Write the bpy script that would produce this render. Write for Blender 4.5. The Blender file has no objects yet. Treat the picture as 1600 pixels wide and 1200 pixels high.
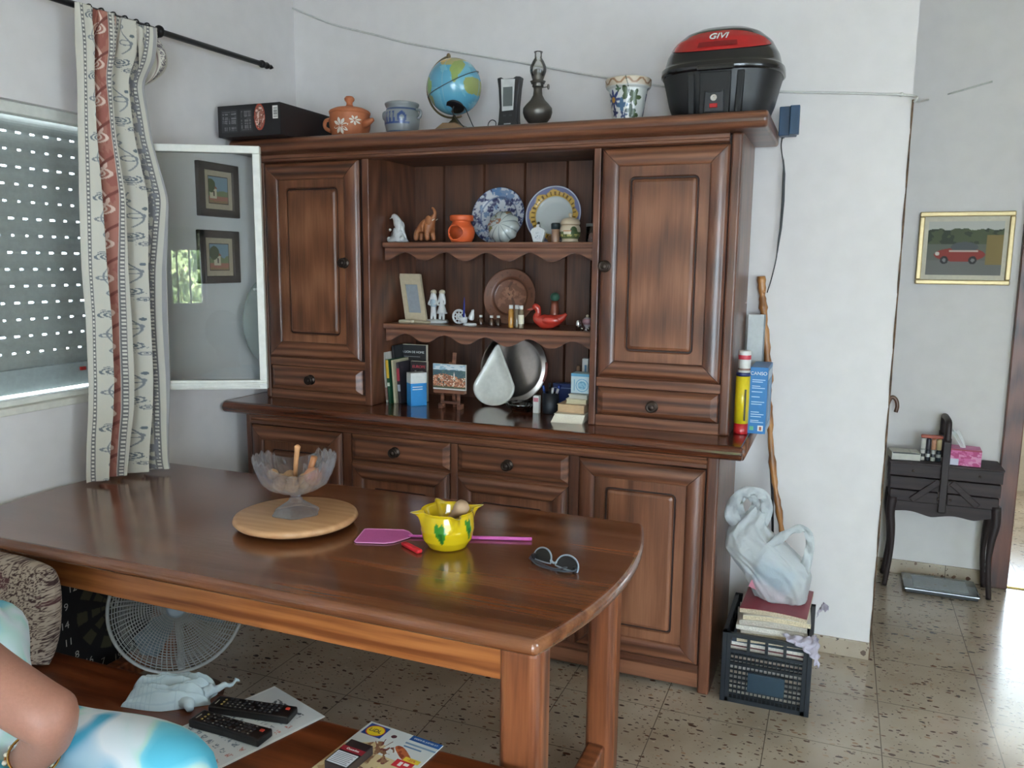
import bpy, bmesh, math, random
import numpy as np
from mathutils import Matrix, Vector
random.seed(7)
S = bpy.context.scene
COL = S.collection
PI = math.pi

# ------------------------------------------------------------------ camera
def camera():
    yaw, pitch, roll = -0.382, -0.147, 0.010
    f = Vector((math.sin(yaw)*math.cos(pitch), math.cos(yaw)*math.cos(pitch), math.sin(pitch)))
    r = Vector((math.cos(yaw), -math.sin(yaw), 0)); u = r.cross(f)
    rr = r*math.cos(roll)+u*math.sin(roll); uu = -r*math.sin(roll)+u*math.cos(roll)
    cam = bpy.data.cameras.new('camera'); o = bpy.data.objects.new('camera', cam); COL.objects.link(o)
    cam.sensor_width = 36; cam.lens = 1270/1600*36; cam.clip_start = .02
    m = Matrix((rr, uu, -f)).transposed().to_4x4(); m.translation = Vector((0, 0, 1.5)); o.matrix_world = m
    S.camera = o
camera()

# ------------------------------------------------------------------ world, sun, window and fill light, exposure
def lin(c):
    if isinstance(c, str): c = tuple(int(c[i:i+2], 16)/255 for i in (0, 2, 4))
    elif max(c) > 1.001: c = tuple(x/255 for x in c)
    return tuple((x/12.92 if x <= .04045 else ((x+.055)/1.055)**2.4) for x in c[:3])
w = bpy.data.worlds.new('sky'); S.world = w; w.use_nodes = True
w.node_tree.nodes['Background'].inputs[0].default_value = (.72, .86, 1, 1)
w.node_tree.nodes['Background'].inputs[1].default_value = 7.0
def area(name, loc, rot, sx, sy, power, col):
    l = bpy.data.lights.new(name, 'AREA'); l.shape = 'RECTANGLE'; l.size = sx; l.size_y = sy; l.energy = power; l.color = col
    o = bpy.data.objects.new(name, l); COL.objects.link(o); o.location = loc; o.rotation_euler = rot; return o
sun = bpy.data.lights.new('sun', 'SUN'); sun.energy = 60; sun.angle = .01; sun.color = (1, .97, .93)
so = bpy.data.objects.new('sun', sun); COL.objects.link(so); so.rotation_euler = (math.radians(-38), 0, 0)
area('balcony_daylight', (.95, -3.02, 1.15), (PI/2, 0, PI), 1.7, 2.0, 440, (.67, .85, 1))
area('side_fill', (2.36, .6, 1.35), (PI/2, 0, PI/2), 1.5, 1.2, 22, (.72, .88, 1))  # added fill from the right; that wall has no window
area('far_room_daylight', (1.5, 6.25, 1.25), (PI/2, 0, 0), 1.3, 1.2, 28, (.8, .92, 1))
S.view_settings.view_transform = 'Standard'; S.view_settings.look = 'None'; S.view_settings.gamma = 1
S.view_settings.use_curve_mapping = False; S.view_settings.exposure = 1.26
try:
    S.cycles.max_bounces = 8; S.cycles.transparent_max_bounces = 12; S.cycles.sample_clamp_indirect = 6; S.cycles.caustics_refractive = False; S.cycles.caustics_reflective = False
except Exception: pass

# ------------------------------------------------------------------ materials
MATS = {}
def newmat(name):
    m = bpy.data.materials.new(name); m.use_nodes = True
    nt = m.node_tree; b = nt.nodes['Principled BSDF']; return m, nt, b
def plain(name, col, rough=.5, metal=0, bump=0, bscale=60, var=.06, coat=0, trans=0, ior=1.5, alpha=1, sss=0):
    if name in MATS: return MATS[name]
    m, nt, b = newmat(name); L = nt.links; N = nt.nodes
    tc = N.new('ShaderNodeTexCoord'); no = N.new('ShaderNodeTexNoise'); no.inputs['Scale'].default_value = bscale; no.inputs['Detail'].default_value = 4
    L.new(tc.outputs['Object'], no.inputs['Vector'])
    cr = N.new('ShaderNodeValToRGB'); c = lin(col)
    cr.color_ramp.elements[0].color = (*[x*(1-var) for x in c], 1); cr.color_ramp.elements[1].color = (*[min(1, x*(1+var)) for x in c], 1)
    cr.color_ramp.elements[0].position = .3; cr.color_ramp.elements[1].position = .7
    L.new(no.outputs['Fac'], cr.inputs[0]); L.new(cr.outputs[0], b.inputs['Base Color'])
    b.inputs['Roughness'].default_value = rough; b.inputs['Metallic'].default_value = metal
    b.inputs['Coat Weight'].default_value = coat; b.inputs['IOR'].default_value = ior
    b.inputs['Transmission Weight'].default_value = trans; b.inputs['Alpha'].default_value = alpha
    if sss: b.inputs['Subsurface Weight'].default_value = sss; b.inputs['Subsurface Radius'].default_value = (.02, .008, .004)
    if bump:
        bp = N.new('ShaderNodeBump'); bp.inputs['Strength'].default_value = bump; bp.inputs['Distance'].default_value = .004
        L.new(no.outputs['Fac'], bp.inputs['Height']); L.new(bp.outputs[0], b.inputs['Normal'])
    MATS[name] = m; return m
def wood(name, dark, mid, light, axis='z', rough=.35, coat=.25, fig=1.0, sc=1.0):
    if name in MATS: return MATS[name]
    m, nt, b = newmat(name); L = nt.links; N = nt.nodes
    tc = N.new('ShaderNodeTexCoord')
    def mp(long, cross):
        x = N.new('ShaderNodeMapping'); v = {'x': (long, cross, cross), 'y': (cross, long, cross), 'z': (cross, cross, long)}[axis]
        x.inputs['Scale'].default_value = tuple(q*sc for q in v); L.new(tc.outputs['Object'], x.inputs[0]); return x
    n1 = N.new('ShaderNodeTexNoise'); n1.inputs['Scale'].default_value = 1; n1.inputs['Detail'].default_value = 5; n1.inputs['Distortion'].default_value = .8
    L.new(mp(1.1, 16).outputs[0], n1.inputs['Vector'])
    n2 = N.new('ShaderNodeTexNoise'); n2.inputs['Scale'].default_value = 1; n2.inputs['Detail'].default_value = 6
    L.new(mp(7, 170).outputs[0], n2.inputs['Vector'])
    wv = N.new('ShaderNodeTexWave'); wv.wave_type = 'RINGS'; wv.inputs['Scale'].default_value = 2.2; wv.inputs['Distortion'].default_value = 5; wv.inputs['Detail'].default_value = 3; wv.inputs['Detail Scale'].default_value = .9
    L.new(mp(.7, 5).outputs[0], wv.inputs['Vector'])
    a = N.new('ShaderNodeMath'); a.operation = 'MULTIPLY'; a.inputs[1].default_value = .30*fig; L.new(wv.outputs['Fac'], a.inputs[0])
    c = N.new('ShaderNodeMath'); c.operation = 'MULTIPLY_ADD'; c.inputs[1].default_value = .65; L.new(n1.outputs['Fac'], c.inputs[0]); L.new(a.outputs[0], c.inputs[2])
    d = N.new('ShaderNodeMath'); d.operation = 'MULTIPLY_ADD'; d.inputs[1].default_value = .30; L.new(n2.outputs['Fac'], d.inputs[0]); L.new(c.outputs[0], d.inputs[2])
    cr = N.new('ShaderNodeValToRGB'); e = cr.color_ramp.elements
    e[0].position = .36; e[0].color = (*lin(dark), 1); e[1].position = .86; e[1].color = (*lin(light), 1); k = e.new(.6); k.color = (*lin(mid), 1)
    L.new(d.outputs[0], cr.inputs[0]); L.new(cr.outputs[0], b.inputs['Base Color'])
    b.inputs['Roughness'].default_value = rough; b.inputs['Coat Weight'].default_value = coat; b.inputs['Coat Roughness'].default_value = .18
    bp = N.new('ShaderNodeBump'); bp.inputs['Strength'].default_value = .12; bp.inputs['Distance'].default_value = .002
    L.new(n2.outputs['Fac'], bp.inputs['Height']); L.new(bp.outputs[0], b.inputs['Normal'])
    MATS[name] = m; return m
def painted(rough=.4, coat=0, name=None, trans=0):
    name = name or 'painted_%d_%d' % (rough*100, coat*100)
    if name in MATS: return MATS[name]
    m, nt, b = newmat(name); a = nt.nodes.new('ShaderNodeAttribute'); a.attribute_name = 'Col'
    nt.links.new(a.outputs['Color'], b.inputs['Base Color']); b.inputs['Roughness'].default_value = rough; b.inputs['Coat Weight'].default_value = coat
    MATS[name] = m; return m
def glassmat(name, tint=(1, 1, 1), gloss=1.0, rough=0.0):
    if name in MATS: return MATS[name]
    m = bpy.data.materials.new(name); m.use_nodes = True; nt = m.node_tree; nt.nodes.clear(); N = nt.nodes; L = nt.links
    o = N.new('ShaderNodeOutputMaterial'); mx = N.new('ShaderNodeMixShader'); t = N.new('ShaderNodeBsdfTransparent'); g = N.new('ShaderNodeBsdfGlossy')
    fr = N.new('ShaderNodeFresnel'); fr.inputs[0].default_value = 1.5; mu = N.new('ShaderNodeMath'); mu.operation = 'MULTIPLY'; mu.inputs[1].default_value = gloss; mu.use_clamp = True
    t.inputs[0].default_value = (*tint, 1); g.inputs['Roughness'].default_value = rough
    L.new(fr.outputs[0], mu.inputs[0]); L.new(mu.outputs[0], mx.inputs[0]); L.new(t.outputs[0], mx.inputs[1]); L.new(g.outputs[0], mx.inputs[2]); L.new(mx.outputs[0], o.inputs[0])
    MATS[name] = m; return m

D0, D1, D2 = (60, 33, 22), (100, 59, 39), (132, 86, 61)
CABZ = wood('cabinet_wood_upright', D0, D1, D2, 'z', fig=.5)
CABX = wood('cabinet_wood_lengthwise', D0, D1, D2, 'x')
CABTOP = wood('worktop_wood', (48, 22, 12), (92, 46, 26), (120, 68, 42), 'x', .16, .5, .5)
PANEL = wood('door_panel_wood', (80, 46, 28), (116, 71, 46), (142, 94, 66), 'z', .4, .2, .8)
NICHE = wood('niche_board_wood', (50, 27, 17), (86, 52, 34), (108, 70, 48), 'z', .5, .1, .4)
GROOVE = plain('dark_wood_groove', (38, 18, 11), .6)
TBLT = wood('tabletop_wood', (88, 48, 27), (116, 69, 42), (140, 90, 58), 'x', .17, .6, .6, .8)
TBLX = wood('table_rail_wood', (122, 64, 28), (172, 104, 54), (196, 130, 76), 'x', .35, .3, .5)
TBLZ = wood('table_leg_wood', (82, 40, 22), (130, 74, 44), (158, 98, 62), 'z', .32, .3, .6)
BEN = wood('bench_wood', (70, 30, 14), (108, 54, 28), (134, 74, 42), 'x', .3, .3, .6)
BRONZE = plain('antique_bronze', (58, 48, 42), .35, .8)
BLACKP = plain('black_plastic', (22, 22, 25), .35)
BLACKM = plain('black_metal', (20, 19, 22), .4, .3)
WHITEP = plain('white_plastic', (222, 224, 222), .4)
PAPER = plain('paper_pages', (226, 218, 196), .8, bump=.3, bscale=300)
WALL = plain('white_plaster', (225, 221, 220), .85, bump=.25, bscale=14, var=.025)
CHROME = plain('polished_steel', (205, 208, 210), .18, 1)
GLASS = glassmat('clear_glass', (.96, .98, .98), 1.0)

# ------------------------------------------------------------------ object helpers
MW = {}
def mwof(p): return MW.get(p.name, Matrix())
def link(o, parent=None):
    COL.objects.link(o)
    if parent is not None: o.parent = parent; MW[o.name] = mwof(parent)
def tag(o, label=None, cat=None, group=None, kind=None):
    if label: o['label'] = label
    if cat: o['category'] = cat
    if group: o['group'] = group
    if kind: o['kind'] = kind
    return o
def thing(name, label, cat, loc=(0, 0, 0), rz=0, group=None, kind=None):
    o = bpy.data.objects.new(name, None); COL.objects.link(o); o.empty_display_size = .05
    o.location = loc; o.rotation_euler = (0, 0, rz)
    MW[o.name] = Matrix.Translation(loc) @ Matrix.Rotation(rz, 4, 'Z')
    return tag(o, label, cat, group, kind)
def obj(name, bm, m, parent=None, W=False, smooth=False, bevel=0, seg=2, label=None, sub=0, solid=0, angle=40):
    if isinstance(bm, bpy.types.Mesh): me = bm
    else:
        if W and parent is not None: bm.transform(mwof(parent).inverted())
        bmesh.ops.recalc_face_normals(bm, faces=bm.faces)
        me = bpy.data.meshes.new(name); bm.to_mesh(me); bm.free()
    if m is not None and not me.materials: me.materials.append(m)
    o = bpy.data.objects.new(name, me); link(o, parent)
    if solid: md = o.modifiers.new('solid', 'SOLIDIFY'); md.thickness = solid; md.offset = 0
    if bevel:
        md = o.modifiers.new('bevel', 'BEVEL'); md.width = bevel; md.segments = seg; md.limit_method = 'ANGLE'; md.angle_limit = math.radians(angle)
    if sub: md = o.modifiers.new('sub', 'SUBSURF'); md.levels = sub; md.render_levels = sub
    if smooth or sub:
        me.polygons.foreach_set('use_smooth', [True]*len(me.polygons))
    elif bevel:
        pass
    if label: o['label'] = label
    return o
def B(): return bmesh.new()
def box(bm, x0, x1, y0, y1, z0, z1, rot=None, piv=None):
    vs = [bm.verts.new((x, y, z)) for x in (x0, x1) for y in (y0, y1) for z in (z0, z1)]
    for f in ((0, 1, 3, 2), (4, 6, 7, 5), (0, 4, 5, 1), (2, 3, 7, 6), (0, 2, 6, 4), (1, 5, 7, 3)): bm.faces.new([vs[i] for i in f])
    if rot is not None:
        p = Vector(piv or ((x0+x1)/2, (y0+y1)/2, (z0+z1)/2))
        for v in vs: v.co = p + rot @ (v.co-p)
    return bm
def bx(*a, **k): return box(B(), *a, **k)
def lathe(bm, prof, n=32, c=(0, 0, 0), M=None):
    """prof: list of (r, z)"""
    rings = []
    for r, z in prof:
        if r < 1e-6: rings.append([bm.verts.new((c[0], c[1], c[2]+z))])
        else: rings.append([bm.verts.new((c[0]+r*math.cos(2*PI*i/n), c[1]+r*math.sin(2*PI*i/n), c[2]+z)) for i in range(n)])
    for a, b in zip(rings, rings[1:]):
        for i in range(n):
            j = (i+1) % n
            if len(a) == 1 and len(b) == 1: continue
            if len(a) == 1: bm.faces.new((a[0], b[i], b[j]))
            elif len(b) == 1: bm.faces.new((a[i], a[j], b[0]))
            else: bm.faces.new((a[i], a[j], b[j], b[i]))
    if M is not None:
        for r in rings:
            for v in r: v.co = M @ v.co
    return bm
def tube(bm, pts, rad, n=8, closed=False, cap=True):
    pts = [Vector(p) for p in pts]; k = len(pts); rings = []
    rs = [float(q) for q in rad] if isinstance(rad, (list, tuple)) else [rad]*k
    up = None
    for i, p in enumerate(pts):
        if closed: t = pts[(i+1) % k]-pts[i-1]
        else: t = pts[min(i+1, k-1)]-pts[max(i-1, 0)]
        t.normalize()
        if up is None: up = t.orthogonal().normalized()
        else: up = (up-t*up.dot(t)).normalized()
        s = t.cross(up)
        rings.append([bm.verts.new(p+rs[i]*(up*math.cos(2*PI*j/n)+s*math.sin(2*PI*j/n))) for j in range(n)])
    for i in range(k if closed else k-1):
        a, b = rings[i], rings[(i+1) % k]
        for j in range(n): bm.faces.new((a[j], a[(j+1) % n], b[(j+1) % n], b[j]))
    if cap and not closed: bm.faces.new(rings[0][::-1]); bm.faces.new(rings[-1])
    return bm
def spline(pts, n=8):
    pts = [Vector(p) for p in pts]; P = [2*pts[0]-pts[1]]+pts+[2*pts[-1]-pts[-2]]; out = []
    for i in range(1, len(P)-2):
        for k in range(n):
            t = k/n; a, b, c, d = P[i-1], P[i], P[i+1], P[i+2]
            out.append(.5*((2*b)+(c-a)*t+(2*a-5*b+4*c-d)*t*t+(3*b-a-3*c+d)*t**3))
    out.append(pts[-1]); return out
def prism(bm, poly, d0, d1, plane='xy'):
    f = {'xy': lambda a, b, d: (a, b, d), 'xz': lambda a, b, d: (a, d, b), 'yz': lambda a, b, d: (d, a, b)}[plane]
    lo = [bm.verts.new(f(a, b, d0)) for a, b in poly]; hi = [bm.verts.new(f(a, b, d1)) for a, b in poly]; n = len(poly)
    bm.faces.new(lo); bm.faces.new(hi)
    for i in range(n): bm.faces.new((lo[i], lo[(i+1) % n], hi[(i+1) % n], hi[i]))
    return bm
def ball(bm, c, r, sx=1, sy=1, sz=1, n=16):
    g = bmesh.ops.create_uvsphere(bm, u_segments=n, v_segments=max(6, n*2//3), radius=r)
    for v in g['verts']: v.co = Vector((v.co.x*sx+c[0], v.co.y*sy+c[1], v.co.z*sz+c[2]))
    return bm
def linarr(c):
    c = np.clip(np.asarray(c, float), 0, 1); return np.where(c <= .04045, c/12.92, ((c+.055)/1.055)**2.4)
def grid(X, Y, Z, col=None, cu=False, name='grid', parentW=None):
    """arrays (nv, nu); col (nv,nu,3) sRGB 0..1; cu closes the u direction"""
    nv, nu = X.shape; co = np.stack([X, Y, Z], -1).reshape(-1, 3)
    if parentW is not None:
        Mi = np.array(mwof(parentW).inverted()); co = co @ Mi[:3, :3].T+Mi[:3, 3]
    i = np.arange(nv-1)[:, None]*nu+np.arange(nu if cu else nu-1)[None, :]
    j = np.arange(nv-1)[:, None]*nu+(np.arange(nu if cu else nu-1)+1)[None, :] % nu
    F = np.stack([i, j, j+nu, i+nu], -1).reshape(-1, 4)
    me = bpy.data.meshes.new(name); me.vertices.add(len(co)); me.vertices.foreach_set('co', co.ravel())
    me.loops.add(F.size); me.loops.foreach_set('vertex_index', F.ravel().astype(np.int32))
    me.polygons.add(len(F)); me.polygons.foreach_set('loop_start', (np.arange(len(F))*4).astype(np.int32))
    me.polygons.foreach_set('use_smooth', [True]*len(F)); me.update(); me.validate()
    if col is not None:
        a = me.color_attributes.new('Col', 'FLOAT_COLOR', 'POINT'); c = np.ones((len(co), 4)); c[:, :3] = linarr(col).reshape(-1, 3); a.data.foreach_set('color', c.ravel())
    return me
def rgb(c): return np.array(c, float)/255
def fillc(sh, c): a = np.empty(sh+(3,)); a[:] = rgb(c); return a
def hsh(ix, iy, s): 
    v = np.sin(ix*127.1+iy*311.7+s*74.7)*43758.5453; return v-np.floor(v)
def vn(x, y, s=0):
    ix, iy = np.floor(x), np.floor(y); fx, fy = x-ix, y-iy; fx = fx*fx*(3-2*fx); fy = fy*fy*(3-2*fy)
    return (hsh(ix, iy, s)*(1-fx)+hsh(ix+1, iy, s)*fx)*(1-fy)+(hsh(ix, iy+1, s)*(1-fx)+hsh(ix+1, iy+1, s)*fx)*fy
def fbm(x, y, s=0): return (vn(x, y, s)+.5*vn(2*x, 2*y, s+1)+.25*vn(4*x, 4*y, s+2))/1.75
def put(c, mask, colr, k=1.0):
    m = np.clip(mask.astype(float), 0, 1)[..., None]*k; c[:] = c*(1-m)+rgb(colr)*m; return c
def picture(name, O, U, V, fn, nu, nv, parent, rough=.5, label=None, coat=0):
    """flat printed patch in world space: corner O (top-left), U right, V down"""
    u, v = np.meshgrid(np.linspace(0, 1, nu), np.linspace(0, 1, nv)); O, U, V = map(np.array, (O, U, V))
    P = O+u[..., None]*U+v[..., None]*V
    me = grid(P[..., 0], P[..., 1], P[..., 2], fn(u, v), name=name, parentW=parent)
    me.materials.append(painted(rough, coat)); o = obj(name, me, None, parent, label=label)
    return o
def patch(O, U, V, n): pass
def text(name, s, size, O, U, V, m, parent, ext=.0004, align='CENTER', shear=0):
    """raised lettering; O centre, U reading direction, V up direction (world)"""
    cu = bpy.data.curves.new('t', 'FONT'); cu.body = s; cu.size = size; cu.extrude = ext; cu.align_x = align; cu.align_y = 'CENTER'; cu.shear = shear
    t = bpy.data.objects.new('t', cu); COL.objects.link(t); dg = bpy.context.evaluated_depsgraph_get()
    me = bpy.data.meshes.new_from_object(t.evaluated_get(dg)); bpy.data.objects.remove(t)
    U = Vector(U).normalized(); V = Vector(V); V = (V-U*V.dot(U)).normalized(); n = U.cross(V)
    R = Matrix((U, V, n)).transposed().to_4x4(); R.translation = Vector(O)
    if parent is not None: R = mwof(parent).inverted() @ R
    me.transform(R); me.materials.clear(); me.materials.append(m); me.name = name
    return obj(name, me, None, parent)
def Rz(a): return Matrix.Rotation(a, 3, 'Z')

# ------------------------------------------------------------------ the room
XL, YB, ZC, YR, XR = -2.405, 3.262, 2.75, -3.0, 2.4
def floor_material():
    m, nt, b = newmat('terrazzo_tiles'); N = nt.nodes; L = nt.links
    tc = N.new('ShaderNodeTexCoord'); sp = N.new('ShaderNodeSeparateXYZ'); L.new(tc.outputs['Object'], sp.inputs[0])
    def chips(scale, thr, seed, squash):
        mp = N.new('ShaderNodeMapping'); mp.inputs['Location'].default_value = (seed, seed*.7, 0); mp.inputs['Scale'].default_value = (1, squash, 1); mp.inputs['Rotation'].default_value = (0, 0, seed)
        L.new(tc.outputs['Object'], mp.inputs[0]); nz = N.new('ShaderNodeTexNoise'); nz.inputs['Scale'].default_value = scale*1.3
        L.new(mp.outputs[0], nz.inputs['Vector']); mxv = N.new('ShaderNodeMix'); mxv.data_type = 'VECTOR'; mxv.inputs['Factor'].default_value = .018
        L.new(mp.outputs[0], mxv.inputs['A']); L.new(nz.outputs['Color'], mxv.inputs['B'])
        v = N.new('ShaderNodeTexVoronoi'); v.inputs['Scale'].default_value = scale; L.new(mxv.outputs['Result'], v.inputs['Vector'])
        l = N.new('ShaderNodeMath'); l.operation = 'LESS_THAN'; 
        # chip radius varies per cell
        sc = N.new('ShaderNodeSeparateColor'); L.new(v.outputs['Color'], sc.inputs[0]); mu = N.new('ShaderNodeMath'); mu.operation = 'POWER'; mu.inputs[1].default_value = 1.6; L.new(sc.outputs[0], mu.inputs[0])
        m2 = N.new('ShaderNodeMath'); m2.operation = 'MULTIPLY'; m2.inputs[1].default_value = thr; L.new(mu.outputs[0], m2.inputs[0])
        L.new(v.outputs['Distance'], l.inputs[0]); L.new(m2.outputs[0], l.inputs[1]); return l, sc
    nb = N.new('ShaderNodeTexNoise'); nb.inputs['Scale'].default_value = 3; nb.inputs['Detail'].default_value = 8; L.new(tc.outputs['Object'], nb.inputs['Vector'])
    base = N.new('ShaderNodeValToRGB'); base.color_ramp.elements[0].position = .3; base.color_ramp.elements[1].position = .7
    base.color_ramp.elements[0].color = (*lin((150, 134, 114)), 1); base.color_ramp.elements[1].color = (*lin((182, 168, 150)), 1); L.new(nb.outputs['Fac'], base.inputs[0])
    cur = base.outputs[0]
    for scale, thr, seed, sq, ramp in ((34, .34, 1.3, 1.7, [(176, 160, 140), (150, 120, 96)]), (30, .36, 4.1, 2.0, [(120, 92, 74), (66, 56, 52)]), (70, .30, 7.7, 1.4, [(104, 90, 78), (80, 60, 50)]), (17, .24, 9.2, 2.2, [(110, 72, 52), (58, 50, 46)])):
        l, sc = chips(scale, thr, seed, sq)
        r = N.new('ShaderNodeValToRGB'); r.color_ramp.elements[0].color = (*lin(ramp[0]), 1); r.color_ramp.elements[1].color = (*lin(ramp[1]), 1); L.new(sc.outputs[1], r.inputs[0])
        mx = N.new('ShaderNodeMix'); mx.data_type = 'RGBA'; L.new(l.outputs[0], mx.inputs['Factor']); L.new(cur, mx.inputs['A']); L.new(r.outputs[0], mx.inputs['B']); cur = mx.outputs['Result']
    def line(out, off, per):
        a = N.new('ShaderNodeMath'); a.operation = 'SUBTRACT'; a.inputs[1].default_value = off; L.new(out, a.inputs[0])
        d = N.new('ShaderNodeMath'); d.operation = 'PINGPONG'; d.inputs[1].default_value = per/2; L.new(a.outputs[0], d.inputs[0])
        l = N.new('ShaderNodeMath'); l.operation = 'LESS_THAN'; l.inputs[1].default_value = .0016; L.new(d.outputs[0], l.inputs[0]); return l
    a, c = line(sp.outputs[0], .208, .345), line(sp.outputs[1], 2.94, .345)
    mxl = N.new('ShaderNodeMath'); mxl.operation = 'MAXIMUM'; L.new(a.outputs[0], mxl.inputs[0]); L.new(c.outputs[0], mxl.inputs[1])
    mx = N.new('ShaderNodeMix'); mx.data_type = 'RGBA'; L.new(mxl.outputs[0], mx.inputs['Factor']); L.new(cur, mx.inputs['A']); mx.inputs['B'].default_value = (*lin((104, 92, 80)), 1)
    L.new(mx.outputs['Result'], b.inputs['Base Color']); b.inputs['Roughness'].default_value = .22; b.inputs['Coat Weight'].default_value = .3; b.inputs['Coat Roughness'].default_value = .1
    MATS['terrazzo_tiles'] = m; return m
TERR = floor_material()
def struct(name, bm, m, **k): o = obj(name, bm, m, **k); o['kind'] = 'structure'; return o
struct('floor', bx(-2.63, 2.6, -3.2, 6.5, -.1, 0), TERR)
b = B(); box(b, -2.63, 2.6, -3.2, 4.42, ZC, ZC+.1); box(b, -2.63, 2.6, 4.42, 6.5, ZC, ZC+.1); struct('ceiling', b, plain('ceiling_paint', (236, 226, 208), .9))
# left wall with the shuttered window: opening Y 1.2..2.2, z 1.03..1.975
WY0, WY1, WZ0, WZ1 = 1.20, 2.22, 1.03, 1.985
b = B(); box(b, XL-.22, XL, -3.2, WY0, 0, ZC); box(b, XL-.22, XL, WY1, YB+.12, 0, ZC); box(b, XL-.22, XL, WY0, WY1, 0, WZ0); box(b, XL-.22, XL, WY0, WY1, WZ1, ZC)
struct('wall_left', b, WALL)
struct('wall_back', bx(XL, .187, YB, YB+.12, 0, ZC), WALL)
b = B(); tube(b, [(.1885, YB-.001+.004*math.sin(i*1.7), i*.052) for i in range(41)], [.0022+.0016*abs(math.sin(i*2.3)) for i in range(41)], 6)
struct('trim_1', b, plain('worn_corner', (96, 74, 56), .8, var=.6, bscale=30))
# hall wall with door opening X .82..1.65
b = B(); box(b, -1.6, .738, 4.3, 4.42, 0, ZC); box(b, 1.72, 2.6, 4.3, 4.42, 0, ZC); box(b, .738, 1.72, 4.3, 4.42, 2.12, ZC); struct('wall_hall', b, WALL)
struct('wall_hall_left', bx(-1.6, -1.5, YB+.12, 4.3, 0, ZC), WALL)
struct('wall_right', bx(XR, XR+.2, -3.0, 6.3, 0, ZC), WALL)
dj = wood('door_frame_wood', (50, 24, 16), (88, 46, 32), (110, 62, 44), 'z', .4, .2)
t = thing('door_1', None, None, (1.23, 4.3, 0), kind='structure')
b = B(); box(b, .738, .814, 4.27, 4.44, 0, 2.12); box(b, 1.65, 1.72, 4.27, 4.44, 0, 2.12); box(b, .738, 1.72, 4.27, 4.44, 2.05, 2.12)
obj('door_frame', b, dj, t, W=True, bevel=.004)
obj('threshold', bx(.814, 1.65, 4.30, 4.33, .0, .006), plain('brass', (196, 170, 96), .35, .7), t, W=True)
# room beyond
b = B(); box(b, -.2, .85, 6.3, 6.5, 0, ZC); box(b, 2.15, 2.6, 6.3, 6.5, 0, ZC); box(b, .85, 2.15, 6.3, 6.5, 0, .62); box(b, .85, 2.15, 6.3, 6.5, 1.9, ZC); struct('wall_far_room', b, plain('tan_plaster', (186, 172, 150), .85))
struct('sun_blocker', bx(.2, 2.8, 6.5, 8.6, 2.0, 2.08), plain('sun_blocker_grey', (170, 168, 160), .9))  # unseen slab added outside to keep the sun out of the far window
struct('wall_far_room_side', bx(-.3, -.2, 4.42, 6.5, 0, ZC), plain('tan_plaster', (186, 172, 150), .85))
# rear wall with narrow barred window and balcony opening
b = B(); RX0, RX1, RZ0, RZ1 = -1.06, -.70, 1.03, 1.86
DX0, DX1, DZ1 = .1, 1.8, 2.2
box(b, XL, RX0, YR-.2, YR, 0, ZC); box(b, RX1, DX0, YR-.2, YR, 0, ZC); box(b, DX1, XR+.2, YR-.2, YR, 0, ZC)
box(b, RX0, RX1, YR-.2, YR, 0, RZ0); box(b, RX0, RX1, YR-.2, YR, RZ1, ZC); box(b, DX0, DX1, YR-.2, YR, DZ1, ZC); struct('wall_rear', b, WALL)
WIN = plain('window_aluminium', (214, 216, 214), .4, .0)
t = thing('window_2', None, None, (-.88, YR, RZ0), kind='structure')
b = B(); box(b, RX0, RX0+.03, YR-.1, YR-.05, RZ0, RZ1); box(b, RX1-.03, RX1, YR-.1, YR-.05, RZ0, RZ1); box(b, RX0, RX1, YR-.1, YR-.05, RZ0, RZ0+.05); box(b, RX0, RX1, YR-.1, YR-.05, RZ1-.04, RZ1)
obj('window_frame', b, WIN, t, W=True)
b = B(); [tube(b, [(x, YR-.15, RZ0), (x, YR-.15, RZ1)], .008, 8) for x in (RX0+.12, RX0+.24)]; obj('security_bar', b, BLACKM, t, W=True)
b = B()
for k in range(5):
    z = 1.60+k*.052; box(b, RX0+.03, RX1-.03, YR-.09, YR-.08, z+.006, z+.052)
    n = 7; ww = (RX1-RX0-.06)/n
    for i in range(n): box(b, RX0+.03+i*ww, RX0+.03+i*ww+ww*.62, YR-.09, YR-.08, z, z+.006)
obj('shutter', b, plain('grey_shutter', (128, 130, 126), .5), t, W=True)
t = thing('door_2', None, None, (.95, YR, 0), kind='structure')
b = B(); box(b, DX0, DX0+.05, YR-.12, YR-.06, 0, DZ1); box(b, DX1-.05, DX1, YR-.12, YR-.06, 0, DZ1); box(b, .93, .98, YR-.12, YR-.06, 0, DZ1); box(b, DX0, DX1, YR-.12, YR-.06, DZ1-.05, DZ1); obj('door_frame', b, WIN, t, W=True)
# outside greenery seen in the reflections
rs = np.random.RandomState(3)
hu, hv = np.meshgrid(np.linspace(-1.8, .5, 160), np.linspace(-.5, 2.6, 110))
hy = YR-3.2+.5*fbm(hu*2.2, hv*2.2, 3)+.28*fbm(hu*9, hv*9, 5)+.1*rs.rand(*hu.shape)
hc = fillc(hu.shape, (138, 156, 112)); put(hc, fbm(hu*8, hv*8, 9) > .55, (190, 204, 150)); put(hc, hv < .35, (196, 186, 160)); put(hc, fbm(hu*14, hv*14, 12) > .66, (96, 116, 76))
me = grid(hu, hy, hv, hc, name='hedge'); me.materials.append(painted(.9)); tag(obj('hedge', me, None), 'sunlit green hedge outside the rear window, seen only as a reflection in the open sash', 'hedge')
struct('ground', bx(-14, 14, -14, YR-.2, -.25, -.12), plain('outside_paving', (126, 130, 138), .9))
struct('ground_side', bx(-9, XL-.22, -3.2, 9, -.25, -.12), plain('outside_paving', (126, 130, 138), .9))
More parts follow.
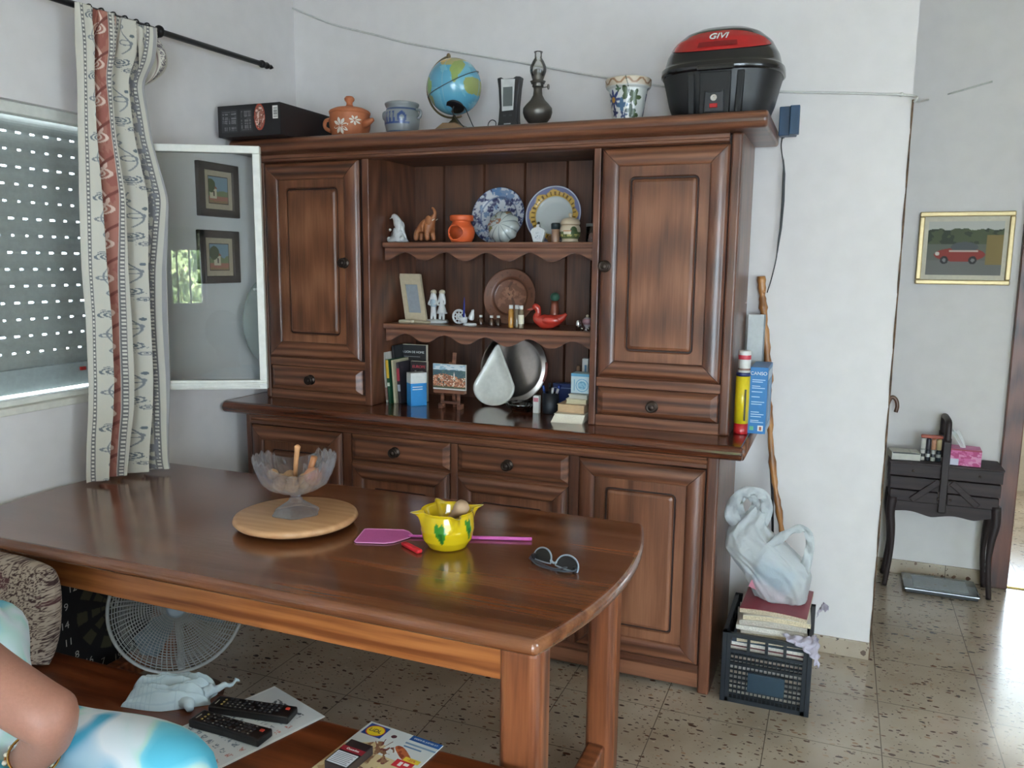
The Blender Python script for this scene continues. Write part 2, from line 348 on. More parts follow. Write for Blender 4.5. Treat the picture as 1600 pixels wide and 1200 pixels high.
# baseboards (terrazzo skirting)
struct('baseboard_back', bx(-2.40, .186, YB-.012, YB, 0, .068), TERR, bevel=.002)
struct('baseboard_hall', bx(-1.5, .738, 4.288, 4.3, 0, .07), TERR, bevel=.002)
struct('baseboard_left', bx(XL, XL+.012, -3.0, YB-.012, 0, .068), TERR, bevel=.002)

# ------------------------------------------------------------------ window_1: frame, sill, open sash; roller shutter
WHITEW = plain('white_painted_wood', (226, 226, 218), .45, bump=.15, bscale=40)
win = thing('window_1', None, None, (XL, 1.7, WZ0), kind='structure')
b = B(); fx0, fx1 = XL-.075, XL-.03
box(b, fx0, fx1, WY0, WY0+.03, WZ0, WZ1); box(b, fx0, fx1, WY1-.03, WY1, WZ0, WZ1); box(b, fx0, fx1, WY0, WY1, WZ1-.035, WZ1); box(b, fx0, fx1, WY0, WY1, WZ0, WZ0+.022)
obj('window_frame', b, WHITEW, win, W=True, bevel=.003)
obj('window_sill', bx(XL-.26, XL+.004, WY0-.01, WY1+.01, WZ0-.02, WZ0+.004), plain('sill_stone', (222, 220, 210), .6), win, W=True, bevel=.003)
def sash():
    A = Vector((XL, 2.20, 0)); Bp = Vector((-1.962, 2.443, 0)); d = (Bp-A); Lh = d.length; d.normalize(); n = Vector((d.y, -d.x, 0))
    z0, z1 = 1.030, 1.905; fw = .026
    M = Matrix((d, -n, Vector((0, 0, 1)))).transposed().to_4x4(); M.translation = A
    b = B()
    box(b, 0, Lh, -.016, .016, z0, z0+.034); box(b, 0, Lh, -.016, .016, z1-fw, z1); box(b, 0, fw, -.016, .016, z0+.034, z1-fw); box(b, Lh-fw, Lh, -.016, .016, z0+.034, z1-fw)
    box(b, fw, Lh-fw, -.021, -.016, z0+.004, z0+.012); box(b, 0, Lh, -.024, -.016, z0+.018, z0+.026)
    b.transform(M); s = obj('sash', b, WHITEW, win, W=True, bevel=.004, label='open white window sash')
    b = bx(fw-.004, Lh-fw+.004, -.0015, .0015, z0+.03, z1-fw+.004); b.transform(M); obj('pane', b, glassmat('window_pane', (.90, .93, .93), .85), s, W=True)
    b = B(); [tube(b, [(.0, -.018, z), (.0, -.018, z+.06)], .006, 8) for z in (z0+.12, z1-.2)]; b.transform(M); obj('hinge', b, WHITEW, s, W=True)
sash()
def shutter():
    t = thing('roller_shutter', 'grey slatted roller shutter with rows of bright holes, mostly lowered over the left window', 'roller shutter', (XL-.10, 1.7, 1.08))
    X0, X1 = XL-.105, XL-.097; y0, y1 = WY0+.005, WY1-.005; pitch = .0548; zt = 1.955
    b = B(); rnd = random.Random(5)
    for k in range(16):
        zt_k = zt-k*pitch; zb = zt_k-pitch
        if zb < 1.10: break
        # curved slat
        n = 7; prof = [(X0+.006+.006*math.sin(PI*i/(n-1)), zb+.007+(pitch-.007)*i/(n-1)) for i in range(n)]
        poly = prof+[(X0-.002, zt_k), (X0-.002, zb+.007)]
        vs0 = [b.verts.new((x, y0, z)) for x, z in poly]; vs1 = [b.verts.new((x, y1, z)) for x, z in poly]
        for i in range(len(poly)): j = (i+1) % len(poly); b.faces.new((vs0[i], vs0[j], vs1[j], vs1[i]))
        b.faces.new(vs0); b.faces.new(vs1)
        off = [0, .002, -.006, .03, -.012][k % 5]+rnd.uniform(-.004, .004)
        y = y0; c = y0+.018+off
        if c < y0+.012: c += .05
        while c < y1-.01:
            hw = rnd.choice([.0085, .0095, .0065])*(1.1 if k % 5 in (0, 2) else .85); box(b, X0, X0+.006, y, c-hw, zb, zb+.0071); y = c+hw; c += .05
        box(b, X0, X0+.006, y, y1, zb, zb+.0071)
    obj('slat_curtain', b, plain('shutter_grey', (146, 152, 148), .45), t, W=True)
    b = bx(X0-.004, X1+.008, y0, y1, 1.058, 1.140); obj('bottom_bar', b, plain('shutter_bar_grey', (150, 160, 160), .4), t, W=True, bevel=.003)
    obj('stopper', bx(X1+.006, X1+.016, 2.085, 2.105, 1.11, 1.122), plain('red_plastic', (170, 40, 36), .4), t, W=True, label='small red stopper')
    for q in (y1, y0-.012): obj('guide_rail', bx(X0-.012, X1+.012, q, q+.012, WZ0, WZ1), plain('shutter_grey', (126, 132, 128), .45), t, W=True)
shutter()
# ------------------------------------------------------------------ curtain rod and curtain
t = thing('curtain_rod', 'black metal curtain rod with pointed end running above the left window', 'curtain rod', (-2.32, 1.6, 2.3))
rod = lambda y: (-2.32, y, 2.276+.0205*(y-.8))
obj('rod', tube(B(), [rod(.45), rod(2.92)], .0105, 12), BLACKM, t, W=True, smooth=True)
def finial(y, s):
    b = B(); M = Matrix.Translation(rod(y)) @ Matrix.Rotation(-PI/2*s, 4, 'X'); lathe(b, [(0, -.01), (.013, -.01), (.016, 0), (.013, .012), (.010, .016), (.014, .03), (.010, .042), (.007, .05), (.010, .056), (.004, .07), (0, .078)], 16, M=M); return b
obj('finial', finial(2.92, 1), BLACKM, t, W=True, smooth=True); obj('finial', finial(.45, -1), BLACKM, t, W=True, smooth=True)
for y in (.7, 2.36):
    b = B(); p = rod(y); tube(b, [(XL, y, p[2]-.02), (-2.36, y, p[2]-.018), (-2.325, y, p[2]-.014)], .008, 8); ball(b, p, .021, 1, .8, 1); box(b, XL, XL+.006, y-.014, y+.014, p[2]-.05, p[2]+.03); obj('bracket', b, BLACKM, t, W=True, smooth=False, bevel=.001)
def curtain():
    nu, nv = 460, 640
    u, v = np.meshgrid(np.linspace(0, 1, nu), np.linspace(0, 1, nv))     # v 0 top .. 1 bottom
    zt = 2.300; zz = v*(zt-.757); tt = (zt-zz)[:, 0]
    zk = [.757, .783, .901, .985, 1.091, 1.303, 1.47, 1.714, 1.914, 2.092, 2.19, 2.276]
    yl = np.interp(tt, zk, [1.922, 1.922, 1.934, 1.948, 1.959, 1.968, 1.963, 1.966, 1.974, 1.986, 1.989, 1.989])
    yr = np.interp(tt, zk, [2.180, 2.184, 2.223, 2.25, 2.258, 2.259, 2.266, 2.30, 2.236, 2.213, 2.278, 2.308])
    ker = np.hanning(41); ker /= ker.sum(); sm_ = lambda q: np.convolve(np.pad(q, 20, 'edge'), ker, 'valid')
    yl, yr = sm_(yl)[:, None], sm_(yr)[:, None]
    drift = .05*np.sin(2.6*v+.5)
    uu = u+drift*u*(1-u)*2
    amp = np.interp(v[:, 0], [0, .08, .5, 1], [.010, .027, .035, .036])[:, None]
    ph = 2*PI*(3.55*uu+.04*np.sin(7*v))
    fold = np.sin(ph-1.0)+.30*np.sin(2.1*ph+2*v)
    Y = yl+(yr-yl)*(u-.030*np.sin(2*ph)*(u*(1-u)*4)**.5)
    X = -2.285+amp*fold
    Z = zt-zz+.010*np.exp(-((v-1)/.02)**2)*np.abs(np.sin(ph*.5))
    k = np.clip((v-.84)/.16, 0, 1); X = X+.075*k**1.3*np.clip((u-.42)*1.7, 0, 1); Y = Y-.015*k*np.clip(u-.4, 0, 1)
    c = fillc(u.shape, (198, 194, 182)); put(c, fbm(u*70, zz*60, 2) > .62, (200, 195, 182))
    L = 1.0*u
    bnd = lambda a_, b_: (L > a_) & (L < b_)
    # terracotta scroll stripe
    put(c, bnd(.205, .345), (168, 112, 98)); put(c, bnd(.205, .345) & (fbm(u*40, zz*30, 4) > .56), (154, 94, 82))
    per = .115; zc = zz % per; ctr = .275+.034*np.sin(zz*2*PI/per)
    put(c, np.abs(L-ctr) < .009, (222, 192, 178)); rr = np.hypot((L-.275)*.32, zc-.058)
    put(c, ((np.abs(rr-.017) < .0022) | (np.abs(rr-.009) < .0018)) & bnd(.21, .34), (220, 196, 182)); put(c, bnd(.205, .345) & (np.abs((L-.275)*.6+((zz*9) % 1)*.12-.06) < .006), (120, 66, 58))
    put(c, bnd(.455, .49), (196, 158, 144)); put(c, bnd(.70, .745), (170, 140, 128)); put(c, bnd(.93, .955), (150, 148, 148))
    for e0 in (.05, .195, .358, .405, .505, .695, .755, .90, .975): put(c, np.abs(L-e0) < .010, (112, 110, 110)); put(c, (np.abs(L-e0) < .006) & ((zz % .013) < .006), (218, 214, 202))
    for xc0, per, pz, seed, kx in ((.135, .19, .0, 1, .26), (.60, .19, .07, 2, .27), (.83, .13, .02, 3, .3)):
        q = (zz+pz) % per; sx = (L-xc0)*kx
        put(c, (np.abs(sx-.009*np.sin(q*2*PI/per*1.5)) < .0011) & (q > .07), (122, 126, 130))
        th = np.arctan2(q-.03, sx); r1 = np.hypot(sx+.003, q-.03); put(c, (r1 < .015+.0025*np.sin(5*th)) & (np.sin(r1*1100+2*th) > -.1), (104, 110, 116))
        r2 = np.hypot(sx-.012, q-.055); put(c, (r2 < .009) & (np.sin(r2*1400) > -.2), (112, 116, 122)); r3 = np.hypot(sx+.009, q-.10); put(c, np.abs(r3-.006) < .0015, (122, 126, 130)); put(c, np.hypot((sx-.010)*1.7, q-.125) < .0055, (98, 106, 112)); r5 = np.hypot(sx-.002, q-.150); put(c, np.abs(r5-.008) < .0015, (122, 126, 130))
    put(c, bnd(.80, .90) & (fbm(u*60, zz*70, 9) > .55), (128, 128, 132))
    me = grid(X, Y, Z, c, name='curtain'); me.materials.append(painted(.85, 0))
    o = obj('curtain', me, None, solid=.0012); tag(o, 'cream curtain printed with terracotta scroll stripes and grey roses, bunched beside the left window', 'curtain')
    # folded-out corner at the top right
    n1, n2 = 60, 90; u, v = np.meshgrid(np.linspace(0, 1, n1), np.linspace(0, 1, n2))
    wk = .135*np.sin(PI*np.clip(v*.80+.22, 0, 1))**.75; Yk = 2.222+u*wk; Zk = 2.292-v*.205-u*.035*(1-v); Xk = -2.292+.012*np.sin(u*9+v*3)+.012*u
    c = fillc(u.shape, (214, 209, 196)); put(c, (np.abs(u-.78) < .09) & (vn(u*26, v*60, 3) > .45), (120, 112, 116)); put(c, np.abs(u-.62) < .02, (150, 130, 126)); put(c, (u < .5) & (np.abs(np.hypot(u-.25, (v-.2)*1.4)-.07) < .02), (110, 112, 116))
    me = grid(Xk, Yk, Zk, c, name='turned_edge'); me.materials.append(painted(.85, 0)); obj('turned_edge', me, None, o, solid=.0012)
    for y in np.linspace(2.06, 2.30, 6): obj('curtain_ring', tube(B(), [(-2.32+.017*math.cos(a), y+.004*math.sin(a), rod(y)[2]-.002+.017*math.sin(a)) for a in np.linspace(0, 2*PI, 14)[:-1]], .0028, 6, closed=True), BLACKM, o)
curtain()
# ------------------------------------------------------------------ two small pictures on the left wall
def small_picture(yc, zc, seed, label):
    W_, H_ = .235, .215; t = thing('framed_picture', label, 'picture', (XL, yc, zc-H_/2), group=None)
    b = B(); y0, y1, z0, z1 = yc-W_/2, yc+W_/2, zc-H_/2, zc+H_/2; f = .036
    for q in ((y0, y1, z0, z0+f*.85), (y0, y1, z1-f*.85, z1), (y0, y0+f, z0, z1), (y1-f, y1, z0, z1)): box(b, XL+.001, XL+.02, q[0], q[1], q[2], q[3])
    obj('frame', b, plain('dark_picture_frame', (62, 50, 46), .5), t, W=True, bevel=.003)
    obj('mat_board', bx(XL+.001, XL+.010, y0+f, y1-f, z0+f*.85, z1-f*.85), plain('linen_mat', (186, 170, 146), .8), t, W=True)
    def fn(u, v):
        c = fillc(u.shape, (128, 152, 168)); put(c, v+.25*fbm(u*4, v*4, seed) > .62, (120, 130, 90)); put(c, v > .72, (170, 110, 92)); put(c, v+.1*vn(u*6, v*3, seed) > .93, (150, 120, 84))
        k = .25 if seed == 1 else .4
        put(c, (np.abs(u-k) < .17) & (v > .42) & (v < .8), (216, 204, 176)); put(c, (v > .28+.8*np.abs(u-k)) & (v < .45) & (np.abs(u-k) < .2), (150, 84, 60)); put(c, (np.abs(u-k-.03) < .035) & (v > .55) & (v < .72), (80, 60, 46))
        put(c, np.hypot(u-k+.15, (v-.35)) < .22+.05*vn(u*12, v*12, 3), (74, 84, 50)); put(c, (np.minimum(np.minimum(u, 1-u), np.minimum(v, 1-v)) < .03), (60, 42, 34)); return c
    picture('painting', (XL+.0115, y0+.06, z1-.052), (0, W_-.12, 0), (0, 0, -(H_-.104)), fn, 60, 50, t)
small_picture(2.71, 1.785, 1, 'upper of two small dark-framed cottage paintings on the left wall behind the open sash')
small_picture(2.70, 1.515, 2, 'lower of two small dark-framed cottage paintings on the left wall behind the open sash')
# round grey disc seen behind the sash
t = thing('wall_fan', 'round grey wall fan in the corner seen through the glass of the open sash', 'fan', (XL, 2.98, 1.0))
b = B(); Mx = Matrix.Translation((XL+.05, 2.985, 1.24)) @ Matrix.Rotation(PI/2, 4, 'Y'); lathe(b, [(0, -.035), (.10, -.034), (.16, -.024), (.20, -.004), (.205, .004), (.20, .012), (.15, .03), (.05, .04), (0, .04)], 48, M=Mx)
obj('housing', b, plain('grey_fan_plastic', (138, 144, 142), .5), t, W=True, smooth=True)
obj('pull_bar', tube(B(), [(XL+.10, 2.80, 1.382), (XL+.10, 2.98, 1.380)], .005, 8), WHITEP, t, W=True)

# ------------------------------------------------------------------ the dresser
dr = thing('dresser', 'large reddish-brown wooden dresser with panelled doors and open shelves against the back wall', 'dresser', (-1.335, 2.98, 0))
YF, YU = 2.741, 2.84
LXL, LXR, UXL, UXR = -2.325, -.345, -2.29, -.333
def knob(parent, x, y, z):
    b = B(); M = Matrix.Translation((x, y, z)) @ Matrix.Rotation(PI/2, 4, 'X')
    lathe(b, [(0, 0), (.021, 0), (.0215, .003), (.018, .005), (.010, .007), (.0085, .014), (.014, .018), (.0185, .021), (.019, .026), (.015, .0285), (.0125, .027), (.009, .0265), (.006, .029), (0, .0305)], 28, M=M)
    obj('knob', b, BRONZE, parent, W=True, smooth=True, label='dark bronze ring knob')
def frame_pieces(b, x0, x1, z0, z1, yf, fw, d=.024, gap=.0012):
    """mitred, half-round frame whose face points to -Y"""
    prof = [(0, 0), (.0, .010)]+[(fw*(.5-.5*math.cos(PI*i/10))*.94+.002, .010+(d-.010)*math.sin(PI*(i/10)*.86+.12)) for i in range(11)]+[(fw, .002), (fw, 0)]
    def side(P0, P1, inn):   # P0->P1 outer corners, inn: inward unit 2d
        dx, dz = (P1[0]-P0[0]), (P1[1]-P0[1]); L = math.hypot(dx, dz); dx /= L; dz /= L
        ra, rb = [], []
        for s, h in prof:
            a = s+gap; ra.append(b.verts.new((P0[0]+dx*a+inn[0]*s, yf-h, P0[1]+dz*a+inn[1]*s))); rb.append(b.verts.new((P1[0]-dx*a+inn[0]*s, yf-h, P1[1]-dz*a+inn[1]*s)))
        n = len(prof)
        for i in range(n): j = (i+1) % n; b.faces.new((ra[i], ra[j], rb[j], rb[i]))
        b.faces.new(ra); b.faces.new(rb)
    return side
def door(x0, x1, z0, z1, yf, kx, kz, fw=.063, inset=.042, dname='door'):
    a = fw-.002
    d = obj(dname, bx(x0+.004, x1-.004, yf-.003, yf+.012, z0+.004, z1-.004), GROOVE, dr, W=True)
    for nm, P0, P1, inn in (('stile', (x0, z0), (x0, z1), (1, 0)), ('stile', (x1, z0), (x1, z1), (-1, 0)), ('rail', (x0, z1), (x1, z1), (0, -1)), ('rail', (x0, z0), (x1, z0), (0, 1))):
        bb = B(); frame_pieces(bb, x0, x1, z0, z1, yf, fw)(P0, P1, inn)
        r = obj(nm, bb, CABZ if nm == 'stile' else CABX, d, W=True, smooth=True); r.modifiers.new('es', 'EDGE_SPLIT').split_angle = math.radians(42)
    X0, X1, Z0, Z1 = x0+a, x1-a, z0+a, z1-a; p0, p1, q0, q1 = X0+inset, X1-inset, Z0+inset, Z1-inset
    # recessed field with a raised, round-cornered centre panel separated by a groove
    b = B(); g = .008
    def rr(x0, x1, z0, z1, r, y):
        pts = []
        for cx, cz, a0 in ((x1-r, z1-r, 0), (x0+r, z1-r, PI/2), (x0+r, z0+r, PI), (x1-r, z0+r, 1.5*PI)):
            pts += [(cx+r*math.cos(a0+PI/2*i/4), y, cz+r*math.sin(a0+PI/2*i/4)) for i in range(5)]
        return [b.verts.new(p) for p in pts]
    def bridge(A, C):
        for i in range(len(A)): b.faces.new((A[i], A[(i+1) % len(A)], C[(i+1) % len(A)], C[i]))
    y = yf-.010
    rings = [rr(X0, X1, Z0, Z1, .0006, y), rr(p0-g, p1+g, q0-g, q1+g, .012+g, y), rr(p0-.004, p1+.004, q0-.004, q1+.004, .012, y+.008), rr(p0, p1, q0, q1, .010, y+.008), rr(p0+.004, p1-.004, q0+.004, q1-.004, .010, y-.001), rr(p0+.013, p1-.013, q0+.013, q1-.013, .008, y-.005)]
    for A, C in zip(rings, rings[1:]): bridge(A, C)
    b.faces.new(rings[-1]); obj('panel', b, PANEL, d, W=True)
    if kx is not None: knob(d, kx, yf-.022, kz)
    return d
def drawer(x0, x1, z0, z1, yf, kx, kz):
    b = B(); e = .022; R = [(x0, z0), (x1, z0), (x1, z1), (x0, z1)]
    def ring(i, y): return [b.verts.new((x+i*(1 if x == x0 else -1), y, z+i*.8*(1 if z == z0 else -1))) for x, z in R]
    r = [ring(0, yf+.01), ring(0, yf-.006), ring(.004, yf-.010), ring(e, yf-.021), ring(e+.003, yf-.022)]
    for A, C in zip(r, r[1:]):
        for i in range(4): b.faces.new((A[i], A[(i+1) % 4], C[(i+1) % 4], C[i]))
    b.faces.new(r[-1]); b.faces.new(r[0]); d = obj('drawer', b, CABX, dr, W=True); knob(d, kx, yf-.022, kz)
P_ = lambda name, b, m=CABZ, **k: obj(name, b, m, dr, W=True, **k)
# lower body
P_('side_panel', bx(LXL, LXL+.02, YF+.03, 3.235, 0, .866)); P_('side_panel', bx(LXR-.02, LXR, YF+.03, 3.235, 0, .866))
P_('back_board', bx(LXL+.02, LXR-.02, 3.215, 3.235, .03, .866), GROOVE)
P_('inner_carcass', bx(LXL+.02, LXR-.02, YF+.028, YF+.04, .03, .85), GROOVE)
for x0, x1 in ((LXL, -2.298), (-.386, LXR)): P_('post', bx(x0, x1, YF, YF+.05, 0, .866), bevel=.008, seg=3)
for x0, x1 in ((-1.842, -1.802), (-1.357, -1.326), (-.877, -.840)): P_('stile', bx(x0, x1, YF+.006, YF+.03, .10, .815), bevel=.002)
b = B(); prism(b, [(YF+.03, .02), (YF+.006, .02), (YF+.006, .072), (YF-.002, .076), (YF-.004, .086), (YF+.002, .094), (YF+.008, .102), (YF+.03, .102)], -2.298, -.386, 'yz'); P_('plinth', b, CABX)
b = B(); prism(b, [(YF+.03, .815), (YF+.006, .815), (YF-.002, .820), (YF-.002, .832), (YF+.004, .837), (YF+.0, .846), (YF-.012, .852), (YF-.014, .866), (YF+.03, .866)], -2.298, -.386, 'yz'); P_('frieze', b, CABX)
P_('rail', bx(-1.80, -.88, YF+.008, YF+.03, .696, .708), CABX)
door(-2.294, -1.844, .106, .812, YF+.012, None, None)
drawer(-1.800, -1.359, .708, .813, YF+.014, -1.591, .760); drawer(-1.324, -.879, .708, .813, YF+.014, -1.111, .758)
door(-1.800, -1.359, .106, .696, YF+.012, -1.39, .42); door(-1.324, -.879, .106, .696, YF+.012, -1.29, .42)
door(-.838, -.390, .106, .811, YF+.012, None, None)
# worktop with bull-nosed edge
b = B(); z0, z1, yn, r = .866, .915, 2.672, .0245
pr = [(3.238, z0), (yn+r, z0)]+[(yn+r-r*math.sin(PI*i/10), z0+r-r*math.cos(PI*i/10)) for i in range(1, 10)]+[(yn+r, z1), (3.238, z1)]
prism(b, pr, -2.392, -.266, 'yz'); P_('worktop', b, CABTOP, bevel=.007, seg=3, angle=60)
for xe in (-.268, -2.388):
    b = tube(B(), [(xe, yn+r+.004, (z0+z1)/2), (xe, 3.235, (z0+z1)/2)], .0243, 14)
    for v in b.verts: v.co.x = xe+(v.co.x-xe)*.45
    P_('worktop_edge', b, CABX, smooth=True)
# upper body
P_('side_panel', bx(UXL, UXL+.02, YU+.03, 3.235, .915, 1.936)); P_('side_panel', bx(UXR-.02, UXR, YU+.03, 3.235, .915, 1.936))
for x0, x1 in ((UXL, -2.266), (-.368, UXR)): P_('post', bx(x0, x1, YU, YU+.05, .915, 1.936), bevel=.008, seg=3)
for x0, x1 in ((-1.792, -1.761), (-.838, -.812)): P_('divider', bx(x0, x1, YU, 3.225, .915, 1.915), bevel=.004)
b = B(); xs = [-1.80, -1.62, -1.43, -1.245, -1.06, -.95, -.80]
for a, c in zip(xs, xs[1:]): prism(b, [(a+.003, 3.228), (a+.006, 3.222), (c-.006, 3.222), (c-.003, 3.228), (c, 3.235), (a, 3.235)], .915, 1.93, 'xy')
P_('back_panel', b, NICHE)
for x0, x1 in ((UXL+.02, -1.792), (-.812, UXR-.02)):
    b = B(); box(b, x0, x1, YU+.02, YU+.04, .915, 1.93); P_('inner_carcass', b, GROOVE)
    b = B(); box(b, x0, x1, YU+.006, YU+.03, .915, .956); P_('rail', b, CABX, bevel=.002); P_('rail', bx(x0, x1, YU+.006, YU+.03, 1.060, 1.094), CABX, bevel=.002)
drawer(-2.262, -1.808, .957, 1.058, YU+.014, -2.051, 1.007); drawer(-.806, -.372, .957, 1.058, YU+.014, -.599, 1.001)
door(-2.262, -1.806, 1.096, 1.900, YU+.012, -1.871, 1.496, .070, .040); door(-.806, -.371, 1.096, 1.900, YU+.012, -.785, 1.494, .063, .043)
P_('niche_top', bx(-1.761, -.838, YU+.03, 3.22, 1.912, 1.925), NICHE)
# shelves with scalloped valances
def shelf(ztop):
    s = P_('shelf', bx(-1.761, -.838, 2.938, 3.222, ztop-.022, ztop), CABX, bevel=.003)
    n = 150; lo = []
    for i in range(n+1):
        x = -1.755+.911*i/n; t = i/n; k = (.5-.5*math.cos(2*PI*5*t))**1.05; lo.append((x, ztop-.074+.033*k))
    poly = lo+[(-.844, ztop-.0225), (-1.755, ztop-.0225)]
    b = B(); top0 = None
    fr = [[b.verts.new((x, y, z)) for x, z in lo] for y in (2.950, 2.964)]; tp = [[b.verts.new((x, y, ztop-.0225)) for x, z in lo] for y in (2.950, 2.964)]
    for i in range(n):
        b.faces.new((fr[0][i], fr[0][i+1], tp[0][i+1], tp[0][i])); b.faces.new((fr[1][i], fr[1][i+1], tp[1][i+1], tp[1][i])); b.faces.new((fr[0][i], fr[0][i+1], fr[1][i+1], fr[1][i])); b.faces.new((tp[0][i], tp[0][i+1], tp[1][i+1], tp[1][i]))
    obj('valance', b, CABX, s, W=True)
shelf(1.582); shelf(1.250)
# cornice and top board
b = B(); prism(b, [(YU+.04, 1.903), (YU-.002, 1.903), (YU-.010, 1.908), (YU-.010, 1.916), (YU-.004, 1.920), (YU-.006, 1.932), (YU-.020, 1.938), (YU+.04, 1.938)], UXL+.02, -.374, 'yz'); P_('cornice', b, CABX)
z0, z1, yn, r = 1.936, 1.990, 2.752, .027
b = B(); pr = [(3.238, z0), (yn+r, z0)]+[(yn+r-r*math.sin(PI*i/10), z0+r-r*math.cos(PI*i/10)) for i in range(1, 10)]+[(yn+r, z1), (3.238, z1)]
prism(b, pr, -2.372, -.250, 'yz'); P_('top_board', b, CABX, bevel=.010, seg=4, angle=60)

# ------------------------------------------------------------------ dining table
t = thing('dining_table', 'long brown wooden dining table with curved ends standing before the dresser', 'table', (-1.4, 1.86, 0))
TZ = .75
poly = []
for i in range(21): y = 1.441+.845*i/20; poly.append((-.440-.078*((y-1.90)/.45)**2, y))
for i in range(21): y = 2.286-.845*i/20; poly.append((-2.385+.078*((y-1.86)/.43)**2, y))
b = prism(B(), poly, TZ-.036, TZ); obj('tabletop', b, TBLT, t, W=True, bevel=.0155, seg=5)
b = B(); box(b, -2.2, -.60, 1.497, 1.519, .622, .7145); obj('apron', b, TBLX, t, W=True, bevel=.003)
b = B(); box(b, -2.2, -.60, 2.185, 2.207, .622, .7145); obj('apron', b, TBLX, t, W=True, bevel=.003)
for x in (-.592, -2.226):
    obj('apron', bx(x-.011, x+.011, 1.52, 2.185, .622, .7145), TBLZ, t, W=True, bevel=.003)
for x in (-.576, -2.245):
    obj('leg', bx(x-.049, x+.049, 1.485, 1.565, 0, .7145), TBLZ, t, W=True, bevel=.024, seg=5)
    obj('leg', bx(x-.043, x+.043, 2.135, 2.215, 0, .7145), TBLZ, t, W=True, bevel=.022, seg=5)
    obj('stretcher', bx(x-.032, x+.022, 1.565, 2.136, .045, .115), TBLZ, t, W=True, bevel=.008, seg=3)
b = B(); box(b, -2.2, -.60, 1.84, 1.87, .06, .12); obj('stretcher', b, TBLX, t, W=True, bevel=.004)

# ------------------------------------------------------------------ bench in front of the table
t = thing('bench', 'low brown wooden bench along the near side of the table, holding papers and remotes', 'bench', (-1.35, 1.27, 0))
obj('seat', bx(-2.28, -.42, 1.075, 1.468, .412, .45), BEN, t, W=True, bevel=.012, seg=4)
for x in (-2.1, -.62):
    for y in (1.12, 1.40): obj('leg', bx(x-.03, x+.03, y-.028, y+.028, 0, .4125), TBLZ, t, W=True, bevel=.006)
    obj('rail', bx(x-.014, x+.014, 1.148, 1.372, .30, .36), TBLZ, t, W=True)
obj('rail', bx(-2.086, -.634, 1.25, 1.275, .31, .36), TBLX, t, W=True)

# ------------------------------------------------------------------ on top of the dresser (z 1.99)
TT = 1.990
t = thing('cardboard_box', 'flat black printed cardboard box overhanging the left end of the dresser top', 'box', (-2.215, 2.87, TT))
b = bx(-2.370, -2.066, 2.700, 3.055, TT, TT+.122)
obj('carton', b, plain('black_card', (24, 22, 24), .45), t, W=True, bevel=.002)
def boxart(u, v):
    c = fillc(u.shape, (26, 24, 26))
    put(c, (u > .06) & (u < .32) & (v > .14) & (v < .86), (44, 43, 46)); put(c, (u > .36) & (u < .56) & (v > .14) & (v < .86), (40, 39, 42))
    put(c, (u > .08) & (u < .30) & (vn(u*2, v*46, 2) > .55) & (vn(u*70, v*3, 5) > .35) & (v > .2) & (v < .8), (110, 108, 110)); put(c, (u > .38) & (u < .54) & (vn(u*2, v*46, 7) > .55) & (vn(u*70, v*3, 8) > .35) & (v > .2) & (v < .8), (100, 98, 100))
    e = np.hypot((u-.675)/.085, (v-.42)/.42); put(c, e < 1, (148, 92, 76)); put(c, (e < 1) & (fbm(u*40, v*14, 3) > .58), (216, 190, 176)); put(c, (e < .95) & (fbm(u*50, v*20, 6) < .36), (50, 30, 32)); put(c, (e > .86) & (e < 1), (170, 70, 50))
    put(c, (u > .885) & (u < .965) & (v > .1) & (v < .5), (228, 226, 220)); put(c, (u > .895) & (u < .955) & (v > .15) & (v < .45) & (np.sin(v*170) > .1), (60, 60, 60)); return c
picture('printed_front', (-2.370, 2.6992, TT+.121), (.304, 0, 0), (0, 0, -.120), boxart, 150, 70, t, .4)
# terracotta lidded crock
def W_obj(name, b, m, t, **k): return obj(name, b, m, t, **k)
TERRA = plain('terracotta', (178, 104, 66), .6, bump=.1, bscale=80)
t = thing('lidded_crock', 'terracotta lidded pot with a white painted flower and small spout', 'pot', (-1.945, 3.0, TT), .1)
obj('body', lathe(B(), [(0, 0), (.058, 0), (.074, .03), (.083, .06), (.086, .085), (.082, .112), (.085, .118), (.078, .118), (.074, .10), (0, .10)], 40), TERRA, t, smooth=True)
obj('lid', lathe(B(), [(0, .118), (.084, .118), (.086, .124), (.080, .131), (.060, .140), (.03, .146), (.016, .150), (.012, .158), (.013, .165), (.020, .173), (.021, .181), (.014, .189), (0, .191)], 36), TERRA, t, smooth=True)
b = B(); tube(b, [(.07, -.02, .072), (.100, -.03, .078), (.124, -.038, .086)], [.020, .014, .008], 10); obj('spout', b, TERRA, t, smooth=True)
b = B(); tube(b, spline([(-.078, -.01, .10), (-.106, -.012, .092), (-.108, -.012, .066), (-.082, -.01, .05)], 5), .008, 8); obj('handle', b, TERRA, t, smooth=True)
def petals(cx, cz, R, k, rad, s=1.0):
    b = B()
    for i in range(k):
        a = 2*PI*i/k+.2; pts = []
        for q, w_ in ((.15, .1), (.4, .5), (.65, .7), (.85, .45), (1, 0)): pts.append((q, w_))
        out = [(q, w_) for q, w_ in pts]+[(q, -w_) for q, w_ in pts[-2::-1]]
        vs = []
        for q, w_ in out:
            x = cx+R*(q*math.cos(a)-.28*w_*math.sin(a)); z = cz+R*(q*math.sin(a)+.28*w_*math.cos(a)); y = -math.sqrt(max(1e-5, rad(z)**2-x*x))-.0012
            vs.append(b.verts.new((x, y, z)))
        b.faces.new(vs)
    return b
crad = lambda z: .086 if z > .085 else .058+(.028)*min(1, z/.085)**.6
obj('painted_flower', petals(.0, .060, .034, 8, lambda z: crad(z)+.001), plain('white_slip', (226, 220, 208), .6), t, label='white painted flower')
